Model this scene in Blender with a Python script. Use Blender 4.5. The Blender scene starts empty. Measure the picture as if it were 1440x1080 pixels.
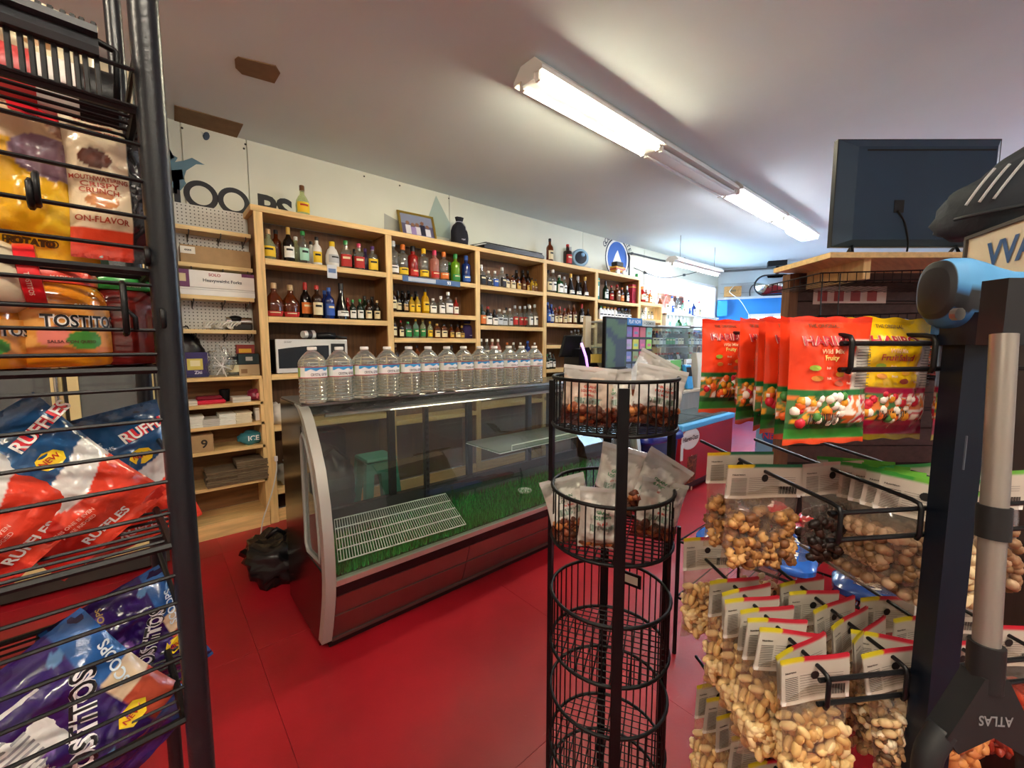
import bpy, bmesh, math, random
from mathutils import Vector, Matrix, noise
random.seed(7)
SC = bpy.context.scene
COL = SC.collection
# ------------------------------------------------------------------ camera
F, CH, VX, VY = 585.0, 1.45, 1395.0, 484.0          # focal length in px of a 1440 frame, eye height, vanishing point of the long wall
PITCH = math.atan((540-VY)/F)
AZ = math.atan((VX-720)/math.hypot(F, 540-VY))
FWD = Vector((math.cos(AZ), math.sin(AZ), 0)); RGT = Vector((math.sin(AZ), -math.cos(AZ), 0)); UPV = Vector((0, 0, 1))
ZC = FWD*math.cos(PITCH)-UPV*math.sin(PITCH); YC = UPV*math.cos(PITCH)+FWD*math.sin(PITCH)
CAM = Vector((0, 0, CH))
cd = bpy.data.cameras.new('camera'); cam = bpy.data.objects.new('camera', cd); COL.objects.link(cam)
cd.sensor_width = 36; cd.lens = F/1440*36; cd.clip_start = .02
m = Matrix((RGT, YC, -ZC)).transposed().to_4x4(); m.translation = CAM; cam.matrix_world = m
SC.camera = cam
def ray(x, y): return ZC+RGT*((x-720)/F)-YC*((y-540)/F)
def pd(x, y, t): return CAM+ray(x, y)*t
def pl(x, y, ax, v):
    d = ray(x, y); return CAM+d*((v-CAM[ax])/d[ax])
def pX(x, y, v): return pl(x, y, 0, v)
def pY(x, y, v): return pl(x, y, 1, v)
def pZ(x, y, v): return pl(x, y, 2, v)
def hit(x, y, p, n):
    d = ray(x, y); return CAM+d*((Vector(p)-CAM).dot(n)/d.dot(n))
def depth(p): return (Vector(p)-CAM).dot(ZC)
# ------------------------------------------------------------------ world, exposure
wd = bpy.data.worlds.new('sky'); SC.world = wd; wd.use_nodes = True
bg = wd.node_tree.nodes['Background']; bg.inputs[0].default_value = (.62, .80, 1, 1); bg.inputs[1].default_value = 8.5
vs = SC.view_settings; vs.view_transform = 'Standard'; vs.look = 'None'; vs.gamma = 1; vs.use_curve_mapping = False
vs.exposure = 1.1
TUBE_E = 48.0
# ------------------------------------------------------------------ materials
MATS = {}
def L(c):
    if isinstance(c, str):
        c = [int(c[i:i+2], 16)/255 for i in (0, 2, 4)]
        c = [x/12.92 if x <= .04045 else ((x+.055)/1.055)**2.4 for x in c]
    return (c[0], c[1], c[2], 1)
def mat(col='808080', rough=.5, metal=0, trans=0, emit=0, attr=False, bump=0, bscale=60, spec=.5, ior=1.45, alpha=1, coat=0, var=0, vscale=8, stretch=None, sss=0):
    key = (str(col), rough, metal, trans, emit, attr, bump, bscale, spec, ior, alpha, coat, var, vscale, stretch)
    if key in MATS: return MATS[key]
    M = bpy.data.materials.new('mat_%03d' % len(MATS)); M.use_nodes = True
    nt = M.node_tree; b = nt.nodes['Principled BSDF']; I = b.inputs
    I['Base Color'].default_value = L(col); I['Roughness'].default_value = rough; I['Metallic'].default_value = metal
    I['Transmission Weight'].default_value = trans; I['IOR'].default_value = ior; I['Alpha'].default_value = alpha
    I['Specular IOR Level'].default_value = spec; I['Coat Weight'].default_value = coat
    if emit: I['Emission Color'].default_value = L(col); I['Emission Strength'].default_value = emit
    src = None
    if attr:
        a = nt.nodes.new('ShaderNodeAttribute'); a.attribute_name = 'Col'; src = a.outputs['Color']
        nt.links.new(src, I['Base Color'])
    if var or bump:
        tc = nt.nodes.new('ShaderNodeTexCoord'); mp = nt.nodes.new('ShaderNodeMapping')
        if stretch: mp.inputs['Scale'].default_value = stretch
        nt.links.new(tc.outputs['Object'], mp.inputs[0])
    if var:
        n = nt.nodes.new('ShaderNodeTexNoise'); n.inputs['Scale'].default_value = vscale; n.inputs['Detail'].default_value = 6
        nt.links.new(mp.outputs[0], n.inputs['Vector'])
        r = nt.nodes.new('ShaderNodeMapRange'); r.inputs[1].default_value = .3; r.inputs[2].default_value = .7
        r.inputs[3].default_value = 1-var; r.inputs[4].default_value = 1+var; nt.links.new(n.outputs['Fac'], r.inputs[0])
        x = nt.nodes.new('ShaderNodeMix'); x.data_type = 'RGBA'; x.blend_type = 'MULTIPLY'; x.inputs[0].default_value = 1
        if src: nt.links.new(src, x.inputs[6])
        else: x.inputs[6].default_value = L(col)
        nt.links.new(r.outputs[0], x.inputs[7]); nt.links.new(x.outputs[2], I['Base Color'])
    if bump:
        n2 = nt.nodes.new('ShaderNodeTexNoise'); n2.inputs['Scale'].default_value = bscale; n2.inputs['Detail'].default_value = 4
        nt.links.new(mp.outputs[0], n2.inputs['Vector'])
        bp = nt.nodes.new('ShaderNodeBump'); bp.inputs['Strength'].default_value = bump; bp.inputs['Distance'].default_value = .01
        nt.links.new(n2.outputs['Fac'], bp.inputs['Height']); nt.links.new(bp.outputs[0], I['Normal'])
    MATS[key] = M; return M
def film(tint='ffffff', opac=.12, rough=.08, ior=1.45):
    """thin clear sheet: see-through with a fresnel reflection"""
    key = ('film', tint, opac, rough, ior)
    if key in MATS: return MATS[key]
    M = bpy.data.materials.new('film_%03d' % len(MATS)); M.use_nodes = True; nt = M.node_tree
    nt.nodes.clear(); o = nt.nodes.new('ShaderNodeOutputMaterial')
    t = nt.nodes.new('ShaderNodeBsdfTransparent'); t.inputs[0].default_value = L(tint)
    g = nt.nodes.new('ShaderNodeBsdfGlossy'); g.inputs['Roughness'].default_value = rough; g.inputs[0].default_value = (1, 1, 1, 1)
    lw = nt.nodes.new('ShaderNodeLayerWeight'); lw.inputs[0].default_value = .5
    pw_ = nt.nodes.new('ShaderNodeMath'); pw_.operation = 'POWER'; pw_.inputs[1].default_value = 4; nt.links.new(lw.outputs['Facing'], pw_.inputs[0])
    r0 = ((ior-1)/(ior+1))**2
    fr = nt.nodes.new('ShaderNodeMath'); fr.operation = 'MULTIPLY_ADD'; fr.inputs[1].default_value = 1-r0; fr.inputs[2].default_value = r0; nt.links.new(pw_.outputs[0], fr.inputs[0])
    d = nt.nodes.new('ShaderNodeBsdfDiffuse'); d.inputs[0].default_value = L(tint)
    m1 = nt.nodes.new('ShaderNodeMixShader'); m1.inputs[0].default_value = opac
    nt.links.new(t.outputs[0], m1.inputs[1]); nt.links.new(d.outputs[0], m1.inputs[2])
    m2 = nt.nodes.new('ShaderNodeMixShader'); nt.links.new(fr.outputs[0], m2.inputs[0])
    nt.links.new(m1.outputs[0], m2.inputs[1]); nt.links.new(g.outputs[0], m2.inputs[2]); nt.links.new(m2.outputs[0], o.inputs[0])
    MATS[key] = M; return M
def wood(col, rough=.5, axis=0, var=.28):
    s = [14, 14, 14]; s[axis] = 1.2
    return mat(col, rough, var=var, vscale=3.2, stretch=tuple(s), bump=.05, bscale=6)
# ------------------------------------------------------------------ mesh building
class B:
    def __init__(s): s.v = []; s.f = []; s.c = []
    def add(s, v, f, col=None):
        o = len(s.v); s.v += [tuple(p) for p in v]; s.f += [[i+o for i in q] for q in f]
        s.c += [L(col) if col is not None and not callable(col) else (L(col(p)) if col else (1, 1, 1, 1)) for p in v] if col is not None else [(1, 1, 1, 1)]*len(v)
        return s
    def box(s, a, b, col=None, bev=0):
        x0, y0, z0 = a; x1, y1, z1 = b
        if bev:
            e = bev; pts = []
            # octagonal-edged box: each corner becomes three points
            idx = {}; fs = []
            for ix in (0, 1):
                for iy in (0, 1):
                    for iz in (0, 1):
                        for k in range(3):
                            p = [(x0, x1)[ix], (y0, y1)[iy], (z0, z1)[iz]]
                            for j, (q, lo, hi) in enumerate(((ix, x0, x1), (iy, y0, y1), (iz, z0, z1))):
                                if j != k: p[j] = lo+e if q == 0 else hi-e
                            idx[(ix, iy, iz, k)] = len(pts); pts.append(p)
            for k in range(3):
                a1, a2 = [(1, 2), (0, 2), (0, 1)][k]
                for q in (0, 1):
                    loop = []
                    for (u, w) in ((0, 0), (1, 0), (1, 1), (0, 1)):
                        t = [0, 0, 0]; t[k] = q; t[a1] = u; t[a2] = w; loop.append(idx[(*t, k)])
                    fs.append(loop if (q == 1) == (k != 1) else loop[::-1])
            for k in range(3):   # edges along axis k
                a1, a2 = [(1, 2), (0, 2), (0, 1)][k]
                for u in (0, 1):
                    for w in (0, 1):
                        t0 = [0, 0, 0]; t0[a1] = u; t0[a2] = w; t1 = list(t0); t1[k] = 1
                        l = [idx[(*t0, a1)], idx[(*t1, a1)], idx[(*t1, a2)], idx[(*t0, a2)]]
                        fs.append(l)
            for ix in (0, 1):
                for iy in (0, 1):
                    for iz in (0, 1): fs.append([idx[(ix, iy, iz, k)] for k in range(3)])
            return s.add(pts, fs, col)
        v = [(x0, y0, z0), (x1, y0, z0), (x1, y1, z0), (x0, y1, z0), (x0, y0, z1), (x1, y0, z1), (x1, y1, z1), (x0, y1, z1)]
        return s.add(v, [[3, 2, 1, 0], [4, 5, 6, 7], [0, 1, 5, 4], [1, 2, 6, 5], [2, 3, 7, 6], [3, 0, 4, 7]], col)
    def lathe(s, prof, n=16, c=(0, 0, 0), sq=0, col=None, cap=True):
        v = []; f = []
        for r, z in prof:
            for i in range(n):
                a = 2*math.pi*(i+.5)/n; k = 1
                if sq: k = 1/(abs(math.cos(a))**sq+abs(math.sin(a))**sq)**(1/sq)
                v.append((c[0]+r*k*math.cos(a), c[1]+r*k*math.sin(a), c[2]+z))
        for j in range(len(prof)-1):
            for i in range(n):
                k = (i+1) % n; f.append([j*n+i, j*n+k, (j+1)*n+k, (j+1)*n+i])
        if cap: f.append(list(range(n))[::-1]); f.append([(len(prof)-1)*n+i for i in range(n)])
        return s.add(v, f, col)
    def tube(s, pts, r, n=6, closed=False, col=None):
        pts = [Vector(p) for p in pts]; N = len(pts); v = []; f = []
        prev = None
        for i, p in enumerate(pts):
            if closed: t = pts[(i+1) % N]-pts[i-1]
            else: t = pts[min(i+1, N-1)]-pts[max(i-1, 0)]
            t.normalize()
            if prev is None:
                a = Vector((0, 0, 1)) if abs(t.z) < .9 else Vector((1, 0, 0)); u = t.cross(a).normalized()
            else: u = (prev-t*prev.dot(t)).normalized()
            prev = u; w = t.cross(u)
            for k in range(n):
                a = 2*math.pi*k/n; v.append(p+(u*math.cos(a)+w*math.sin(a))*r)
        for i in range(N if closed else N-1):
            j = (i+1) % N
            for k in range(n):
                q = (k+1) % n; f.append([i*n+k, i*n+q, j*n+q, j*n+k])
        if not closed: f.append(list(range(n))[::-1]); f.append([(N-1)*n+k for k in range(n)])
        return s.add(v, f, col)
    def cyl(s, p0, p1, r, n=10, col=None): return s.tube([p0, p1], r, n, col=col)
    def grid(s, fn, nu, nv, cf=None, flip=False, wrap=False):
        v = []; c = []; f = []
        for j in range(nv+1):
            for i in range(nu+1):
                u = i/nu; w = j/nv; v.append(fn(u, w)); c.append(L(cf(u, w)) if cf else (1, 1, 1, 1))
        for j in range(nv):
            for i in range(nu):
                a = j*(nu+1)+i; q = [a, a+1, a+nu+2, a+nu+1]; f.append(q[::-1] if flip else q)
        o = len(s.v); s.v += [tuple(p) for p in v]; s.f += [[i+o for i in q] for q in f]; s.c += c
        return s
    def prism(s, poly, fn0, fn1, col=None):
        n = len(poly); v = [fn0(*p) for p in poly]+[fn1(*p) for p in poly]
        return s.add(v, [list(range(n))[::-1], [n+i for i in range(n)]]+[[i, (i+1) % n, n+(i+1) % n, n+i] for i in range(n)], col)
    def data(s, name, smooth=False, fix=True):
        me = bpy.data.meshes.new(name); me.from_pydata(s.v, [], s.f)
        a = me.color_attributes.new('Col', 'FLOAT_COLOR', 'POINT'); a.data.foreach_set('color', [x for c in s.c for x in c])
        if fix:
            bm = bmesh.new(); bm.from_mesh(me); bmesh.ops.recalc_face_normals(bm, faces=bm.faces); bm.to_mesh(me); bm.free()
        if smooth:
            me.polygons.foreach_set('use_smooth', [True]*len(me.polygons))
            if smooth != 1: me.set_sharp_from_angle(angle=math.radians(smooth))
        me.update(); return me
def link(name, me, M=None, parent=None, mw=None):
    o = bpy.data.objects.new(name, me); COL.objects.link(o)
    if M is not None:
        if not me.materials: me.materials.append(M)
        elif me.materials[0] != M: o.material_slots[0].link = 'OBJECT'; o.material_slots[0].material = M
    if parent is not None: o.parent = parent
    if mw is not None: o.matrix_basis = mw
    return o
def tag(o, label=None, cat=None, group=None, kind=None):
    if label: o['label'] = label
    if cat: o['category'] = cat
    if group: o['group'] = group
    if kind: o['kind'] = kind
    return o
def thing(name, loc, label, cat, group=None, rz=0, mw=None):
    o = bpy.data.objects.new(name, None); COL.objects.link(o); o.empty_display_size = .05
    o.location = loc; o.rotation_euler = (0, 0, rz)
    if mw is not None: o.matrix_basis = mw
    return tag(o, label, cat, group)
def part(name, b, M, parent=None, smooth=False, fix=True, label=None):
    """b in world coordinates, also when the parent empty stands elsewhere"""
    o = link(name, b.data(name, smooth, fix), M)
    if parent is not None:
        o.parent = parent; bpy.context.view_layer.update() if False else None
        mb = parent.matrix_basis.copy()
        if parent.parent is not None: mb = parent.parent.matrix_basis @ parent.matrix_parent_inverse @ mb
        o.matrix_parent_inverse = mb.inverted()
    if label: o['label'] = label
    return o
def lpart(name, b, M, parent, smooth=False, fix=True, label=None):
    """b in the parent's own coordinates"""
    o = link(name, b.data(name, smooth, fix) if isinstance(b, B) else b, M, parent)
    if label: o['label'] = label
    return o
def struct(name, b, M, smooth=False, label=None):
    o = link(name, b.data(name, smooth), M); o['kind'] = 'structure'
    if label: o['label'] = label
    return o
def copy_tree(o, mw, label=None, group=None, parent=None):
    c = o.copy(); COL.objects.link(c); c.parent = parent
    if parent is None: c.matrix_basis = mw
    if label: c['label'] = label
    if group: c['group'] = group
    for ch in list(o.children): copy_tree(ch, None, parent=c)
    return c
FONTC = {}
def text_geo(txt, bold=0.0, spacing=1.0):
    """triangles of flat lettering, normalised to height 1 starting at x=0; returns verts, faces, width"""
    k = (txt, bold, spacing)
    if k in FONTC: return FONTC[k]
    cu = bpy.data.curves.new('lettering', 'FONT'); cu.body = txt; cu.size = 1; cu.offset = bold; cu.space_character = spacing; cu.resolution_u = 3
    ob = bpy.data.objects.new('lettering', cu); COL.objects.link(ob)
    dg = bpy.context.evaluated_depsgraph_get(); me = bpy.data.meshes.new_from_object(ob.evaluated_get(dg))
    v = [tuple(p.co) for p in me.vertices]; f = [list(p.vertices) for p in me.polygons]
    bpy.data.objects.remove(ob); bpy.data.curves.remove(cu); bpy.data.meshes.remove(me)
    x0 = min(p[0] for p in v); x1 = max(p[0] for p in v); y0 = min(p[1] for p in v); y1 = max(p[1] for p in v)
    h = y1-y0; v = [((p[0]-x0)/h, (p[1]-y0)/h) for p in v]
    FONTC[k] = (v, f, (x1-x0)/h); return FONTC[k]
def lettering(b, txt, fn, cx, cy, h, w=None, bold=.02, ang=0, col='000000', arch=0, shear=0):
    """adds lettering mapped through fn(x, y); centred at cx, cy, height h; w squeezes to a width"""
    v, f, wd_ = text_geo(txt, bold); s = h if w is None else w/wd_
    ca, sa = math.cos(ang), math.sin(ang); P = []
    for x, y in v:
        X = (x-wd_/2)*s+shear*(y-.5)*h; Y = (y-.5)*h-arch*X*X
        P.append(fn(cx+X*ca-Y*sa, cy+X*sa+Y*ca))
    return b.add(P, f, col)
def blob(b, fn, pts, col='000000'):
    """flat polygon mark mapped through fn"""
    return b.add([fn(*p) for p in pts], [list(range(len(pts)))], col)
def disc(cx, cy, rx, ry=None, n=20):
    ry = ry or rx; return [(cx+rx*math.cos(2*math.pi*i/n), cy+ry*math.sin(2*math.pi*i/n)) for i in range(n)]
PAINT = lambda rough=.4, coat=0: mat('ffffff', rough, attr=True, coat=coat)
BLK = mat('0b0c0e', .45, spec=.3); BLKM = mat('101114', .35, spec=.35); CHROME = mat('c8c8c4', .25, metal=1); STEEL = mat('9a9a96', .32, metal=1)
OAK = lambda ax=0: wood('e2bd80', .5, ax, .2); PINE = lambda ax=0: wood('e6c88e', .55, ax, .15); PLY = lambda ax=2: wood('8a6038', .6, ax)
WHITE = mat('eeeeea', .5); CARD = mat('a98a62', .85, var=.08, vscale=20)
# ------------------------------------------------------------------ the room
S, W, ZCEIL = 3.74, 4.05, 3.085         # shelf fronts, long wall, ceiling
XN = -3.4                                # wall behind the rack on the left
YB = -2.6                                # wall behind the camera's right
CORN = pY(1011, 377, W); XC = CORN.x     # far corner of the long wall
FD = Vector((math.sin(math.radians(24)), -math.cos(math.radians(24)), 0))  # direction of the far wall, leaving the corner
FN = Vector((-FD.y, FD.x, 0))            # pointing out of the room (+x side)
def fw(s, z, off=0): p = Vector((XC, W, 0))+FD*s+FN*off; return Vector((p.x, p.y, z))
def pF(x, y, off=0):
    p = hit(x, y, fw(0, 0, off), FN); return (p-fw(0, 0, off)).dot(FD), p.z
SEND = (W-YB)/math.cos(math.radians(24))
# floor: red painted boards with scuffs
def floor_mat():
    M = bpy.data.materials.new('red_floor_paint'); M.use_nodes = True; nt = M.node_tree; N = nt.nodes.new; K = nt.links.new
    b = nt.nodes['Principled BSDF']; tc = N('ShaderNodeTexCoord')
    n1 = N('ShaderNodeTexNoise'); n1.inputs['Scale'].default_value = 1.6; n1.inputs['Detail'].default_value = 8; K(tc.outputs['Object'], n1.inputs['Vector'])
    r1 = N('ShaderNodeValToRGB'); e = r1.color_ramp.elements; e[0].color = L('861019'); e[0].position = .35; e[1].color = L('a91523'); e[1].position = .68
    K(n1.outputs['Fac'], r1.inputs[0])
    n2 = N('ShaderNodeTexNoise'); n2.inputs['Scale'].default_value = 55; n2.inputs['Detail'].default_value = 5; n2.inputs['Roughness'].default_value = .7; K(tc.outputs['Object'], n2.inputs['Vector'])
    r2 = N('ShaderNodeValToRGB'); e = r2.color_ramp.elements; e[0].position = .70; e[0].color = (0, 0, 0, 1); e[1].position = .76; e[1].color = (1, 1, 1, 1); K(n2.outputs['Fac'], r2.inputs[0])
    mp = N('ShaderNodeMapping'); mp.inputs['Scale'].default_value = (6, 60, 1); mp.inputs['Rotation'].default_value = (0, 0, .6); K(tc.outputs['Object'], mp.inputs[0])
    n3 = N('ShaderNodeTexNoise'); n3.inputs['Scale'].default_value = 1; n3.inputs['Detail'].default_value = 6; K(mp.outputs[0], n3.inputs['Vector'])
    r3 = N('ShaderNodeValToRGB'); e = r3.color_ramp.elements; e[0].position = .70; e[0].color = (0, 0, 0, 1); e[1].position = .80; e[1].color = (.6, .6, .6, 1); K(n3.outputs['Fac'], r3.inputs[0])
    ad = N('ShaderNodeMath'); ad.operation = 'MAXIMUM'; K(r2.outputs[0], ad.inputs[0]); K(r3.outputs[0], ad.inputs[1])
    mu = N('ShaderNodeMath'); mu.operation = 'MULTIPLY'; mu.inputs[1].default_value = .45; K(ad.outputs[0], mu.inputs[0])
    mx = N('ShaderNodeMix'); mx.data_type = 'RGBA'; K(mu.outputs[0], mx.inputs[0]); K(r1.outputs[0], mx.inputs[6]); mx.inputs[7].default_value = L('c98a86')
    K(mx.outputs[2], b.inputs['Base Color'])
    rr = N('ShaderNodeMapRange'); rr.inputs[3].default_value = .3; rr.inputs[4].default_value = .52; K(n1.outputs['Fac'], rr.inputs[0]); K(rr.outputs[0], b.inputs['Roughness'])
    bp = N('ShaderNodeBump'); bp.inputs['Strength'].default_value = .12; bp.inputs['Distance'].default_value = .005; K(n2.outputs['Fac'], bp.inputs['Height']); K(bp.outputs[0], b.inputs['Normal'])
    return M
FLM = floor_mat()
xe = fw(SEND, 0).x
b = B(); b.box((XN, YB, -.06), (xe+.3, W+.02, -.006)); fl = struct('floor', b, mat('5a1018', .7))
# floor panels (large plywood sheets with fine joints)
k = 0
for i in range(-3, 13):
    for j in range(-3, 4):
        x0, x1 = i*1.22+.3, (i+1)*1.22+.3; y0, y1 = j*1.22-.25, (j+1)*1.22-.25
        x0 = max(x0, XN); y0 = max(y0, YB); y1 = min(y1, W); x1 = min(x1, xe+.3)
        if x1-x0 < .05 or y1-y0 < .05: continue
        b = B(); b.box((x0+.0005, y0+.0005, -.006), (x1-.0005, y1-.0005, random.uniform(-.0004, 0)), bev=.0005)
        part('floor_panel', b, FLM, fl)
# ceiling
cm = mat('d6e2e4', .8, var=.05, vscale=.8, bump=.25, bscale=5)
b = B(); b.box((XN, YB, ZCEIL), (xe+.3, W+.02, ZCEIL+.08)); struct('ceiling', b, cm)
# long wall (left in the photo) made of white painted panels, window at its far end
wx0, wx1, wz0, wz1 = 6.55, XC-.12, 1.75, 2.71
wm = mat('d6d7c6', .6, var=.04, vscale=2)
b = B(); b.box((XN, W+.02, 0), (wx0, W+.14, ZCEIL)); b.box((wx0, W+.02, 0), (wx1, W+.14, wz0)); b.box((wx0, W+.02, wz1), (wx1, W+.14, ZCEIL)); b.box((wx1, W+.02, 0), (XC+.1, W+.14, ZCEIL))
wl = struct('wall_left', b, wm)
edges = [XN, -2.2, -1.0, .03, .33, .83, 2.38, 3.94, 5.3, wx0]
edges = [XN, -1.8, -.6, pY(255, 200, W).x, pY(348, 230, W).x, pY(632, 300, W).x, 4.9, wx0]
for x0, x1 in zip(edges, edges[1:]):
    b = B(); b.box((x0+.003, W, 0), (x1-.003, W+.02, ZCEIL), bev=.002); part('wall_panel', b, wm, wl)
for x0, x1, z0, z1 in ((wx0+.003, wx1, wz1, ZCEIL), (wx0+.003, wx1, 0, wz0), (wx1, XC, 0, ZCEIL)):
    b = B(); b.box((x0, W, z0), (x1, W+.02, z1)); part('wall_panel', b, wm, wl)
scr = B()
for x, y in ((256, 180), (345, 200), (343, 208), (352, 290), (512, 247), (562, 260), (630, 280), (634, 300), (255, 186)):
    p = pY(x, y, W-.001); scr.lathe([(0, 0), (.008, 0)], 8, (0, 0, 0)); 
scr = B()
for x, y in ((256, 180), (345, 203), (343, 209), (353, 288), (512, 248), (562, 261), (631, 279)):
    p = pY(x, y, W); scr.cyl((p.x, W+.001, p.z), (p.x, W-.003, p.z), .008, 8)
part('screw_heads', scr, mat('3a3a36', .5, metal=.6), wl)
# painted mural lettering on the wall
wfn = lambda x, z: (x, W-.002, z)
mu = B(); ink = '2c2d31'
pa, pb_ = pY(240, 268, W), pY(404, 297, W)
# H O O P S
def ring(cx, cz, r, t):
    n = 32; o = [(cx+r*math.cos(2*math.pi*i/n), cz+r*math.sin(2*math.pi*i/n)) for i in range(n)]; q = [(cx+(r-t)*math.cos(2*math.pi*i/n), cz+(r-t)*math.sin(2*math.pi*i/n)) for i in range(n)]
    mu.add([wfn(*p) for p in o+q], [[i, (i+1) % n, n+(i+1) % n, n+i] for i in range(n)], ink)
o1, o2 = pY(283, 275, W), pY(329, 283, W); R = .108
ring(o1.x, o1.z, R, .038); ring(o2.x, o2.z-.005, R, .038)
hx = pY(249, 268, W)
for q in ((-.16, -.122), (-.02, .018)): blob(mu, wfn, [(hx.x+q[0], hx.z-.12), (hx.x+q[1], hx.z-.12), (hx.x+q[1], hx.z+.11), (hx.x+q[0], hx.z+.11)], ink)
blob(mu, wfn, [(hx.x-.13, hx.z-.025), (hx.x, hx.z-.025), (hx.x, hx.z+.015), (hx.x-.13, hx.z+.015)], ink)
pp = pY(356, 286, W); lettering(mu, 'PS', wfn, pp.x+.165, o2.z-.005, .215, bold=.035, col=ink)
part('wall_lettering', mu, PAINT(.6), wl, fix=False)
# mural: blue player figure, ball, pale mountain, round state emblem
mu = B()
def pw(x, y): p = pY(x, y, W); return (p.x, p.z)
blob(mu, wfn, [pw(*q) for q in ((236, 205), (243, 218), (250, 222), (246, 228), (258, 226), (270, 222), (288, 232), (276, 231), (262, 240), (258, 252), (262, 258), (254, 268), (236, 262))], '5f8090')
blob(mu, wfn, [pw(*q) for q in ((236, 208), (240, 212), (245, 222), (236, 226))], '2b4456')
blob(mu, wfn, [pw(*q) for q in ((236, 240), (256, 238), (258, 252), (236, 256))], 'c9cec9')
blob(mu, wfn, [pw(290+5*math.cos(a*.5), 191.5+6*math.sin(a*.5)) for a in range(12)], '3d4c5e')
for kk in range(4): blob(mu, wfn, [pw(281+kk, 184+kk*2.5), pw(287, 188+kk*2), pw(287, 189.5+kk*2)], '8a9498')
blob(mu, wfn, [pw(594, 328), pw(613, 275), pw(633, 315), pw(633, 336)], '9fb0a6')
blob(mu, wfn, [pw(540, 300), pw(570, 316), pw(570, 326), pw(540, 322)], 'a2a49e')
part('wall_mural', mu, PAINT(.7), wl, fix=False)
mu = B(); c = pY(868, 364, W); r = .30
wf2 = lambda x, z: (x, W-.002, z); wf3 = lambda x, z: (x, W-.003, z); wf4 = lambda x, z: (x, W-.004, z)
blob(mu, wf2, disc(c.x, c.z, r*1.08, r*1.08, 32), '39404a'); blob(mu, wf3, disc(c.x, c.z, r, r, 32), 'e6e8e2'); blob(mu, wf4, disc(c.x, c.z, r*.88, r*.88, 32), '3c68b4')
wf5 = lambda x, z: (x, W-.005, z)
blob(mu, wf5, [(c.x-r*.6, c.z-r*.6), (c.x-r*.2, c.z+r*.2), (c.x, c.z+r*.45), (c.x+r*.25, c.z+r*.05), (c.x+r*.62, c.z-r*.55)], 'dfe3da')
blob(mu, wf5, [(c.x-r*.75, c.z-r*.45), (c.x+r*.75, c.z-r*.45), (c.x+r*.5, c.z-r*.72), (c.x-r*.5, c.z-r*.72)], 'c9b050')
for i, ch in enumerate('GOLDEN STATE'):
    if ch == ' ': continue
    a = math.radians(152-i*11.2); lettering(mu, ch, wf2, c.x+r*1.28*math.cos(a), c.z+r*1.28*math.sin(a), .085, ang=a-math.pi/2, col='39404a')
part('wall_emblem', mu, PAINT(.6), wl, fix=False, label='round blue golden state emblem painted on the wall')
# window in the long wall: white frame and blinds-like header
wn = B(); wn.box((wx0, W-.02, wz0), (wx0+.06, W+.1, wz1)); wn.box((wx1-.06, W-.02, wz0), (wx1, W+.1, wz1)); wn.box((wx0, W-.02, wz1-.05), (wx1, W+.1, wz1)); wn.box((wx0, W-.06, wz0-.05), (wx1, W+.1, wz0)); mid = (wx0+wx1)/2; wn.box((mid-.03, W+.03, wz0), (mid+.03, W+.08, wz1))
w1 = struct('window_1', wn, WHITE)
for x0, x1 in ((wx0+.06, mid-.03), (mid+.03, wx1-.06)):
    b = B(); b.box((x0, W+.05, wz0), (x1, W+.056, wz1-.05)); part('pane', b, film('f4fbff', .05, .02), w1)
# far wall
s0, s1 = .05, SEND+.05
fa, fz = pF(1040, 478); ws0, wz_t = pF(1052, 442); ws1, _ = pF(1136, 441); wbz = pF(1052, 500)[1]
def fbox(b, s0, s1, z0, z1, o0, o1, col=None):
    P = [fw(s0, z0, o0), fw(s1, z0, o0), fw(s1, z0, o1), fw(s0, z0, o1), fw(s0, z1, o0), fw(s1, z1, o0), fw(s1, z1, o1), fw(s0, z1, o1)]
    return b.add(P, [[3, 2, 1, 0], [4, 5, 6, 7], [0, 1, 5, 4], [1, 2, 6, 5], [2, 3, 7, 6], [3, 0, 4, 7]], col)
wa, wb = ws0, ws1; wz_b = wz_t-.72
bz = pF(1040, 421)[1]                    # top of the blue paint
b = B()
for q in ((-.3, SEND+.2, wz_t, ZCEIL), (-.3, SEND+.2, 0, wz_b), (-.3, wa, wz_b, wz_t), (wb, SEND+.2, wz_b, wz_t)): fbox(b, *q, 0, .14)
wf_ = struct('wall_far', b, mat('c9d2d4', .6, var=.05, vscale=2))
blue = mat('2f8fe0', .5, var=.04, vscale=3)
for q in ((0, wb+.25, wz_t, bz), (0, wa, 0, wz_t), (wa, wb, 0, wz_b), (wb, wb+.25, 0, wz_t)):
    b = B(); fbox(b, *q, -.02, 0); part('painted_panel', b, blue, wf_)
b = B(); fbox(b, 0, wb+.3, bz, bz+.05, -.06, 0); part('ledge', b, mat('dfe3e3', .5), wf_)
b = B(); fbox(b, -.0, pF(1022, 440)[0], bz-.03, bz-.36, -.16, -.02); part('boxed_pier', b, blue, wf_)
for z in (2.55, 2.75): 
    b = B(); fbox(b, .05, wb+1.2, z, z+.012, -.012, 0); part('siding_edge', b, mat('aeb6b8', .6), wf_)
b = B()
for q in ((wa, wa+.06, wz_b, wz_t), (wb-.06, wb, wz_b, wz_t), (wa, wb, wz_t-.06, wz_t), (wa, wb, wz_b, wz_b+.05), (wa+.42, wa+.47, wz_b, wz_t)): fbox(b, *q, -.05, .06)
w2 = struct('window_2', b, WHITE)
for x0, x1 in ((wa+.06, wa+.42), (wa+.47, wb-.06)):
    b = B(); fbox(b, x0, x1, wz_b+.05, wz_t-.06, .02, .026); part('pane', b, film('f4fbff', .05, .02), w2)
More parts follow.
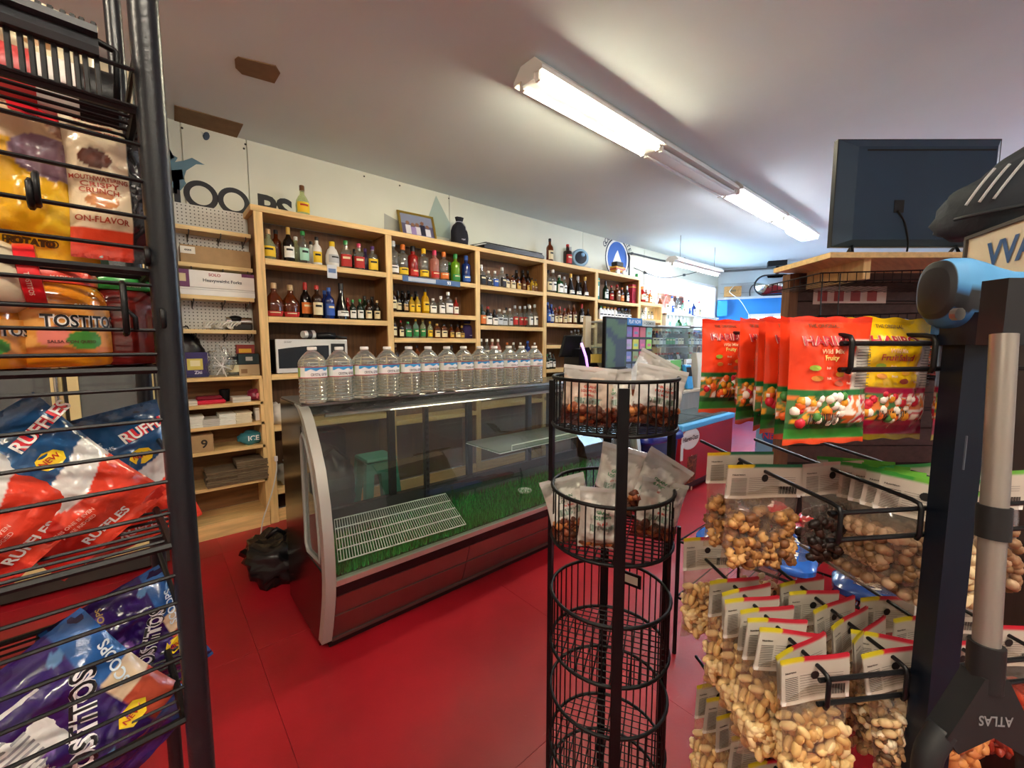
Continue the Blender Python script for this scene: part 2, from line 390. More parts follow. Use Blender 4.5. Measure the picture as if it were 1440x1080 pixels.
# walls out of view that close the room
b = B(); b.box((XN-.1, YB, 0), (XN, W+.14, ZCEIL)); struct('wall_near', b, mat('c9c2b2', .7))
b = B()
for q in ((XN, 0, 7.4, ZCEIL), (9.2, 0, xe+.3, ZCEIL), (7.4, 0, 9.2, .8), (7.4, 2.6, 9.2, ZCEIL)): b.box((q[0], YB-.1, q[1]), (q[2], YB, q[3]))
struct('wall_right', b, mat('d4d2cc', .7))
b = B(); [b.box((x-.03, YB-.08, .8), (x+.03, YB-.02, 2.6)) for x in (7.43, 8.3, 9.17)]; w3 = struct('added_window_3', b, WHITE)  # unseen window, added to bring bluish daylight to the right side
for x0, x1 in ((7.46, 8.27), (8.33, 9.14)): b = B(); b.box((x0, YB-.055, .8), (x1, YB-.05, 2.6)); part('pane', b, film('f4fbff', .05, .02), w3)
# ------------------------------------------------------------------ ceiling lamps
def lamp(x0, x1, y, z, lit, label, warm, w=.24, hang=0, tubes=2, wrap=False, name='fluorescent_lamp', e_=1.0):
    L_ = x1-x0; t = thing(name, (x0, y, z), label, 'lamp', 'ceiling tube lamps')
    b = B(); h = .07; hw = w/2
    prof = [(-hw, .005), (-hw, -.02), (-hw*.45, -.012-.0), (-hw*.4, -.045), (hw*.4, -.045), (hw*.45, -.012), (hw, -.02), (hw, .005), (hw*.5, .07 if not hang else .05), (-hw*.5, .07 if not hang else .05)]
    b.prism(prof, lambda a, c: (0, a, c), lambda a, c: (L_, a, c)); lpart('housing', b, mat('dcdcd6', .45), t)
    for q in (-1, 1)[:tubes] if tubes == 2 else (0,):
        yy = q*w*.27; zz = -.04 if tubes == 2 else -.062
        tb = B(); tb.cyl((.03, yy, zz), (L_-.03, yy, zz), .0165, 10)
        em = mat(warm, .4, emit=TUBE_E*e_) if lit else mat('d9dbd8', .35)
        tu = lpart('tube', tb, em, t, 60)
        for e in (.012, L_-.012-.02):
            c = B(); c.box((e, yy-.016, zz-.018), (e+.02, yy+.016, .0)); lpart('socket', c, mat('e6e6e0', .5), t)
    if wrap:
        g = B(); g.prism([(-hw, -.02), (-hw*.8, -.075), (hw*.8, -.075), (hw, -.02)], lambda a, c: (L_*.5, a, c), lambda a, c: (L_, a, c)); lpart('cover', g, film('ffffff', .35, .2), t)
    if hang:
        for e in (.15*L_, .9*L_):
            c = B(); c.cyl((e, 0, .04), (e, 0, hang), .004, 6); lpart('hanger_wire', c, mat('60605c', .5), t)
    return t
LY, LZ = 1.885, ZCEIL-.075
xs = [1.76, 3.12, 4.56, 5.92, 7.28]
lamp(xs[0], xs[1]-.01, LY, LZ, True, 'nearest lit twin-tube ceiling lamp, warm white, above the deli case', 'fbf0d0')
lamp(xs[1], xs[2]-.01, LY, LZ, False, 'unlit section of the ceiling lamp row with grey tubes', 'fff2d8')
lamp(xs[2], xs[3]-.01, LY-.03, LZ, True, 'lit ceiling lamp just beyond the unlit one', 'f4f6ff', e_=.75)
lamp(xs[3], xs[4], LY-.05, LZ, True, 'farthest lit lamp of the ceiling row with a loose clear cover', 'eef4ff', wrap=True, e_=.75)
hp = pY(945, 363, 3.2); hq = pY(1010, 377, 3.2)
lamp(hp.x, hq.x, 3.2, hp.z-.02, True, 'white tube lamp hanging on wires in front of the far window', 'f4f8ff', w=.2, hang=ZCEIL-hp.z+.02, tubes=1, name='hanging_lamp')
# unseen lamps of the same kind, added out of view as fill light
lamp(-2.4, -1.1, .2, LZ, True, 'unseen fill lamp added behind the snack rack', 'fff0d8', e_=2.0)
lamp(-.5, .85, -1.0, LZ, True, 'unseen fill lamp added over the aisle just behind the viewpoint', 'fff3e0', e_=1.7)
lamp(5.2, 6.5, -1.2, LZ, True, 'unseen fill lamp added over the next aisle, further on', 'f4f6ff')
# cardboard patches on the ceiling
def patch(pxs, lab):
    P = [pZ(x, y, ZCEIL-.004) for x, y in pxs]; b = B(); b.prism([(p.x, p.y) for p in P], lambda x, y: (x, y, ZCEIL-.006), lambda x, y: (x, y, ZCEIL-.0005))
    tag(part('cardboard_patch', b, mat('7d6245', .9, var=.1, vscale=14)), lab, 'patch', 'cardboard patches on the ceiling')
patch(((330, 84), (335, 80), (388, 93), (394, 103), (386, 117), (340, 104), (331, 95)), 'clipped-corner brown cardboard patch taped to the open ceiling')
patch(((245, 148), (342, 175), (333, 194), (245, 170)), 'long brown cardboard patch where ceiling meets the wall')
# ------------------------------------------------------------------ liquor shelving along the wall
BX = [.69, 1.735, 2.755, 3.80, 4.84, 5.94]
ZT = 2.50
t = thing('liquor_shelving', ((BX[0]+BX[-1])/2, S+.15, 0), 'long oak shelving of five bays full of bottles along the wall', 'shelving')
for i, x in enumerate(BX):
    b = B(); b.box((x-.02, S+.012, 0), (x+.02, W-.003, ZT-.001)); part('upright', b, PLY(), t)
    f = B(); f.box((x-.03, S-.01, 0), (x+.03, S+.012, ZT-.045), bev=.002); part('face_strip', f, OAK(2), t)
b = B(); b.box((BX[0]-.05, S-.012, ZT-.045), (BX[-1]+.03, W-.003, ZT), bev=.002); part('top_board', b, OAK(0), t)
BAYZ = [[2.103, 1.659, 1.204, .79, .27], [2.096, 1.749, 1.503, 1.2, .7], [2.09, 1.65, 1.25, .75], [2.10, 1.711, 1.432, 1.12, .7], [2.08, 1.80, 1.45, 1.0, .5]]
for i, zs in enumerate(BAYZ):
    x0, x1 = BX[i], BX[i+1]
    p = B(); p.box((x0+.02, W-.016, .02), (x1-.02, W-.004, ZT-.05)); part('back_panel', p, wood('6a4a2e', .65, 2), t)
    for z in zs:
        q = B(); q.box((x0+.022, S+.0, z-.03), (x1-.022, W-.018, z)); part('shelf_board', q, OAK(0), t)
        q = B(); q.box((x0+.031, S-.012, z-.038), (x1-.031, S+.0, z+.008), bev=.002); part('shelf_edge', q, OAK(0), t)
    q = B(); q.box((x0+.03, S+.01, 0), (x1-.03, S+.03, .1)); part('kick_board', q, OAK(0), t)
# ------------------------------------------------------------------ bottles
GL = {'clear': film('e9f0ee', .05, .06, 1.6), 'water': film('dfe9e8', .06, .05, 1.6), 'amber': mat('7a3208', .08, trans=.55, coat=.3), 'dark': mat('120d0c', .12, coat=.4), 'brown': mat('2c1408', .1, coat=.4), 'green': mat('0f5a26', .1, trans=.4),
      'dkgreen': mat('0d2416', .1, coat=.4), 'blue': mat('12307a', .1, trans=.3, coat=.3), 'white': mat('e9e7e0', .35), 'yellow': mat('d9a40c', .12, trans=.3), 'red': mat('a3211c', .12, trans=.3), 'pale': film('dfe8c0', .25, .06), 'gold': mat('cfa52a', .12, trans=.4),
      'rose': film('f0b0a0', .3, .06), 'lime': film('9fd838', .35, .06), 'pink': mat('c44a6a', .2), 'lemon': film('f4e36a', .35, .06), 'mint': film('bfe6d2', .25, .06), 'purple': mat('35204e', .3), 'orange': mat('c4601a', .12, trans=.4)}
LC = {'white': 'efece4', 'cream': 'e2d3a8', 'black': '16161a', 'red': 'b3241f', 'yellow': 'e8c020', 'orange': 'd9722a', 'green': '2f8a46', 'blue': '2c56a8', 'mint': 'a5d8c0', 'gold': 'c9a24a', 'pink': 'd23a62', 'purple': '5a3a80', 'brown': '6a4526', 'tan': 'c0a074', 'silver': 'b9bdc0', 'grey': '8a8a88'}
# profile: (radius, height) as fractions of the body radius and total height; label band; cap start
BP = {'std': ([(.93, 0), (1, .015), (1, .58), (.96, .64), (.7, .71), (.38, .76), (.36, .93)], (.14, .50), .88, .150),
      'wine': ([(.93, 0), (1, .015), (1, .55), (.85, .64), (.5, .72), (.36, .78), (.34, .95)], (.16, .46), .80, .142),
      'sq': ([(.94, 0), (1, .015), (1, .64), (.9, .69), (.42, .73), (.38, .92)], (.12, .52), .86, .172),
      'tall': ([(.93, 0), (1, .015), (1, .66), (.9, .71), (.42, .75), (.40, .93)], (.10, .30), .84, .160),
      'disc': ([(.55, 0), (.8, .02), (1, .2), (1.02, .38), (.9, .54), (.5, .68), (.3, .74), (.3, .92)], (.06, .20), .84, .24),
      'squat': ([(.85, 0), (1, .03), (1.02, .35), (.95, .52), (.6, .66), (.36, .72), (.34, .9)], (.14, .46), .84, .20),
      'flask': ([(.94, 0), (1, .02), (1, .66), (.85, .76), (.42, .81), (.4, .93)], (.14, .56), .88, .20),
      'bell': ([(1.0, 0), (1.05, .04), (.95, .25), (.6, .5), (.38, .66), (.33, .76), (.33, .93)], (.12, .26), .82, .185),
      'jug': ([(.8, 0), (1, .04), (1.05, .25), (1, .5), (.7, .7), (.42, .78), (.4, .9)], (.2, .5), .82, .23)}
BCACHE = {}
def bottle_meshes(kind, h):
    k = (kind, round(h, 2))
    if k in BCACHE: return BCACHE[k]
    prof, lb, cs, ra = BP[kind]; r = ra*h; sq = 5 if kind in ('sq', 'flask') else 0; n = 16
    g = B(); g.lathe([(a*r, z*h) for a, z in prof], n, sq=sq)
    if kind == 'flask' or kind == 'disc': g.v = [(x, y*.62, z) for x, y, z in g.v]
    def rad(z):
        for (a0, z0), (a1, z1) in zip(prof, prof[1:]):
            if z0 <= z <= z1: return a0+(a1-a0)*(z-z0)/(z1-z0)
        return prof[-1][0]
    # label: front half band, slightly proud
    l = B(); zz = [lb[0]+(lb[1]-lb[0])*i/4 for i in range(5)]
    def ln(u, w):
        z = lb[0]+(lb[1]-lb[0])*w; a = math.radians(-90-62+124*u); kx = 1
        if sq: kx = 1/(abs(math.cos(a))**sq+abs(math.sin(a))**sq)**(1/sq)
        rr = rad(z)*r*1.012*kx+.0006; y = rr*math.sin(a)
        return (rr*math.cos(a), y*(.62 if kind in ('flask', 'disc') else 1)-(.0005 if kind in ('flask', 'disc') else 0), z*h)
    l.grid(ln, 10, 4, None)
    c = B(); cr = prof[-1][0]*r*1.12; c.lathe([(cr, cs*h), (cr, .985*h), (cr*.9, h)], 12)
    e = B(); e.grid(lambda u, w: (lambda q: (q[0]*1.006, q[1]*1.01-.0003, q[2]))(ln(.22+.56*u, .62+.18*w)), 5, 1)
    BCACHE[k] = (g.data('bottle_body', 50), l.data('bottle_label', True, fix=False), c.data('bottle_cap', 40), e.data('label_print', True, fix=False)); return BCACHE[k]
def bottle(pos, kind, h, glass, lab, cap, label, group, rz=0, pr=None, name='bottle'):
    g, l, c, e = bottle_meshes(kind, h); t = thing(name, pos, label, 'bottle', group, rz)
    link('glass_body', g, GL[glass], t)
    if lab:
        lo = link('paper_label', l, mat(LC[lab], .6), t)
        link('label_print', e, mat(LC[pr or ('black' if lab in ('white', 'cream', 'yellow', 'mint', 'silver', 'gold', 'tan') else 'cream')], .6), lo)
    if glass in ('clear', 'pale', 'water') and pr: pass
    link('cap', c, mat(LC[cap], .4), t)
    return t
ORD = ['first', 'second', 'third', 'fourth', 'fifth', 'sixth', 'seventh', 'eighth', 'ninth', 'tenth', 'eleventh', 'twelfth', 'thirteenth', 'fourteenth', 'fifteenth', 'sixteenth', 'seventeenth', 'eighteenth']
GN = {'pale': 'pale green', 'dkgreen': 'dark green', 'water': 'clear'}
KN = {'std': 'round', 'wine': 'sloping', 'sq': 'square', 'tall': 'tall', 'disc': 'disc-shaped', 'squat': 'squat', 'flask': 'flask', 'bell': 'bell-shaped', 'jug': 'jug-like'}
def row(spec, bay, z, rowname, bayname):
    items = []
    for it in spec.split(';'):
        q = it.split(); items.append(q)
    items.sort(key=lambda q: float(q[0]))
    placed = []
    for k, q in enumerate(items):
        x, kind, h, glass, lab, cap = float(q[0]), q[1], float(q[2]), q[3], q[4], q[5]; back = len(q) > 6 and q[6] == 'b'
        r = BP[kind][3]*h*1.04; lo, hi = BX[bay]+.026+r, BX[bay+1]-.026-r; sp = BAYZ[bay][BAYZ[bay].index(z)]
        for Y in ([.235, .26, .2] if back else [.085+random.uniform(-.006, .006), .105, .125, .15, .18, .21, .24]):
            Y = S+min(Y, W-.02-S-r); xx = min(max(pY(x, 430, Y).x, lo), hi)
            if all(math.hypot(xx-a, Y-b_) > r+c for a, b_, c in placed): break
        placed.append((xx, Y, r))
        lab_ = None if lab == '-' else lab
        bottle((xx, Y, z), kind, h, glass, lab_, cap, '%s %s bottle%s, %s cap, %s in %s %s' % (GN.get(glass, glass), KN[kind], ', %s label' % lab if lab_ else '', cap, ORD[k], rowname, bayname), 'bottles on the liquor shelving', rz=random.uniform(-.3, .3))
b1, b2, b3, b4, b5 = 'above microwave', 'below framed photo', 'below black tray', 'behind register', 'below emblem'
row('375 squat .25 pale yellow tan;393 std .27 amber - black;410 wine .29 dark white gold;420 std .26 pale - white b;430 std .28 clear mint green;441 std .24 white - black b;449 std .25 white yellow black;470 jug .23 white silver yellow;489 sq .26 clear red green;501 std .23 dark - black b;507 sq .25 clear red pink;516 std .25 purple - purple b;526 sq .245 clear yellow purple', 0, 2.103, 'top row', b1)
row('382 disc .28 amber red tan;409 disc .28 amber red tan;430 wine .315 dark orange red;446 std .29 brown cream red;457 std .27 blue - blue b;463 std .28 blue blue blue;480 bell .33 dark white black;489 std .22 red - red b;496 std .19 dkgreen white green;506 std .2 dkgreen white green;513 std .25 dkgreen - black b;518 std .2 brown cream black;524 std .25 dark - black b;530 std .2 dark cream tan', 0, 1.659, 'second row', b1)
row('551 tall .33 clear white silver;568 tall .32 clear yellow orange;582 tall .32 red red black;597 tall .31 clear yellow yellow;612 tall .31 rose red pink;625 tall .31 clear orange orange;633 std .25 green - green b;641 tall .31 lime lime green;656 tall .31 blue blue blue'.replace('lime lime', 'lime green'), 1, 2.096, 'top row', b2)
row('551 wine .27 brown cream black;560 wine .22 dark cream black;570 wine .2 dark tan black;579 std .19 gold yellow black;587 std .2 gold yellow black;598 std .26 yellow yellow black;609 flask .17 clear white white;620 sq .2 clear white white;630 sq .25 clear white white;641 std .2 red white brown;566 std .24 dark - black b;575 std .25 dark - black b;585 std .25 dark - black b', 1, 1.749, 'second row', b2)
row('552 std .225 brown cream red;563 std .18 brown cream red;573 flask .17 clear green green;584 std .2 mint green yellow;594 std .2 pale green gold;604 std .18 pale yellow yellow;614 flask .16 amber cream gold;624 flask .16 amber cream black;634 squat .16 amber gold black;643 squat .16 amber cream black;649 squat .15 brown gold gold', 1, 1.503, 'third row', b2)
row('554 std .25 brown cream tan;574 std .24 amber cream black;585 std .24 amber - black;634 std .24 dark - black', 1, 1.2, 'fourth row', b2)
row('677 sq .24 clear black white;687 flask .19 clear black white;696 sq .2 clear blue white;706 sq .25 clear black white;713 flask .19 brown cream black;721 flask .18 amber cream black;729 flask .17 amber gold black;736 std .2 amber brown black;742 std .17 amber gold black;748 std .18 gold brown black;753 std .17 gold brown black;758 std .16 amber brown tan;726 std .28 dark - black b;735 std .29 dark - black b;742 std .29 dark - black b', 2, 2.09, 'top row', b3)
row('677 sq .24 dkgreen orange black;686 sq .23 dark white red;695 sq .2 dark white black;702 flask .21 clear silver white;709 flask .2 clear silver white;717 std .23 clear silver white;724 std .27 clear red silver;731 std .27 clear red silver;738 std .28 clear red silver;745 std .28 clear white white;752 std .3 clear white silver;758 std .31 clear silver silver;712 std .25 clear - black b', 2, 1.65, 'second row', b3)
row('676 std .26 clear white white;684 std .26 clear white white;692 std .26 rose white white;700 std .26 rose white white;713 std .22 clear - orange;722 std .22 clear orange white;732 std .22 clear blue white;742 std .24 blue blue blue;752 std .22 clear - white', 2, 1.25, 'third row', b3)
row('771 std .3 clear cream black;777 std .32 clear white white;786 sq .26 green white white;793 std .25 clear white silver;802 bell .3 dark white gold;812 bell .28 dark white silver;822 bell .29 brown white gold;831 std .24 dark - black b', 3, 2.10, 'top row', b4)
row('770 std .28 blue blue blue;775 std .26 blue silver blue;781 std .22 amber cream red;787 std .24 amber cream red;794 std .22 amber cream red;800 std .27 amber cream brown;807 std .28 amber cream brown;818 wine .3 dark white red;827 std .24 dark - black;834 std .25 brown white black', 3, 1.711, 'second row', b4)
row('804 std .2 clear silver silver;809 std .22 clear silver silver;814 std .22 clear silver silver;820 std .24 clear silver silver', 3, 1.432, 'third row', b4)
row('770 std .2 dkgreen white green;774 std .22 dkgreen white white;779 std .2 dark white black', 3, 1.12, 'fourth row', b4)
row('851 wine .3 dkgreen white black;859 std .25 brown red red;867 sq .27 amber brown red;874 std .24 brown orange orange;881 wine .28 dark white cream'.replace('white cream', 'white silver'), 4, 2.08, 'top row', b5)
caps = ['green', 'yellow', 'gold', 'orange', 'orange', 'purple', 'grey', 'blue', 'grey', 'green', 'silver']
row(';'.join('%g flask .21 %s white %s' % (845+i*5, 'white' if i < 5 else 'clear', c) for i, c in enumerate(caps)), 4, 1.80, 'second row', b5)
def carton(pos, w, d, h, col, name, label, cat='box', lab=None, rz=0, group=None):
    t = thing(name, pos, label, cat, group, rz)
    b = B(); b.box((-w/2, -d/2, 0), (w/2, d/2, h), bev=.002); lpart('body', b, mat(col, .5), t)
    b = B(); b.box((-w/2-.0004, -d/2-.0006, h*.84), (w/2+.0004, d/2, h*.9)); lpart('band', b, mat(LC['gold'], .4), t)
    if lab: b = B(); b.box((-w*.35, -d/2-.001, h*.2), (w*.35, -d/2, h*.65)); lpart('panel_print', b, mat(lab, .5), t)
    return t
p = pY(845, 430, S+.08); carton((4.93, S+.09, 2.08), .09, .09, .32, '1f8a78', 'gift_box', 'teal bottle gift box at left of bay below the emblem', lab='d8e8dc')
p = pY(889, 430, S+.08); carton((p.x, S+.09, 2.08), .11, .09, .31, 'a81c38', 'gift_box', 'crimson bottle gift box at right of bay below the emblem', lab='7a1024')
# drawstring velvet bags
def sack(pos, h, r, col, label, gold=True, rz=0):
    t = thing('drawstring_bag', pos, label, 'bag', None, rz)
    b = B(); n = 20; prof = [(.75, 0), (1, .06), (1.02, .3), (.92, .52), (.72, .7), (.45, .8), (.3, .84), (.42, .9), (.5, 1)]
    def fn(u, w):
        k = w*(len(prof)-1); i = min(int(k), len(prof)-2); q = k-i; a = 2*math.pi*u
        rr = (prof[i][0]*(1-q)+prof[i+1][0]*q)*r; z = (prof[i][1]*(1-q)+prof[i+1][1]*q)*h
        rr *= 1+.07*math.sin(7*a)*min(1, w*1.6)+.05*math.sin(3*a+z*30)
        return (rr*math.cos(a), rr*.75*math.sin(a), z)
    b.grid(fn, 28, 16); b.add([(0, 0, .001)], []); lpart('velvet', b, mat(col, .85), t, True, fix=True)
    c = B(); c.tube([(r*.42*math.cos(2*math.pi*i/14), r*.34*math.sin(2*math.pi*i/14), h*.84) for i in range(14)], .004, 5, True); c.tube([(r*.35, -r*.2, h*.84), (r*.5, -r*.5, h*.7), (r*.35, -r*.75, h*.55)], .003, 5)
    lpart('cord', c, mat('b9a04a' if gold else 'a8a8b8', .6), t, True)
    d = B(); fn2 = lambda x, z: (x, -r*.80, z); lettering(d, 'royal', fn2, 0, h*.22, h*.07, col='c9c9d8'); lpart('stitched_name', d, PAINT(.5), t, fix=False)
    return t
p = pY(659, 470, S+.12); sack((p.x-.01, S+.13, 1.503), .2, .085, '2a1a4a', 'purple velvet drawstring bag ending the third row below photo')
p = pY(646, 338, S+.14); sack((p.x, S+.14, ZT), .31, .10, '1a1a26', 'tall black drawstring bag on top of the shelving', gold=False)
# ------------------------------------------------------------------ on top of the shelving
p = pY(426, 299, S+.12); bottle((p.x, S+.12, ZT), 'squat', .26, 'pale', 'yellow', 'brown', 'pale yellow liqueur bottle standing alone on top of the shelving', 'bottles on top of the shelving', pr='red')
p = pY(773, 360, S+.12); bottle((p.x, S+.12, ZT), 'std', .31, 'amber', 'cream', 'black', 'whiskey bottle on shelving top beside the black tray', 'bottles on top of the shelving')
p = pY(798, 366, S+.12); bottle((p.x, S+.12, ZT), 'sq', .29, 'brown', 'red', 'red', 'dark red-labelled bottle on shelving top beside the round gadget', 'bottles on top of the shelving')
p = pY(590, 330, S+.2); t = thing('framed_photo', (p.x, S+.2, ZT), 'gold-framed group photo leaning on the wall above the shelving', 'picture', rz=-.05)
w, h = .40, .30
def fr_(u, z, o): return (u, .10*z/h-o, z)
for a, q in (((-w/2, 0), (w/2, .022)), ((-w/2, h-.022), (w/2, h)), ((-w/2, .022), (-w/2+.022, h-.022)), ((w/2-.022, .022), (w/2, h-.022))):
    b = B(); b.prism([(a[0], a[1]), (q[0], a[1]), (q[0], q[1]), (a[0], q[1])], lambda u, z: fr_(u, z, 0), lambda u, z: fr_(u, z, .018)); lpart('frame_bar', b, mat('b89a44', .3, metal=.8), t)
b = B()
def ph(u, v):
    if v < .18: return '6a5a8a' if u < .5 else '8a86b0'
    k = [(.2, .55, 'e9e4ea'), (.36, .5, '9a86b8'), (.5, .52, 'dcd8e4'), (.66, .62, '2a2a3c'), (.82, .5, 'e4e2ea')]
    for cx, top, c in k:
        if abs(u-cx) < .075 and v < top: return c
        if (u-cx)**2+((v-top-.08)*.75)**2 < .0035: return '8a6450'
    return '8a90a8' if v > .6 else '5c5876'
b.grid(lambda u, v: fr_(-w/2+.022+(w-.044)*u, .022+(h-.044)*v, .008), 44, 36, ph); lpart('print', b, PAINT(.25, .5), t, fix=False)
b = B(); b.box((-.02, .10, 0), (.02, .16, .004)); b.box((-.015, .09, .002), (.015, .1, .28)); lpart('stand', b, BLK, t)
# black flat tray lying across the top
P = [pZ(690, 346, ZT+.004), pZ(762, 364, ZT+.004)]
t = thing('tray', (3.28, S+.1, ZT), 'flat black tray lying on top of the third shelving bay', 'tray')
b = B(); x0, x1 = 2.83, 3.76
b.prism([(x0, .0), (x1, .0), (x1+.0, .03), (x1-.04, .05), (x0+.04, .05), (x0, .03)], lambda x, z: (x, S-.03, ZT+z), lambda x, z: (x, W-.02, ZT+z+.02)); part('body', b, mat('0f1012', .35), t)
b = B(); b.tube([(x0+.03, S-.02, ZT+.06), (x1-.03, S-.02, ZT+.06), (x1-.03, W-.04, ZT+.08), (x0+.03, W-.04, ZT+.08)], .006, 6, True); part('rim', b, mat('1c1d20', .3), t)
# round blue gadget (fan-like) on top
p = pY(816, 368, S+.14); t = thing('round_clock', (p.x, S+.16, ZT), 'round blue and white can-shaped gadget on top of the shelving', 'gadget', rz=-.5)
b = B(); b.lathe([(.11, 0), (.125, .02), (.125, .1), (.11, .12)], 24); b.v = [(x, -z+.06, y+.15) for x, y, z in b.v]; lpart('drum', b, mat('8fb4cc', .35), t, 40)
b = B(); b.lathe([(.085, 0), (.085, .006)], 24); b.v = [(x, -z-.061, y+.15) for x, y, z in b.v]; lpart('dark_face', b, mat('1a2230', .25), t)
b = B(); b.lathe([(.03, 0), (.02, .012)], 16); b.v = [(x+.03, -z-.068, y+.19) for x, y, z in b.v]; lpart('hub', b, mat('7fb0d8', .3), t)
b = B(); b.box((-.17, -.02, 0), (-.12, .05, .30), bev=.005); lpart('stand_post', b, mat('a8aaa8', .4), t)
b = B(); b.box((-.15, -.09, 0), (.14, .08, .03), bev=.006); lpart('base', b, mat('c4c8ca', .4), t)
# toy truck-like figure by the emblem
p = pY(870, 386, S+.1); t = thing('toy_truck', (p.x, S+.12, ZT), 'small yellow and black toy truck in front of the emblem', 'toy')
b = B(); b.box((-.12, -.06, .05), (.12, .06, .13), bev=.01); lpart('body', b, mat('d89a2a', .4), t)
b = B(); b.box((-.1, -.055, .13), (.08, .055, .2), bev=.012); lpart('cab', b, mat('1d1a18', .4), t)
b = B(); b.box((-.121, -.062, .075), (.121, .062, .1)); lpart('stripe', b, mat('a03018', .4), t)
for x in (-.08, .08):
    for y in (-.06, .06):
        b = B(); b.cyl((x, y-.015, .04), (x, y+.015, .04), .04, 14); lpart('wheel', b, mat('d0d0cc', .4), t, 40)
# ------------------------------------------------------------------ low shelf beyond the bays
X6, X7 = 5.98, 6.68
t = thing('corner_shelving', ((X6+X7)/2, S+.15, 0), 'short oak shelving unit between the tall bays and window', 'shelving')
for x in (X6+.02, X7): b = B(); b.box((x-.02, S+.02, 0), (x+.02, W-.003, 2.13)); part('upright', b, OAK(2), t)
for z in (2.13, 1.86, 1.6, 1.3, .8, .2): b = B(); b.box((X6+.04, S+.02, z-.05), (X7-.02, W-.003, z)); part('shelf_board', b, OAK(0), t)
for z, nm, g in ((1.86, 'upper', 'clear'), (1.6, 'lower', 'white')):
    for i in range(5):
        bottle((X6+.12+i*.1, S+.1, z), 'flask', .14, g, 'white', 'black' if z > 1.7 else 'red', '%s miniature bottle, %s from left on the %s short shelf beside window' % (g, ORD[i], nm), 'miniatures by the window')
bottle((X6+.09, S+.14, 2.13), 'wine', .46, 'lime', 'white', 'green', 'tall bright green bottle on the short shelving by the window', 'display bottles by the window')
for i, (g, c, h) in enumerate((('red', 'orange', .27), ('amber', 'white', .26), ('orange', 'red', .24), ('rose', 'white', .22))):
    bottle((X6+.26+i*.125, S+.14, 2.13), 'std' if i else 'jug', h, g, 'cream', c, '%s display bottle with %s cap on short shelving before the window' % (g, c), 'display bottles by the window')

# price cards clipped to the shelf edges
t = thing('price_strip', (2.1, S-.014, 2.06), 'blue and white price strip reading 93 on the shelf edge', 'price strip')
x0, x1 = pY(566, 395, S-.015).x, pY(647, 397, S-.015).x
b = B(); b.box((x0, S-.018, 2.048), (x1, S-.0135, 2.102)); part('strip', b, mat('3a5a8a', .4), t)
b = B(); b.box((x0+.06, S-.0195, 2.056), (x0+(x1-x0)*.55, S-.0182, 2.094)); part('pale_band', b, mat('b8c0cc', .5), t)
b = B(); lettering(b, '93', lambda x, z: (x, S-.0195, z), x1-.14, 2.075, .036, col='f2f4f6', bold=.03); part('numerals', b, PAINT(.5), t, fix=False)
p = pY(467, 382, S-.015); t = thing('price_card', (p.x, S-.015, p.z), 'small white price card hanging below the top shelf above microwave', 'price card')
b = B(); b.box((p.x-.04, S-.0175, p.z-.055), (p.x+.04, S-.0135, p.z+.055)); part('card', b, mat('cfd4dc', .5), t); b = B(); b.box((p.x-.03, S-.0188, p.z-.01), (p.x+.03, S-.0177, p.z+.025)); part('printed_patch', b, mat('5a78a8', .5), t)
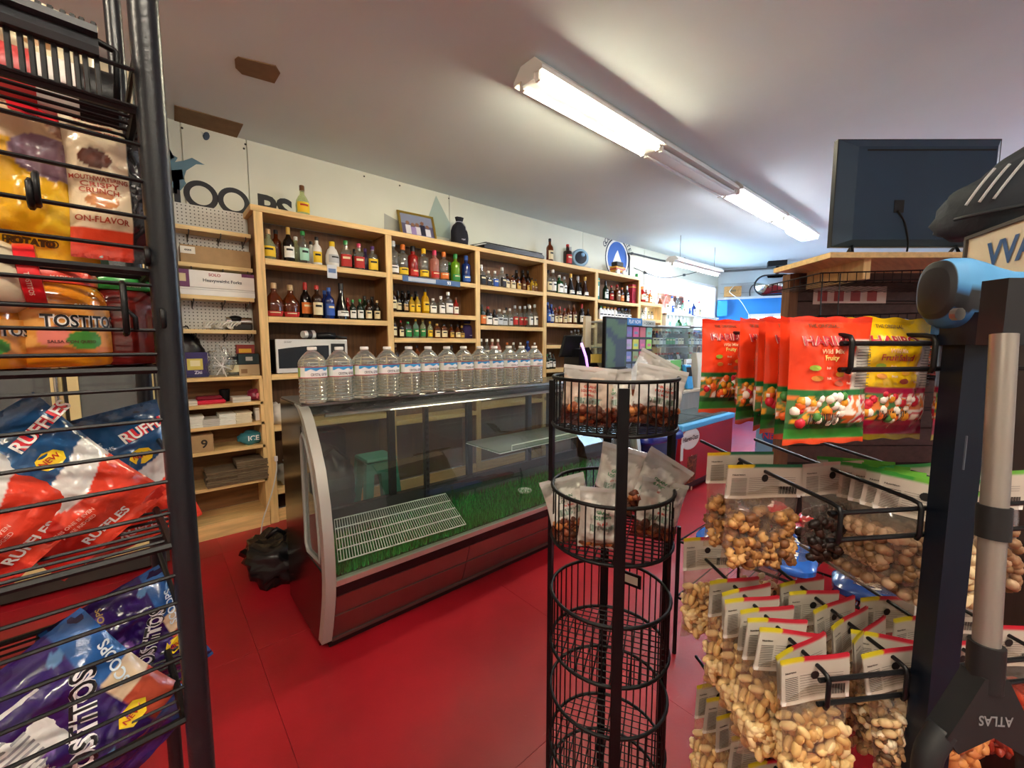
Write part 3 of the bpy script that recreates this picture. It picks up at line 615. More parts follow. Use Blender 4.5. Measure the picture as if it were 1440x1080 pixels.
# ------------------------------------------------------------------ curved-glass deli case
CX0, CX1, CYB = .52, 3.02, 2.54
CURVE = [(2.177, 1.160), (2.118, 1.142), (2.065, 1.10), (2.027, 1.052), (1.975, .985), (1.915, .887), (1.868, .74), (1.845, .60), (1.838, .48), (1.84, .40), (1.852, .32), (1.872, .25), (1.905, .15), (1.94, .06), (1.955, .0)]
def cv(z):
    for (y0, z0), (y1, z1) in zip(CURVE, CURVE[1:]):
        if z1 <= z <= z0: return y1+(y0-y1)*(z-z1)/(z0-z1)
    return CURVE[0][0]
case = thing('deli_case', ((CX0+CX1)/2, 2.2, 0), 'long curved-glass refrigerated deli case with stainless ends', 'display case')
FRM = mat('b9b8b0', .42, metal=.55); STN = mat('77716c', .18, metal=1, var=.12, vscale=3)
for k, x in enumerate((CX0, CX1-.045)):
    b = B(); n = len(CURVE)
    out = CURVE[:-1]; inn = [(y+.05, z) for y, z in CURVE[:-1]]
    v = [(x, y, z) for y, z in out]+[(x+.045, y, z) for y, z in out]+[(x, y, z) for y, z in inn]+[(x+.045, y, z) for y, z in inn]; m_ = len(out); f = []
    for i in range(m_-1):
        f += [[i, i+1, m_+i+1, m_+i], [2*m_+i, 3*m_+i, 3*m_+i+1, 2*m_+i+1], [i, 2*m_+i, 2*m_+i+1, i+1], [m_+i, m_+i+1, 3*m_+i+1, 3*m_+i]]
    b.add(v, f); part('end_frame', b, FRM, case, 40)
    xx = x+.006 if k == 0 else x+.03
    poly = [(y+.05, z) for y, z in CURVE]+[(CYB, 0), (CYB, 1.16)]
    # solid end panel with an oblong glass light: lower plate, rear post, top plate
    hz0, hz1 = .42, 1.06
    b = B(); low = [(cv(z)+.05, z) for z in (hz0, .36, .3, .2, .1, .02)]+[(CYB, .02), (CYB, hz0)]; b.prism(low, lambda y, z: (xx, y, z), lambda y, z: (xx+.012, y, z)); ep = part('end_panel', b, STN, case)
    b = B(); up = [(2.2, 1.155), (cv(1.1)+.05, 1.10), (cv(hz1)+.05, hz1), (CYB, hz1), (CYB, 1.155)]; b.prism(up, lambda y, z: (xx, y, z), lambda y, z: (xx+.012, y, z)); part('end_panel_top', b, STN, case)
    b = B(); b.box((xx, 2.16, hz0), (xx+.012, CYB, hz1)); part('end_panel_rear', b, STN, case)
    b = B(); zs = [hz0+(hz1-hz0)*i/8 for i in range(9)]; g = [(cv(z)+.05, z) for z in zs]+[(2.16, hz1), (2.16, hz0)]; b.prism(g, lambda y, z: (xx+.004, y, z), lambda y, z: (xx+.008, y, z)); part('side_glass', b, film('cfd6d2', .1, .03), case)
    b = B(); gk = [(cv(z)+.075, z) for z in [hz0+.05+(hz1-hz0-.1)*i/8 for i in range(9)]]+[(2.11, hz1-.03), (2.14, hz1-.06), (2.14, hz0+.06), (2.11, hz0+.03)]
    b.tube([(xx-.001, y, z) for y, z in gk], .009, 6, True); part('gasket', b, mat('8a8a86', .4), case, True)
b = B(); b.box((CX0+.01, 2.15, 1.145), (CX1-.01, CYB, 1.165), bev=.004); part('top_deck', b, mat('8d8d89', .25, metal=1), case)
# one bent pane from the top deck down to the rail
gpts = [(2.19, 1.152), (2.155, 1.15)]+[(y+.012, z) for y, z in CURVE[1:]]; gpts = [p for p in gpts if p[1] > .40]+[(cv(.40)+.012, .40)]
def gl(u, w):
    k = w*(len(gpts)-1); i = min(int(k), len(gpts)-2); q = k-i
    return (CX0+.045+(CX1-CX0-.09)*u, gpts[i][0]*(1-q)+gpts[i+1][0]*q, gpts[i][1]*(1-q)+gpts[i+1][1]*q)
b = B(); b.grid(gl, 8, 44); part('front_glass', b, film('e6efea', .008, .012, 1.7), case, True, fix=False)
XI0, XI1 = CX0+.046, CX1-.046
def fbar(z0, z1, o0, o1, M, name, x0=XI0, x1=XI1, sm=False):
    b = B(); zz = [z1, (z0+z1)/2, z0]; P = [(cv(z)+o0, z) for z in zz]+[(cv(z)+o1, z) for z in zz[::-1]]
    b.prism(P, lambda y, z: (x0, y, z), lambda y, z: (x1, y, z)); return part(name, b, M, case)
fbar(.372, .40, -.004, .03, mat('d2cfc6', .3, metal=.8), 'front_rail')
fbar(.315, .37, .008, .05, mat('1a0d0e', .25), 'dark_band')
RS = mat('94605c', .3, metal=.85, var=.1, vscale=4)  # stainless panels, the red floor's reflection put into their colour
xs_ = [XI0, 1.30, 2.16, XI1]
for x0, x1 in zip(xs_, xs_[1:]):
    fbar(.212, .313, .004, .03, RS, 'upper_kick_panel', x0+.003, x1-.003)
    fbar(.205, .211, -.002, .03, mat('8a8078', .3, metal=.9), 'crease_strip', x0+.003, x1-.003)
    fbar(.075, .204, .006, .035, RS, 'lower_kick_panel', x0+.003, x1-.003)
fbar(.055, .073, -.004, .05, mat('7a6e68', .35, metal=.8), 'toe_rail'); fbar(.0, .054, .03, .08, mat('1c0a0b', .6), 'toe_recess')
# inside
b = B(); b.box((XI0, cv(.4)+.03, .33), (XI1, CYB-.05, .40)); part('inner_deck', b, mat('1e4428', .6, var=.3, vscale=6), case)
b = B(); b.box((XI0, CYB-.05, .02), (XI1, CYB-.005, .47)); part('rear_panel', b, mat('4a4a48', .4, metal=.5), case)
b = B(); b.box((XI0, CYB-.06, 1.08), (XI1, CYB, 1.144)); part('rear_header', b, mat('3a3b3b', .4), case)
for x in (XI0+.02, 1.15, 1.76, 2.37, XI1-.02):
    b = B(); b.box((x-.02, CYB-.045, .47), (x+.02, CYB-.01, 1.08)); part('door_stile', b, mat('232527', .4), case)
for x0, x1 in ((XI0+.04, 1.13), (1.17, 1.74), (1.78, 2.35), (2.39, XI1-.04)):
    b = B(); b.box((x0, CYB-.028, .475), (x1, CYB-.022, 1.075)); part('rear_sliding_pane', b, film('dfe6e4', .03, .03, 1.4), case)
for x in (1.36, 2.55):       # slotted shelf standards
    b = B(); b.box((x, CYB-.09, .40), (x+.03, CYB-.06, 1.08)); part('shelf_standard', b, mat('2a2d2f', .4), case)
    b = B()
    for i in range(16): b.box((x+.008, CYB-.0915, .44+i*.04), (x+.022, CYB-.0895, .46+i*.04))
    part('standard_slots', b, mat('060606', .6), case)
b = B(); b.box((XI0, 2.2, 1.10), (XI1, 2.28, 1.144)); part('light_canopy', b, mat('2e3030', .4), case)
b = B(); b.cyl((XI0+.1, 2.24, 1.085), (XI1-.1, 2.24, 1.085), .013, 10); part('inner_tube', b, mat('c9ccca', .3), case, 60)
# grass strip
g = B(); rnd = random.Random(3)
for i in range(16000):
    x = rnd.uniform(XI0+.02, XI1-.02); y = cv(.42)+.04+rnd.random()**1.2*.42; h = rnd.uniform(.025, .055); a = rnd.uniform(0, 6.28); w = .0035
    if y > cv(.42)+.2 and rnd.random() < .35: continue
    dx, dy = math.cos(a)*w, math.sin(a)*w; lx, ly = rnd.uniform(-.012, .012), rnd.uniform(-.012, .012)
    g.add([(x-dx, y-dy, .40), (x+dx, y+dy, .40), (x+lx, y+ly, .40+h)], [[0, 1, 2]], ('1f8a3c', '36a84a', '157032')[i % 3])
tag(part('artificial_grass', g, PAINT(.6), case, fix=False), kind='stuff')
# white wire rack lying tilted on the deck
def wire_rack(c, label, name, ux, uy, nw, nb, r0, legs=False):
    t = thing(name, c[0], label, 'rack', None); o, e1, e2 = [Vector(q) for q in c]
    fr = B(); fr.tube([o, o+e1, o+e1+e2, o+e2], r0*1.6, 6, True); part('frame', fr, mat('e9ede6', .35), t)
    rd = B()
    for i in range(1, nw): rd.cyl(o+e1*(i/nw), o+e1*(i/nw)+e2, r0, 4)
    tag(part('rods', rd, mat('e4e8e0', .35), t), kind='stuff')
    for j in range(1, nb): q = B(); q.cyl(o+e2*(j/nb), o+e2*(j/nb)+e1, r0*1.5, 6); part('cross_bar', q, mat('e9ede6', .35), t)
    return t
def pl3(x, y, y0, z0, sl):   # plane z = z0+sl*(Y-y0)
    d = ray(x, y); tt = (z0+sl*(0-y0)-CAM.z)/(d.z-sl*d.y); return CAM+d*tt
A = [pl3(x, y, 1.95, .455, .12) for x, y in ((476, 790), (655, 737), (620, 696), (470, 731))]
wire_rack((A[0], A[1]-A[0], A[3]-A[0]), 'white wire shelf rack lying inside the deli case at left', 'wire_rack', 0, 0, 52, 4, .0022)
Sg = [pZ(655, 660, .74), pZ(777, 628, .74)]
o = Vector((1.68, 2.05, .74)); t = wire_rack((o, Vector((1.18, 0, 0)), Vector((0, .38, 0))), 'clear glass shelf on white wire frame inside the case at right', 'wire_shelf', 0, 0, 40, 3, .002)
b = B(); b.box((o.x, o.y, .744), (o.x+1.18, o.y+.38, .752)); part('glass_plate', b, film('e4f2ea', .05, .4, 1.2), t)
fl_ = B(); fl_.tube([o+Vector((.1, -.004, 0)), o+Vector((.1, -.004, .04)), o+Vector((1.16, -.004, .04)), o+Vector((1.16, -.004, 0))], .004, 6); part('front_lip', fl_, mat('e9ede6', .35), t)
p = pZ(738, 693, .405); t = thing('dish', p, 'small white dish lying on the case deck', 'dish'); b = B(); b.lathe([(.02, 0), (.045, .008), (.05, .02), (.046, .021), (.02, .01)], 18); lpart('bowl', b, WHITE, t, 40)
b = B(); b.lathe([(.0485, .0195), (.0505, .022), (.046, .0225)], 18, cap=False); lpart('rim', b, mat('d8d8d2', .4), t, True)
# ------------------------------------------------------------------ gallon water bottles standing on the case
j0, j1 = pZ(442, 566, 1.165), pZ(751, 537.5, 1.165)
JX = [442, 479, 511, 543, 572, 599, 625, 649, 672, 694, 715, 734, 751]
def jug_meshes():
    h, r = .272, .0655; n = 28
    prof = [(.80, 0), (.95, .015), (1, .05), (1, .08)]
    for i in range(5): z = .10+i*.07; prof += [(.92, z), (1, z+.025), (1, z+.045)]
    prof += [(.97, .455), (.97, .66), (1, .675), (1, .71), (.93, .76), (.72, .83), (.45, .90), (.30, .93), (.28, .955)]
    g = B(); g.lathe([(a*r, z*h) for a, z in prof], n)
    wtr = B(); wtr.lathe([(a*r*.982, max(z*h, .003)) for a, z in prof if z < .95], n)
    c = B(); c.lathe([(.32*r, .945*h), (.33*r, .95*h), (.33*r, .99*h), (.30*r, h)], 18)
    lb = B(); rr = r*.985
    def ln(u, w): a = math.radians(-90-150+300*u); return (rr*math.cos(a), rr*math.sin(a), h*(.455+.20*w))
    def lc(u, w):
        if w < .1 or w > .9: return 'a02a3a'
        if u < .3 or u > .7: return 'e4ece4' if u > .2 else '8ab84a'
        if w < .42: return 'f0f2f0'
        m = .62+.16*math.sin((u-.3)*22)**2
        if w < m: return 'f2f6f8'
        return '2f97d4'
    lb.grid(ln, 60, 20, lc)
    tx = B()
    def lf(x, y): a = -math.pi/2+x/rr; return ((rr+.0006)*math.cos(a), (rr+.0006)*math.sin(a), y)
    lettering(tx, 'CRYSTAL GEYSER', lf, .0, h*.515, .013, w=.085, col='1c2a4a')
    return g.data('jug', 35), wtr.data('water', True), c.data('cap', 40), lb.data('lab', True, fix=False), tx.data('txt', fix=False)
JM = jug_meshes()
for i, x in enumerate(JX):
    f_ = (x-442)/(751-442); k = f_
    # equal steps along the row
    q = j0.lerp(j1, i/12)
    if i == 0: BASE = q
    t = thing('water_jug', (q.x, q.y+.004*(i % 2), 1.165), 'clear gallon water bottle with blue label on the case, %s from the left end' % ORD[i], 'water bottle', 'gallon water bottles on the deli case', rz=.25)
    link('shell', JM[0], film('f6faf8', .13, .03, 1.7), t); link('water', JM[1], mat('f4fbf8', .0, trans=1, ior=1.33), t); link('cap', JM[2], WHITE, t)
    lo = link('wrap_label', JM[3], PAINT(.4), t); link('label_lettering', JM[4], PAINT(.5), lo)
# ------------------------------------------------------------------ pegboard cabinet left of the bays
at0 = pY(222, 500, 3.45)
XP0, XP1 = at0.x, .655
t = thing('pegboard_cabinet', (.1, S+.1, 0), 'wooden wall cabinet with white pegboard above and deep shelves below', 'cabinet')
b = B(); b.box((XP0, W-.022, 1.21), (XP1, W-.004, 2.495)); pb = part('pegboard', b, mat('d9d8d0', .55), t)
b = B()
x = XP0+.03
while x < XP1-.02:
    z = 1.235
    while z < 2.48: b.add([(x+.0045*math.cos(a*math.pi/3), W-.0228, z+.0045*math.sin(a*math.pi/3)) for a in range(6)], [[0, 1, 2, 3, 4, 5]]); z += .0254*1.0
    x += .0254
tag(part('peg_holes', b, mat('2a2824', .8), pb, fix=False), kind='stuff')
for z in (2.30, 2.04, 1.81, 1.56):
    b = B(); b.box((XP0+.02, W-.20, z-.03), (XP1, W-.03, z), bev=.002); sh = part('pegboard_shelf', b, PINE(0), t)
    for x in (.27, .46, .62):
        q = B(); q.tube([(x, W-.205, z-.028), (x, W-.205, z-.045), (x, W-.03, z-.075)], .004, 5); q.cyl((x, W-.03, z-.09), (x, W-.03, z-.02), .004, 5); part('bracket', q, mat('2a2018', .5), sh)
for z in (1.205, 1.005, .845, .66, .385):
    b = B(); b.box((XP0, S-.01, z-.025), (XP1, W-.005, z), bev=.002); part('shelf', b, OAK(0), t)
b = B(); b.box((XP0, S-.02, .0), (XP1, W-.005, .115)); part('plinth', b, OAK(0), t)
b = B(); b.box((XP0, W-.014, .12), (XP1, W-.004, 1.18)); part('rear_board', b, PLY(0), t)
b = B(); b.box((.635, S-.01, .115), (.659, W-.005, 1.18)); part('side_board', b, OAK(2), t)
# ------------------------------------------------------------------ things in the pegboard cabinet
def boxy(name, pos, dims, col, label, cat, panel=None, txt=None, tcol='222222', rz=0, group=None, M=None, bev=.002, th=.3, tw=None):
    """carton with a printed front; local origin at the middle of its base, front faces -y"""
    w, d, h = dims; t = thing(name, pos, label, cat, group, rz)
    b = B(); b.box((-w/2, -d/2, 0), (w/2, d/2, h), bev=bev); lpart('body', b, M or mat(col, .6), t)
    if panel:
        b = B(); fn = lambda x, z: (x, -d/2-.0008, z)
        for k_, (x0, z0, x1, z1, c) in enumerate(panel): b = B(); blob(b, lambda x, z: (x, -d/2-.0008-.0002*k_, z), [(x0*w, z0*h), (x1*w, z0*h), (x1*w, z1*h), (x0*w, z1*h)], c); lpart('printed_patch', b, PAINT(.5), t, fix=False)
    if txt:
        fn = lambda x, z: (x, -d/2-.0026, z)
        for (s_, x, z, hh, c) in txt: b = B(); lettering(b, s_, fn, x*w, z*h, hh*h, col=c); lpart('lettering', b, PAINT(.5), t, fix=False)
    return t
def at(x, y, Y): return pY(x, y, Y)
p0, p1 = at(254, 374, W-.13), at(351, 380, W-.13)
boxy('cardboard_box', ((p0.x+p1.x)/2, W-.12, 2.04), (p1.x-p0.x, .15, .125), 'a98a5c', 'long flat cardboard box on the upper pegboard shelf', 'box', panel=[(-.5, .5, -.3, .9, 'e6e2d4')], txt=[('4444', -.4, .7, .12, '222222')], M=CARD)
p0, p1 = at(247, 418, W-.15), at(357, 418, W-.15); w = p1.x-p0.x
boxy('fork_box', ((p0.x+p1.x)/2, W-.12, 1.865), (w, .16, .125), 'ece8e0', 'white and purple box of heavyweight forks on the pegboard shelf', 'box', panel=[(-.5, 0, -.33, 1, '6a2a5c'), (-.47, .3, -.37, .75, 'd8c49a'), (.33, .8, .5, 1, '6a2a5c')], txt=[('SOLO', -.02, .78, .17, 'a02438'), ('Heavyweight Forks', .08, .42, .24, '3a3a44')])
boxy('flat_carton', ((p0.x+p1.x)/2, W-.12, 1.81), (w, .16, .053), 'f0eee8', 'flat white carton lying under the fork box', 'box', panel=[(-.5, .7, .5, .85, 'd8d6d0')])
# coil bundles of white cord
for i, x in enumerate((296, 313, 328)):
    p = at(x, 466, W-.14); t = thing('cord_bundle', (p.x, W-.14, 1.56), 'white coiled cord bundle, %s from left on the pegboard shelf' % ORD[i], 'cord', 'white cords on pegboard shelf')
    for k in range(5): b = B(); r = .028-.003*abs(k-2); b.tube([(.035*(k-2)*.35+r*math.cos(a*.6)*.9, -.03+.03*math.sin(a*.6+k), .034+r*math.sin(a*.6+.3*k)) for a in range(11)], .006, 6, True); lpart('loop', b, mat('dcd8cc', .5), t, True)
p = at(350, 464, W-.14); t = thing('foil_roll_dispenser', (.55, W-.13, 1.56), 'black and chrome roll dispenser at the right end of pegboard shelf', 'dispenser')
b = B(); b.box((-.085, -.05, 0), (.085, .05, .05), bev=.008); lpart('base', b, mat('26221f', .4), t)
b = B(); b.cyl((-.085, -.01, .065), (.085, -.01, .065), .035, 18); lpart('roll', b, CHROME, t, 40)
b = B(); b.lathe([(.055, .1), (.05, .125), (.03, .14), (.0, .145)], 16, (-.02, 0, -.03)); lpart('lid', b, BLK, t, True)
# row on the long shelf under the pegboard
zz = 1.205; Y0 = S+.13
boxy('snack_packet', (at(275, 528, Y0).x, Y0, zz), (.155, .05, .185), '3a2f66', 'purple packet with a yellow picture on the long shelf', 'packet', panel=[(-.3, .3, .3, .75, 'd8c860'), (-.18, .45, .2, .68, 'ece4b4'), (-.48, .02, .48, .16, '2a2a5c')], txt=[('Ziti', .1, .2, .13, 'd8d8e8')])
t = thing('black_bag', (at(262, 500, Y0+.1).x, Y0+.11, zz), 'crumpled black plastic bag behind the purple packet', 'bag')
def crumple(b, rx, ry, rz_, seed, n=18, amp=.28, flat=.25):
    def fn(u, w):
        a = 2*math.pi*u; e = math.pi*(w-.5); q = Vector((math.cos(a)*math.cos(e), math.sin(a)*math.cos(e), math.sin(e)))
        k = 1+amp*(noise.noise(q*2.3+Vector((seed, 0, 0))))+amp*.5*abs(noise.noise(q*6+Vector((0, seed, 0))))
        return (q.x*rx*k, q.y*ry*k, max(0, rz_*(q.z*k+.85)))
    b.grid(fn, n, n); return b
b = B(); crumple(b, .11, .07, .17, 3); lpart('film', b, mat('141214', .3), t, True); b = B(); b.tube([(-.03, 0, .28), (-.06, .01, .36), (.02, .02, .38), (.05, 0, .3)], .006, 5); lpart('handle_loop', b, mat('141214', .3), t, True)
t = thing('clear_bag', (at(312, 526, Y0-.05).x, Y0-.05, zz), 'crumpled clear plastic bag with bright creases on the long shelf', 'bag')
b = B(); crumple(b, .075, .05, .115, 9, 20, .5); lpart('film', b, film('f2f4f2', .12, .06, 1.8), t, True); b = B()
for k in range(5): a = k*1.3; b.tube([(.05*math.cos(a), -.04, .07+.08*math.sin(a)), (0, -.055, .08), (-.06*math.cos(a+.4), -.04, .09-.07*math.sin(a))], .0025, 4)
lpart('creases', b, WHITE, t)
t = thing('spice_jar', (at(329, 526, Y0).x, Y0, zz), 'small clear jar with cream label on the long shelf', 'jar')
b = B(); b.lathe([(.045, 0), (.05, .01), (.05, .1), (.035, .12), (.035, .13)], 16); lpart('glass', b, GL['clear'], t, 40); b = B(); b.lathe([(.04, .125), (.04, .15)], 16); lpart('lid', b, BLK, t); b = B(); b.lathe([(.0506, .03), (.0506, .085)], 16, cap=False); lpart('paper_label', b, mat('cfc49a', .6), t, True)
boxy('tea_box', (at(350, 528, Y0).x, Y0, zz), (.14, .08, .17), '1a2e30', 'dark green and tan box at the right of the long shelf', 'box', panel=[(-.5, 0, .5, .5, 'b49c78'), (-.5, .5, .5, .55, '0d1a1a'), (-.15, .68, .18, .86, 'b9bcb4'), (-.4, .1, -.1, .3, '8a6a48')])
boxy('candy_carton', (at(345, 496, Y0+.02).x, Y0+.02, zz+.171), (.12, .07, .07), '8a3028', 'small red and yellow carton on top of the dark box', 'box', panel=[(-.4, .1, .3, .55, 'd8a82a')])
# next shelf down
zz = 1.005; Y0 = S+.10
boxy('card_stack', (at(262, 566, Y0).x, Y0, zz), (.12, .14, .035), 'd8d4c8', 'stack of white cards at the left of the red tray shelf', 'cards', panel=[(-.5, .4, .5, .5, 'a8a498')])
t = thing('red_tray', (at(294, 564, Y0).x, Y0, zz), 'bright red plastic packet tray on the third cabinet shelf', 'tray'); b = B(); b.box((-.1, -.06, 0), (.1, .06, .03), bev=.01); lpart('tray', b, mat('d02a44', .35), t); b = B(); b.box((-.08, -.04, .03), (.08, .05, .058), bev=.01); lpart('packets', b, mat('7a1c2c', .4), t)
t = thing('black_cup', (at(317, 563, Y0+.06).x, Y0+.08, zz), 'black cup standing behind the red tray', 'cup'); b = B(); b.lathe([(.03, 0), (.037, .09), (.034, .09), (.028, .005)], 16); lpart('wall', b, BLK, t, 40); b = B(); b.lathe([(.036, .086), (.039, .091), (.036, .094)], 16, cap=False); lpart('rim', b, BLK, t)
boxy('card_stack', (at(338, 564, Y0).x, Y0-.01, zz), (.12, .14, .04), 'cfcabc', 'stack of pale leaflets beside the black cup', 'cards', panel=[(-.5, .4, .5, .5, 'a09a8c')])
t = thing('red_packets', (at(359, 562, Y0).x, Y0, zz), 'red and purple crinkled packet at the right of the third shelf', 'packet'); b = B(); crumple(b, .055, .06, .045, 5, 14, .4); lpart('film', b, mat('8a2440', .3), t, True); b = B(); b.box((.0, -.066, .02), (.05, -.058, .06)); lpart('print', b, mat('d87a8a', .4), t)
zz = .845
for i, (x, c) in enumerate(((254, 'e4e0d6'), (274, 'eceade'), (297, 'c9c4ba'), (319, 'eceade'), (342, 'e0d4b4'))):
    p = at(x, 596, Y0-.02); t = thing('paper_stack', (p.x, Y0-.03, zz), 'stack of folded paper bags, %s from left on the fourth cabinet shelf' % ORD[i], 'paper', 'paper stacks on the cabinet shelf')
    for k in range(4 if i == 2 else 6):
        b = B(); a = random.uniform(-.006, .006); b.box((-.052+a, -.07+a, k*.0135), (.052+a, .12, k*.0135+.0125), bev=.001); lpart('bundle', b, mat(c, .8, var=.05, vscale=30), t)
boxy('white_carton', (at(363, 594, Y0).x, Y0, zz), (.045, .08, .10), 'e8e6e0', 'narrow white carton at the right of the paper stacks', 'box', panel=[(-.5, .8, .5, .9, 'b8b6b0')])
zz = .66
boxy('cardboard_box', (at(276, 630, Y0-.02).x, Y0-.02, zz), (.20, .16, .125), 'b08a5c', 'small cardboard box marked with a handwritten 9', 'box', panel=[(-.5, 0, -.22, 1, 'd9d8d4')], txt=[('9', .22, .5, .5, '2a2218')], M=CARD)
t = thing('ice_packet', (at(353, 624, Y0).x, Y0, zz), 'teal crinkled plastic packet on the fifth cabinet shelf', 'packet'); b = B(); crumple(b, .085, .07, .055, 12, 16, .4); lpart('film', b, mat('3a7a86', .2), t, True); b = B(); lettering(b, 'ICE', lambda x, z: (x, -.075, z), .01, .055, .04, col='e4eef0'); lpart('lettering', b, PAINT(.4), t, fix=False)
zz = .385
for i, (x, n, lab) in enumerate(((313, 7, 'lower stack of brown paper sacks in the cabinet'), (353, 10, 'taller stack of brown paper sacks beside the cabinet upright'))):
    p = at(x, 675, Y0-.02); t = thing('sack_stack', (p.x, Y0-.03, zz), lab, 'paper sacks', 'brown sack stacks')
    for k in range(n): b = B(); a = random.uniform(-.008, .008); b.box((-.105+a, -.09+a, k*.0165), (.105+a, .13, k*.0165+.015), bev=.002); lpart('sack', b, mat('6e5c46', .9, var=.12, vscale=25), t)
# ------------------------------------------------------------------ microwave
p0, p1 = at(389, 527, S+.0), at(489, 520, S+.0); mz = 1.205
t = thing('microwave', ((p0.x+p1.x)/2, S+.17, mz), 'white microwave oven with dark window on the shelf', 'microwave')
w = p1.x-p0.x; b = B(); b.box((-w/2, -.17, .012), (w/2, .12, .285), bev=.008); lpart('body', b, mat('1f2022', .4), t)
b = B(); b.box((-w/2, -.182, .012), (w/2, -.17, .285), bev=.004); lpart('front', b, mat('dadad6', .35), t)
b = B(); fn = lambda x, z: (x, -.1835, z); blob(b, fn, [(-w*.47, .05), (w*.22, .05), (w*.22, .235)]+[(w*.22-w*.69*k/8, .235-.03*(k/8)**2) for k in range(1, 9)], '30343a'); lpart('door_window', b, mat('2c3036', .15), t, fix=False)
b = B(); b.box((w*.25, -.186, .04), (w*.46, -.182, .25), bev=.002); cp = lpart('control_panel', b, mat('2a2c2e', .3), t)
b = B(); [b.box((w*.28+i*w*.055, -.188, .06+j*.035), (w*.28+i*w*.055+w*.04, -.186, .085+j*.035)) for i in range(3) for j in range(4)]; lpart('keypad', b, mat('8a8c8e', .4), t)
b = B(); lettering(b, 'SHARP', fn, -w*.34, .262, .014, col='8a8a86'); lpart('lettering', b, PAINT(.4), t, fix=False)
for x in (-w*.42, w*.42): b = B(); b.cyl((x, -.1, 0), (x, -.1, .013), .012, 10); lpart('foot', b, BLK, t)
t = thing('cup_stack', (at(434, 472, S+.1).x, S+.12, mz+.286), 'patterned paper cup lying on the microwave', 'cup', rz=.4); b = B(); b.lathe([(.03, 0), (.04, .1), (.037, .1), (.027, .004)], 16); b.v = [(z-.05, y, x+.041) for x, y, z in b.v]; lpart('wall', b, mat('e0dcd4', .5), t, 40); b = B(); b.lathe([(.0345, .03), (.0375, .07)], 16, cap=False); b.v = [(z-.05, y, x+.041) for x, y, z in b.v]; lpart('dark_print', b, mat('3a3434', .5), t)
t = thing('hairdryer', (at(462, 474, S+.1).x, S+.12, mz+.286), 'black hand tool lying on top of the microwave', 'tool'); b = B(); b.tube([(-.09, 0, .03), (0, 0, .035), (.06, 0, .03)], .03, 10); lpart('barrel', b, mat('1a1a1c', .4), t, True); b = B(); b.tube([(.05, 0, .03), (.10, -.03, .02), (.15, -.05, .015)], .013, 8); lpart('grip', b, mat('2a2a2c', .4), t, True)
# ------------------------------------------------------------------ clutter in the clerk's aisle
t = thing('plastic_bag', (at(388, 597, S+.12).x+.02, S+.12, .79), 'white and pink plastic bag on the shelf behind the case', 'bag'); b = B(); crumple(b, .10, .07, .09, 21, 16, .45); lpart('film', b, mat('d8d0c4', .3), t, True); b = B(); b.box((.02, -.079, .05), (.07, -.07, .12)); lpart('print', b, mat('c04a50', .4), t)
t = thing('plastic_bag', (.85, S+.13, .27), 'grey clear plastic bag on the lowest bay shelf', 'bag'); b = B(); crumple(b, .11, .08, .1, 25, 16, .45); lpart('film', b, film('d8d8d0', .5, .1), t, True); b = B(); b.tube([(-.05, 0, .2), (0, -.02, .24), (.05, 0, .19)], .008, 5); lpart('knot', b, mat('d8d8d0', .4), t, True)
t = thing('black_appliance', (.86, S+.12, .79-.40), 'black box appliance with white power cord below the bay shelf', 'appliance')
t.location = (.86, S+.14, .27); 
bpy.data.objects.remove(t)
t = thing('power_box', (1.05, S+.14, .27), 'black box appliance on the lowest bay shelf', 'appliance'); b = B(); b.box((-.1, -.1, 0), (.25, .12, .42), bev=.01); lpart('body', b, mat('0e0e10', .4), t); b = B(); b.box((-.08, -.102, .3), (.2, -.1, .38)); lpart('panel', b, mat('1e2024', .3), t)
cpts = [at(388, 645, S-.02), at(389, 660, S-.03), at(383, 690, S-.05), at(375, 715, S-.06), at(369, 735, S-.08), pZ(366, 765, .006), pZ(372, 780, .006)]
b = B()
from itertools import pairwise
def smooth_path(P, n=6):
    P = [Vector(p) for p in P]; out = []
    for i in range(len(P)-1):
        a, b_, c, d = P[max(i-1, 0)], P[i], P[i+1], P[min(i+2, len(P)-1)]
        for k in range(n):
            t_ = k/n; out.append(.5*((2*b_)+(c-a)*t_+(2*a-5*b_+4*c-d)*t_*t_+(3*b_-a-3*c+d)*t_**3))
    return out+[P[-1]]
b.tube(smooth_path(cpts), .005, 6); t = thing('extension_cable', cpts[-1], 'white power cord hanging from shelf down to the floor', 'cord'); part('cable', b, mat('d8d4cc', .5), t, True)
b = B(); b.box(cpts[0]-Vector((.012, .01, .02)), cpts[0]+Vector((.012, .01, .02)), bev=.003); part('plug', b, mat('e4e0d8', .5), t)
fp = pZ(385, 780, 0); t = thing('floor_bag', (.52, 2.86, 0), 'black plastic bag slumped on the floor behind the case end', 'bag'); b = B(); crumple(b, .16, .22, .14, 31, 20, .4); lpart('film', b, mat('121114', .25), t, True); b = B(); b.tube([(-.05, -.05, .28), (0, -.08, .33), (.05, -.03, .27)], .015, 6); lpart('knot', b, mat('121114', .3), t, True)
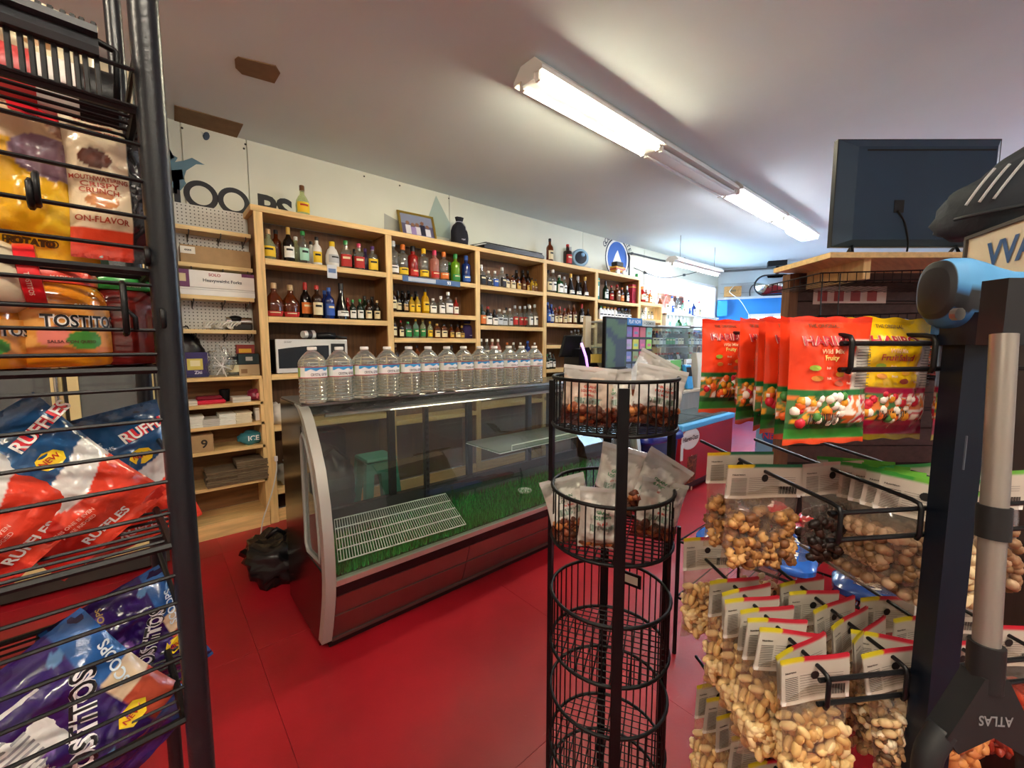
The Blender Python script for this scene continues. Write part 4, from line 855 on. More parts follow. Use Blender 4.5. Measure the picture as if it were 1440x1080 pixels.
# green stool seen through the case
sx0, sx1 = at(508, 645, 2.95), at(552, 645, 2.95)
t = thing('stool', ((sx0.x+sx1.x)/2, 2.98, 0), 'green plastic stool in the aisle behind the deli case', 'stool'); hz = sx0.z; hw = (sx1.x-sx0.x)/2
gm = mat('3aa084', .45); b = B(); b.box((-hw, -hw, hz-.03), (hw, hw, hz), bev=.012); lpart('seat', b, gm, t)
for x in (-1, 1):
    for y in (-1, 1):
        b = B(); b.prism([(-.03, -.03), (.03, -.03), (.03, .03), (-.03, .03)], lambda a, c: (x*(hw-.035)+a, y*(hw-.035)+c, hz-.03), lambda a, c: (x*(hw+.02)+a*.8, y*(hw+.02)+c*.8, 0)); lpart('leg', b, gm, t)
for y in (-1, 1): b = B(); b.box((-hw+.02, y*(hw-.01)-.008, hz-.11), (hw-.02, y*(hw-.01)+.008, hz-.03)); lpart('apron', b, gm, t)
t = thing('duffel', (.95, 3.2, 0), 'dark vinyl bundle on the aisle floor behind the case', 'bag'); b = B(); crumple(b, .22, .2, .36, 41, 20, .3); lpart('body', b, mat('1a1b1e', .35), t, True); b = B(); b.tube([(-.12, -.1, .6), (0, -.16, .72), (.12, -.1, .6)], .012, 6); lpart('strap', b, BLK, t, True)
# beverage cooler left of the cabinet: cream frames, header with red script
CL0, CL1, CLY = -1.95, at(222, 500, 3.45).x-.02, 3.45
t = thing('beverage_cooler', ((CL0+CL1)/2, CLY+.25, 0), 'tall cooler with cream door frames and red script header', 'cooler')
b = B(); b.box((CL0, CLY+.03, .02), (CL1, W-.03, 2.05)); part('body', b, mat('33302c', .5), t)
zh0 = at(150, 310, CLY).z
b = B(); b.box((CL0, CLY-.02, zh0), (CL1, CLY+.03, ZCEIL-.03), bev=.006); part('header', b, mat('d8d0b0', .4), t)
b = B(); hf = lambda x, z: (x, CLY-.0215, z)
for txt_, x, y, h_, a in (('Lucky', 120, 40, .24, .2), ('Moon', 165, 150, .24, .12), ('noon', 140, 235, .17, .05)):
    q = at(x, y, CLY); ww = text_geo(txt_, .03)[2]*h_*math.cos(a)+h_*abs(math.sin(a))+.35*h_; lettering(b, txt_, hf, min(q.x, CL1-.03-ww/2), min(q.z, ZCEIL-.05-h_*.5-abs(math.sin(a))*ww/2), h_, bold=.03, ang=a, shear=.3, col='a8303a')
part('script_print', b, PAINT(.5), t, fix=False)
xx = CL0
n_ = 5; wd_ = (CL1-CL0)/n_
for i in range(n_):
    x0, x1 = CL0+i*wd_+.01, CL0+(i+1)*wd_-.01
    d = B()
    for q in ((x0, .12, x0+.045, zh0-.03), (x1-.045, .12, x1, zh0-.03), (x0+.045, .12, x1-.045, .2), (x0+.045, zh0-.1, x1-.045, zh0-.03)): d.box((q[0], CLY-.01, q[1]), (q[2], CLY+.03, q[3]))
    dr = part('door', d, mat('d8c890', .45), t); g = B(); g.box((x0+.045, CLY+.005, .2), (x1-.045, CLY+.01, zh0-.1)); part('pane', g, film('c8d0d0', .15, .03), dr)
    g = B(); [g.box((x0+.05, CLY+.012, z), (x1-.05, CLY+.028, z+.02)) for z in (.6, .95, 1.3, 1.65)]; part('shelf_edge', g, mat('b8bab4', .4), dr)
    g = B(); g.cyl((x1-.02, CLY-.03, 1.0), (x1-.02, CLY-.03, 1.3), .01, 8); part('handle', g, CHROME, dr)
# ------------------------------------------------------------------ bag builders
WR = random.Random(11)
def pillow(w, h, t, colf, nu=30, nv=40, seed=0, wr=.05, seal=.045, belly=.0, fin=True):
    """sealed bag: front and back sheets sharing the rim; x across, z up, front towards -y"""
    b = B()
    def thick(u, v):
        a = max(0, 1-abs(u)**2.6)**.75; e = min(1, max(0, (v-seal)/.22), max(0, (1-seal-v)/.22)); e = e*e*(3-2*e)
        return t*a*e*(1-belly*(v-.35))
    def side(s):
        def fn(u, v):
            U = u*2-1; th = thick(U, v); q = Vector((U*2.2*w/h+seed, v*3.4, s*3.1+seed*1.7))
            n_ = noise.noise(q*1.6)*wr*1.3+abs(noise.noise(q*3.7))*wr*.9*(1-.4*v); edge = 1-abs(U)**6
            x = U*w/2*(1-.10*math.sin(math.pi*v)*(t/w)*2); y = s*(th/2*(1+n_*3)+n_*h*.10*edge)
            if v in (0, 1) or abs(U) == 1: y = 0
            return (x, y, v*h+.0012*math.sin(U*9+seed)*(1 if v in (0, 1) else 0))
        return fn
    b.grid(side(-1), nu, nv, lambda u, v: colf(u, v, 0)); nf = len(b.v)
    b.grid(side(1), nu, nv, lambda u, v: colf(1-u, v, 1), flip=True)
    fr = side(-1)
    def front(x, z, off=.0014):
        u = x/w+.5; v = z/h; u = min(max(u, .001), .999); v = min(max(v, .001), .999); p = fr(u, v); return (x, p[1]-off, z)
    return b, front
def mesh_front(front, pts, b, col, sub=1):
    b.add([front(*p) for p in pts], [list(range(len(pts)))], col)
def patch_grid(b, front, x0, z0, x1, z1, cf, n=10, m_=8, off=.001):
    b.grid(lambda u, v: front(x0+(x1-x0)*u, z0+(z1-z0)*v, off), n, m_, cf if callable(cf) else (lambda u, v: cf))
def orient(pos, face, roll=0, tilt=0):
    """matrix: local -y faces the horizontal direction 'face' (Vector), tilted back, rolled in its plane"""
    f = Vector((face.x, face.y, 0)).normalized(); x = Vector((-f.y, f.x, 0)); m_ = Matrix((x, -f, Vector((0, 0, 1)))).transposed().to_4x4()
    m_ = m_ @ Matrix.Rotation(tilt, 4, 'X') @ Matrix.Rotation(roll, 4, 'Y'); m_.translation = Vector(pos); return m_
def facing(pos, turn=0):
    d = CAM-Vector(pos); a = math.atan2(d.y, d.x)+turn; return Vector((math.cos(a), math.sin(a), 0))
# ------------------------------------------------------------------ round tower of wire baskets
TC = pd(860, 690, .965); TC = Vector((TC.x, TC.y, 0)); TR = .137
def tz(y): # height on the tower axis seen at pixel row y
    lo, hi = 0, 2
    for _ in range(40):
        m_ = (lo+hi)/2; q = Vector((TC.x, TC.y, m_))-CAM; yy = 540-F*q.dot(YC)/q.dot(ZC)
        if yy > y: lo = m_
        else: hi = m_
    return lo
tower = thing('basket_tower', TC, 'round black wire basket tower with five tiers standing on the floor', 'display stand')
vd = Vector((-TC.x, -TC.y, 0)).normalized(); a0 = math.atan2(vd.y, vd.x)
tiers = [(tz(530), tz(596)), (tz(683), tz(753)), (tz(829), tz(902)), (tz(965), tz(1040)), (tz(1095), tz(1170))]
def circ(r, z, n=40): return [(TC.x+r*math.cos(2*math.pi*i/n), TC.y+r*math.sin(2*math.pi*i/n), z) for i in range(n)]
for k, (zt, zb) in enumerate(tiers):
    for z, nm in ((zt, 'top_ring'), (zb, 'bottom_ring')): b = B(); b.tube(circ(TR, z), .0042, 6, True); part(nm, b, BLK, tower, True)
    b = B()
    for i in range(42):
        a = 2*math.pi*(i+.5)/42; x, y = TC.x+TR*.985*math.cos(a), TC.y+TR*.985*math.sin(a); b.cyl((x, y, zb), (x, y, zt), .0018, 5)
    tag(part('upright_wires', b, BLK, tower), kind='stuff')
    b = B(); s_ = .019
    for i in range(-7, 8):
        c = i*s_; hl = math.sqrt(max(0, (TR*.98)**2-c*c))
        for dx, dy in ((math.cos(.5), math.sin(.5)), (-math.sin(.5), math.cos(.5))):
            ox, oy = TC.x-dy*c, TC.y+dx*c; b.cyl((ox-dx*hl, oy-dy*hl, zb), (ox+dx*hl, oy+dy*hl, zb), .0017, 4)
    tag(part('floor_mesh', b, BLK, tower), kind='stuff')
for da in (.13, math.pi/2+.38, -math.pi/2-.12, math.pi+.1):
    a = a0-da if False else a0+da; x, y = TC.x+(TR+.006)*math.cos(a), TC.y+(TR+.006)*math.sin(a); b = B()
    t1, n1 = Vector((-math.sin(a), math.cos(a), 0)), Vector((math.cos(a), math.sin(a), 0))
    b.prism([(-.0105, -.004), (.0105, -.004), (.0105, .006), (-.0105, .006)], lambda u, v: Vector((x, y, 0))+t1*u+n1*v, lambda u, v: Vector((x, y, tz(537)))+t1*u+n1*v)
    part('post', b, mat('0a0b0e', .4, spec=.25), tower)
fa_ = a0+math.pi-.25; b = B()
q = Vector((TC.x, TC.y, tiers[2][0]-.035))+Vector((math.cos(a0+2.7), math.sin(a0+2.7), 0))*(TR-.008); n1 = Vector((math.cos(a0+2.7), math.sin(a0+2.7), 0)); t1 = Vector((-n1.y, n1.x, 0))
b.prism([(-.026, -.018), (.026, -.018), (.026, .018), (-.026, .018)], lambda u, v: q+t1*u+Vector((0, 0, v)), lambda u, v: q+t1*u+Vector((0, 0, v))+n1*.004); tg = part('price_tag_holder', b, BLK, tower)
b = B(); b.prism([(-.018, -.01), (.018, -.01), (.018, .011), (-.018, .011)], lambda u, v: q-n1*.0015+t1*u+Vector((0, 0, v)), lambda u, v: q-n1*.0005+t1*u+Vector((0, 0, v))); part('price_slip', b, mat('cfcabc', .6), tg)
q = pd(942, 570, .9); n1 = facing(q, .0); b = B(); mm = orient(q, n1); b.box((-.011, -.002, -.032), (.011, .002, .032)); b.v = [tuple(mm @ Vector(v)) for v in b.v]; part('tag_plate', b, mat('15181c', .4), tower)
# snack bags in the tower
def rind_bag(pos, w, h, t, label, ink, turn=0, roll=0, tilt=0, fill='6a3a26', grp='snack bags in the basket tower', seed=0, opaque='e9e6de', fillv=.32):
    mw = orient(pos, facing(pos, turn), roll, tilt); o = thing('snack_bag', pos, label, 'snack bag', grp, mw=mw)
    rr = random.Random(seed)
    def cf(u, v, s):
        if v < fillv+.03*math.sin(u*11+seed): return fill
        return opaque if v < .8+.05*math.sin(u*9+seed*2) else 'b4b0aa'
    b, fr = pillow(w, h, t, cf, 24, 34, seed, .16); lpart('film', b, mat('ffffff', .2, attr=True, bump=.8, bscale=30, coat=.5, alpha=.62), o, True, fix=False)
    nb = B()
    for i in range(26):
        x = rr.uniform(-.4, .4)*w; z = rr.uniform(.06, fillv)*h; p = fr(x, z, -.002); r = rr.uniform(.007, .012)
        nb.lathe([(r*.4, -r*.8), (r, -r*.2), (r*.8, r*.5), (r*.3, r*.9)], 6, (p[0], p[1]+.004, p[2]), col=rr.choice(('8a4a2c', '6a3420', 'b0703a', '58301e')))
    tag(lpart('contents', nb, PAINT(.5), o, True), kind='stuff')
    d = B(); fz = .62
    lettering(d, 'GRAIN', fr, 0, h*(fz+.05), h*.05, col=ink, bold=.03); lettering(d, 'LOS PINOS', fr, 0, h*(fz-.02), h*.045, col=ink, bold=.03); lettering(d, 'de Maiz', fr, 0, h*(fz-.09), h*.04, col='b04038')
    lpart('print', d, PAINT(.4), o, fix=False); d = B(); patch_grid(d, fr, -w*.25, h*.38, w*.25, h*.48, lambda u, v: '9aa29a' if int(u*18) % 2 else '5f7a6a', 18, 3)
    lpart('barcode', d, PAINT(.4), o, fix=False)
    c = B(); c.box((-w/2, -.0012, h*.965), (w/2, .0012, h*1.03)); lpart('heat_seal', c, film('f0f0ee', .35, .1, 1.7), o)
    return o
z1b, z2b = tiers[0][1]+.005, tiers[1][1]+.005
def tw(x, y, r, z): # point in the tower from pixel x, pushed from the axis towards the camera by r
    q = TC+vd*r; d = pd(x, y, 1)-CAM; side = Vector((vd.y, -vd.x, 0)); 
    k = ((x-860)/F)*.96; return Vector((q.x, q.y, z))+RGT*k
rind_bag(tw(822, 560, .045, z1b), .115, .125, .05, 'pale pink snack bag at left in the top basket', 'b83a2e', .1, .10, -.12, fill='5f2e20', seed=1, opaque='e0c8b4')
rind_bag(tw(862, 560, .02, z1b), .10, .115, .05, 'snack bag with white and green print in the middle of top basket', '2f7a4a', -.2, -.14, fill='a0562c', seed=2, opaque='e4e2d8')
rind_bag(tw(912, 560, .04, z1b), .115, .125, .05, 'snack bag leaning at the right of the top basket', 'b83a2e', .35, .2, -.1, fill='6a3a22', seed=3, opaque='e2dfda')
rind_bag(tw(895, 540, -.05, z1b+.05), .10, .105, .045, 'clear crumpled snack bag sticking up behind in the top basket', '3a68a0', .2, .5, fill='d8dce4', seed=4, opaque='e4ecf2', fillv=.1)
rind_bag(tw(815, 720, .03, z2b), .11, .14, .05, 'snack bag slumped at the left of the second basket', '3a6a48', .0, -.3, tilt=-.5, seed=5)
rind_bag(tw(845, 720, .07, z2b), .10, .13, .05, 'white snack bag standing at the front of the second basket', '2f7a4a', .1, .05, fill='d9d6cc', seed=6, fillv=.1)
rind_bag(tw(858, 690, -.01, z2b+.055), .10, .15, .045, 'snack bag standing upright behind the front tower post', '2f7a4a', -.1, .2, fill='7a4a36', seed=7)
rind_bag(tw(893, 690, .0, z2b+.05), .11, .15, .045, 'tilted snack bag with green logo leaning right in the second basket', '2f7a4a', .1, .55, fill='6a3c2a', seed=8)
rind_bag(tw(917, 715, .03, z2b), .105, .135, .05, 'snack bag at the right side of the second basket', '3a6a48', .3, .2, fill='5c3626', seed=9)
# ------------------------------------------------------------------ counter, freezer, bin beyond the case
CZ = .90
t = thing('counter', (4.7, 2.7, 0), 'sales counter with pale worktop beyond the deli case', 'counter')
b = B(); b.box((3.15, 2.40, 0), (6.3, 3.0, CZ-.035)); part('cabinet', b, wood('8a8478', .6, 2, .1), t)
b = B(); b.box((3.1, 2.35, CZ-.035), (6.35, 3.05, CZ), bev=.006); part('worktop', b, mat('b3a48c', .45), t)
FX0, FX1, FY0, FY1, FZ = 3.76, 4.95, 1.87, 2.33, .68
t = thing('ice_cream_freezer', ((FX0+FX1)/2, 2.1, 0), 'ice cream chest freezer with red front panel and pale blue rim', 'freezer')
b = B(); b.box((FX0, FY0, .07), (FX1, FY1, FZ-.06)); part('body', b, mat('b8232c', .35), t)
b = B(); b.box((FX0+.01, FY0+.03, 0), (FX1-.01, FY1, .07)); part('plinth', b, mat('1a1414', .6), t)
b = B(); b.box((FX0-.01, FY0-.012, .045), (FX1, FY0, .085)); part('bumper', b, mat('2a1a1c', .5), t)
b = B(); b.box((FX0-.015, FY0-.015, FZ-.06), (FX1+.015, FY1+.01, FZ), bev=.01); part('rim', b, mat('5ab4e6', .35), t)
for x0, x1 in ((FX0+.04, (FX0+FX1)/2+.02), ((FX0+FX1)/2, FX1-.04)): b = B(); b.box((x0, FY0+.04, FZ+.002), (x1, FY1-.03, FZ+.012)); part('sliding_lid', b, film('7f9a9a', .45, .03, 1.6), t)
d = B(); ff = lambda x, z: (x, FY0-.0015, z); ff2 = lambda x, z: (x, FY0-.003, z); q = pY(971, 617, FY0)
blob(d, ff, disc(q.x, q.z, .19, .105, 24), 'e9e0d4'); blob(d, ff2, disc(q.x, q.z, .18, .096, 24), 'f4efe6'); lettering(d, 'Häagen-Dazs', lambda x, z: (x, FY0-.0045, z), q.x, q.z, .06, w=.31, col='4a2a2a')
part('brand_print', d, PAINT(.4), t, fix=False)
d = B(); q = pY(972, 660, FY0)
def bar(u, v): return '5a2a18' if (noise.noise(Vector((u*9, v*14, 2))) > -.1) else '9a6236'
d.grid(lambda u, v: (q.x-.10+.20*u+.03*(v-.5), FY0-.002-.004*math.sin(math.pi*u), q.z-.16+.30*v), 14, 24, bar); blob(d, ff2, [(q.x-.05, q.z+.02), (q.x-.01, q.z+.02), (q.x-.0, q.z+.15), (q.x-.05, q.z+.12)], 'f0e8d8'); blob(d, ff2, [(q.x-.0, q.z-.22), (q.x+.03, q.z-.22), (q.x+.03, q.z-.16), (q.x-.0, q.z-.16)], 'e0c8a0')
part('bar_picture', d, PAINT(.4), t, fix=False)
q0 = Vector((3.05, 1.97, 0)); t = thing('blue_bin', (3.38, 2.02, 0), 'glossy dark blue plastic bin beside the deli case', 'bin', rz=-.12)
b = B(); bm_ = mat('1a2a8a', .25, coat=.4)
def rr(w, d, z, r=.06, n=5):
    P = []
    for cx, cy, a in ((w-r, d-r, 0), (-w+r, d-r, 1), (-w+r, -d+r, 2), (w-r, -d+r, 3)):
        for i in range(n+1): g = (a+i/n)*math.pi/2; P.append((cx+r*math.cos(g), cy+r*math.sin(g), z))
    return P
def loft(b, rings, cap=True):
    n = len(rings[0]); v = [p for r in rings for p in r]; f = []
    for j in range(len(rings)-1):
        for i in range(n): k = (i+1) % n; f.append([j*n+i, j*n+k, (j+1)*n+k, (j+1)*n+i])
    if cap: f.append(list(range(n))[::-1]); f.append([(len(rings)-1)*n+i for i in range(n)])
    return b.add(v, f)
loft(b, [rr(.20, .17, 0), rr(.24, .20, .62)]); lpart('tub', b, mat('131c52', .35), t, 40)
b = B(); loft(b, [rr(.26, .22, .60), rr(.275, .235, .62, .07), rr(.275, .235, .66, .08), rr(.25, .21, .70, .08), rr(.2, .16, .705, .06)]); lpart('lid', b, bm_, t, 40)
b = B(); b.box((.20, -.2315, .40), (.235, -.226, .55)); b.v = [(x, y, z) for x, y, z in b.v]; lpart('sticker', b, mat('dcdcd8', .5), t)
# register
p = Vector((3.42, 2.80, CZ)); t = thing('cash_register', p, 'black point-of-sale register with yellow lit screen edge', 'register', rz=-.25)
b = B(); b.box((-.2, -.2, 0), (.2, .2, .12), bev=.01); lpart('drawer', b, BLK, t)
b = B(); b.prism([(-.16, .12), (.16, .12), (.12, .30), (-.02, .52), (-.14, .50)], lambda x, z: (x, -.13, z), lambda x, z: (x, .13, z)); lpart('stand', b, mat('101014', .3), t)
b = B(); b.box((-.30, -.02, .42), (-.08, .02, .64), bev=.01); b.v = [(x+.3*(z-.42), y, z) for x, y, z in b.v]; lpart('screen', b, BLK, t)
b = B(); b.tube([(-.12, -.135, .56), (-.06, -.135, .42), (-.03, -.135, .28)], .012, 6); lpart('light_strip', b, mat('c98af0', .4, emit=1.2), t, True)
b = B(); b.box((.0, -.14, .36), (.18, -.131, .45)); lpart('keypad', b, mat('c9b45a', .4), t)
b = B(); b.box((-.05, -.22, .27), (.42, .1, .31), bev=.006); lpart('scale_tray', b, mat('2a2c30', .3), t)
p0 = pY(838, 500, 2.75); t = thing('display_pole', (p0.x+.13, 2.98, CZ), 'beige upright panel standing between register and monitor', 'panel'); b = B(); b.box((-.05, -.02, 0), (.05, .02, 1.76-CZ), bev=.004); lpart('panel', b, mat('c4b89c', .5), t); b = B(); b.box((-.08, -.06, 0), (.08, .06, .02)); lpart('foot', b, mat('a89c80', .5), t)
p0 = pY(851, 500, 2.55); t = thing('monitor', (3.55, 2.50, CZ), 'flat customer monitor seen edge-on beside the lottery rack', 'monitor', rz=.05)
b = B(); b.box((-.2, -.02, .3), (.2, .02, .82), bev=.006); lpart('case', b, BLK, t); b = B(); b.grid(lambda u, v: (-.185+.37*u, -.0215, .32+.48*v), 10, 14, lambda u, v: '5c7464' if noise.noise(Vector((u*2, v*3, 0))) > .05 else '4c5866'); lpart('screen_image', b, mat('ffffff', .2, attr=True), t, fix=False)
b = B(); b.cyl((0, 0, 0), (0, .02, .32), .02, 8); b.lathe([(.12, 0), (.12, .012)], 18); lpart('stand', b, BLK, t)
# lottery ticket rack
x0, x1, Yl = 3.90, 4.47, 2.6
t = thing('lottery_rack', ((x0+x1)/2, Yl+.1, CZ), 'clear lottery ticket rack with blue play-now header', 'ticket rack')
b = B(); b.box((x0, Yl+.03, CZ), (x1, Yl+.16, 1.66)); part('acrylic_body', b, film('aeb8c4', .3, .05), t)
b = B(); b.box((x0, Yl-.01, 1.655), (x0+.29, Yl+.14, 1.735), bev=.003); part('header', b, mat('2f78b8', .4), t)
b = B(); b.box((x0+.292, Yl-.01, 1.65), (x1, Yl+.14, 1.72), bev=.003); part('header_side', b, mat('b9bcb4', .4), t)
b = B(); lettering(b, 'PLAY NOW', lambda x, z: (x, Yl-.0115, z), x0+.145, 1.695, .042, w=.23, col='f2f6fa'); lettering(b, '▸ DEMOS', lambda x, z: (x, Yl-.0115, z), x0+.43, 1.685, .035, w=.2, col='5a6a5a'); part('header_lettering', b, PAINT(.4), t, fix=False)
cols = ['c06a80', '5a6a9a', '9ab85a', '8a7ab8', 'd05a8a', 'c86a70', '7ab8a0', 'b8a0c8', 'c8c858', 'b06a8a', '98c858', '7a88c0', '8a9a70', 'd86a90', 'a0785a', '6a7a90', '90a0b0', '8a90a0', '70809a', 'a0a8b0']
for i in range(20):
    cx, cz = i % 4, i//4; xa = x0+.02+cx*.137; za = 1.53-cz*.135
    b = B(); b.box((xa, Yl+.015, za), (xa+.11, Yl+.026, za+.11), bev=.001); tk = part('ticket', b, mat(cols[(i+3) % 20], .45), t)
    b = B(); b.box((xa+.02, Yl+.0135, za+.03), (xa+.09, Yl+.0148, za+.06)); part('ticket_print', b, mat(cols[(i*7+11) % 20], .45), tk)
for z in (1.66, 1.52, 1.385, 1.25, 1.115): b = B(); b.box((x0, Yl+.01, z-.006), (x1, Yl+.03, z)); part('rail', b, mat('3a3e4a', .4), t)
# acrylic counter cases with small goods
for k, (xa, xb, ya, zt, lab) in enumerate(((4.58, 5.35, 2.62, 1.66, 'clear acrylic counter case packed with small bottles beside lottery rack'), (5.40, 6.1, 2.62, 1.68, 'clear acrylic counter case with assorted goods nearest the blue wall'), (3.86, 4.06, 2.78, 1.70, 'narrow clear case of small goods behind the monitor'))):
    t = thing('counter_case', ((xa+xb)/2, ya+.15, CZ), lab, 'display case', 'acrylic cases on the counter')
    b = B(); b.box((xa, ya, CZ), (xb, ya+.3, zt)); part('acrylic', b, film('d8e2e2', .08, .04), t)
    b = B(); b.box((xa-.01, ya-.01, zt), (xb+.01, ya+.31, zt+.015)); part('lid', b, mat('d0d4d2', .35), t)
    for z in (1.15, 1.42): b = B(); b.box((xa+.005, ya+.005, z-.01), (xb-.005, ya+.295, z)); part('shelf', b, film('e4ecec', .3, .04), t)
    n = max(2, int((xb-xa)/.075)); rn = random.Random(k)
    for z in (CZ+.001, 1.151, 1.421):
        for i in range(n):
            g = rn.choice(['dark', 'brown', 'clear', 'dkgreen', 'amber', 'white', 'blue'] if k == 0 else ['white', 'red', 'dark', 'clear', 'blue', 'pale']); x = xa+.04+(xb-xa-.08)*i/max(1, n-1)
            bottle((x, ya+.08, z), 'flask', .19 if z > 1 else .2, g, rn.choice(['white', 'cream', 'green', 'silver']), rn.choice(['black', 'silver', 'red']), 'small %s bottle, %s in %s row of %s acrylic case' % (GN.get(g, g), ORD[i], {0: 'bottom', 1: 'middle', 2: 'top'}[0 if z < 1.1 else 1 if z < 1.3 else 2], ('first', 'far', 'narrow')[k]), 'goods in the counter cases')
boxy('counter_sign', (4.77, 2.5, CZ), (.26, .04, .36), 'e4e8e0', 'green and white notice card standing on the counter', 'sign', panel=[(-.5, .3, .5, 1, '62a850')], txt=[('BUZZ', -.05, .62, .17, 'eef4ea')])
boxy('counter_sign', (5.12, 2.5, CZ), (.16, .03, .36), 'e9e9e4', 'white price notice standing on the counter', 'sign', panel=[(-.4, .1+.12*i, .4, .15+.12*i, '8a8c90') for i in range(7)])
t = thing('card_reader', (4.96, 2.42, CZ), 'light blue handheld card terminal leaning on counter edge', 'terminal', rz=-.5); b = B(); b.box((-.05, -.03, 0), (.05, .03, .3), bev=.014); b.v = [(x+.18*(.3-z)*.5, y+.12*z, z) for x, y, z in b.v]; lpart('shell', b, mat('3a9ad8', .35), t); b = B(); b.box((-.025, -.034, .16), (.04, -.03, .27)); b.v = [(x+.18*(.3-z)*.5, y+.12*z, z) for x, y, z in b.v]; lpart('screen', b, mat('1a2028', .2), t)
t = thing('paper_bag', (5.3, 2.46, CZ), 'pale tan paper bag standing behind the card terminal', 'bag'); b = B(); loft(b, [rr(.11, .06, 0, .01, 2), rr(.12, .065, .25, .01, 2), rr(.11, .03, .44, .01, 2)]); lpart('body', b, mat('c4bca8', .8), t); b = B(); b.tube([(-.05, 0, .44), (-.04, -.01, .52), (.04, -.01, .52), (.05, 0, .44)], .005, 5); lpart('handle', b, mat('a89c80', .8), t)
bottle((5.56, 2.44, CZ), 'tall', .42, 'mint', 'mint', 'white', 'tall teal drink bottle at the counter edge near orange bags', 'counter bottles')
t = thing('candy_bowl', (3.24, 2.50, CZ), 'red and white round candy tub on the counter behind the tower', 'tub'); b = B(); b.lathe([(.10, 0), (.13, .12), (.13, .2), (.115, .27), (.06, .31)], 24); lpart('tub', b, mat('c02838', .35), t, 40); b = B(); b.lathe([(.1165, .06), (.1335, .12), (.1335, .17)], 24, cap=False); lpart('band', b, mat('e8d040', .4), t, True); b = B(); b.lathe([(.117, .265), (.09, .31), (.03, .33)], 24); lpart('lid', b, mat('d84050', .3), t, 40)
for i, x in enumerate((3.33, 3.47)):
    t = thing('small_jug', (x-.24, 2.75, CZ), 'small clear water bottle on counter, %s beyond the deli case' % ORD[i], 'water bottle', 'counter bottles'); link('shell', JM[0], film('f6faf8', .05, .03, 1.5), t); link('water', JM[1], mat('f4fbf8', .0, trans=1, ior=1.33), t); link('cap', JM[2], WHITE, t); link('wrap_label', JM[3], PAINT(.4), t)
# ------------------------------------------------------------------ far corner: window ledge goods, pier, box, mirror, pipes
t = thing('window_unit', (7.6, W-.18, 0), 'white-edged shelf unit under the far window', 'shelving')
for x in (6.75, 7.75, 8.75): b = B(); b.box((x-.02, W-.34, 0), (x+.02, W-.03, 1.98)); part('upright', b, mat('cfc6b0', .5), t)
for z in (1.55, 1.15, .7, .2): b = B(); b.box((6.77, W-.34, z-.03), (8.73, W-.03, z)); part('shelf_board', b, mat('cfc6b0', .5), t)
b = B(); b.box((6.77, W-.045, .1), (8.73, W-.03, 1.7)); part('back_board', b, wood('7a4630', .6, 2), t)
rn = random.Random(5)
for i in range(7):
    x = 6.86+i*.13; g = ['clear', 'mint', 'white', 'mint', 'green', 'clear', 'mint', 'green', 'white'][i]
    bottle((x, W-.24, 1.55), 'wine', rn.uniform(.38, .45), g, ['white', 'mint', 'green'][i % 3], 'white', '%s cleaning bottle, %s in the window unit' % (GN.get(g, g), ORD[i]), 'bottles in the window unit')
for i in range(8):
    x = 6.9+i*.215; g = ['amber', 'rose', 'white', 'clear', 'mint', 'clear', 'blue', 'white'][i]
    bottle((x, W-.06+.0, wz0-.0), 'std', rn.uniform(.28, .38), g, ['white', 'cream', 'blue'][i % 3], ['white', 'red', 'blue'][i % 3], '%s bottle standing on the far window sill, %s from left' % (GN.get(g, g), ORD[i]), 'bottles on the window sill')
for o in [o for o in COL.objects if o.get('group') == 'bottles on the window sill']: o.location.y = W-.12; o.location.z = 1.985
b = B(); b.box((6.73, W-.36, 1.955), (8.8, W-.03, 1.985)); sl = part('ledge', b, mat('d8d2c2', .5), None); o = bpy.data.objects['window_unit']; sl.parent = o; sl.matrix_parent_inverse = o.matrix_basis.inverted(); sl.name = 'top_board'
t = thing('packet_heap', (8.2, W-.2, 1.55), 'purple and blue crinkled packets heaped in the window unit', 'packets')
for i, c in enumerate(('6a3a9a', '8a5ac0', '3a68b8', 'c8b070')): b = B(); crumple(b, .1, .08, .08, 50+i, 14, .4); b.v = [(x-.25+i*.16, y, z) for x, y, z in b.v]; lpart('packet', b, mat(c, .35), t, True)
b = B(); q = (7.0, 8.0); b.box((q[0], W-.012, 2.12), (q[1], W-.006, 2.38)); tag(thing('window_poster', (7.5, W-.01, 2.12), 'brownish printed poster taped to the far window', 'poster'))
po = bpy.data.objects['window_poster']; part('sheet', b, mat('b07a62', .6, var=.4, vscale=9), po)
b = B(); b.box((q[0]+.6, W-.014, 2.15), (q[0]+.95, W-.0122, 2.35)); part('print', b, mat('5a4038', .6), po)
s0_, z0_ = pF(1018, 420, -.2); s1_, z1_ = pF(1043, 402, -.2)
t = thing('wall_box', fw((s0_+s1_)/2, bz+.06, -.12), 'wooden electrical box on the ledge in the far corner', 'box'); b = B(); fbox(b, s0_, s1_, bz+.05, z1_, -.2, -.02); part('case', b, wood('b08048', .6, 0), t); b = B(); m_ = (s0_+s1_)/2; fbox(b, m_-.05, m_+.06, (bz+z1_)/2+.02, (bz+z1_)/2+.06, -.206, -.2); part('label_plate', b, mat('6a5a3a', .5), t)
b = B(); P = [fw(m_+.02, z1_+.01, -.215), fw(m_-.06, z1_-.10, -.215), fw(m_-.02, z1_-.16, -.215), fw(m_+.15, bz-.05, -.22), fw(m_+.3, bz-.3, -.2), fw(m_+.36, bz-.4, -.06)]
t = thing('white_cable', P[-1], 'white cable trailing over the wooden box on far wall', 'cable'); part('cable', b.tube(smooth_path(P), .007, 6), WHITE, t, True)
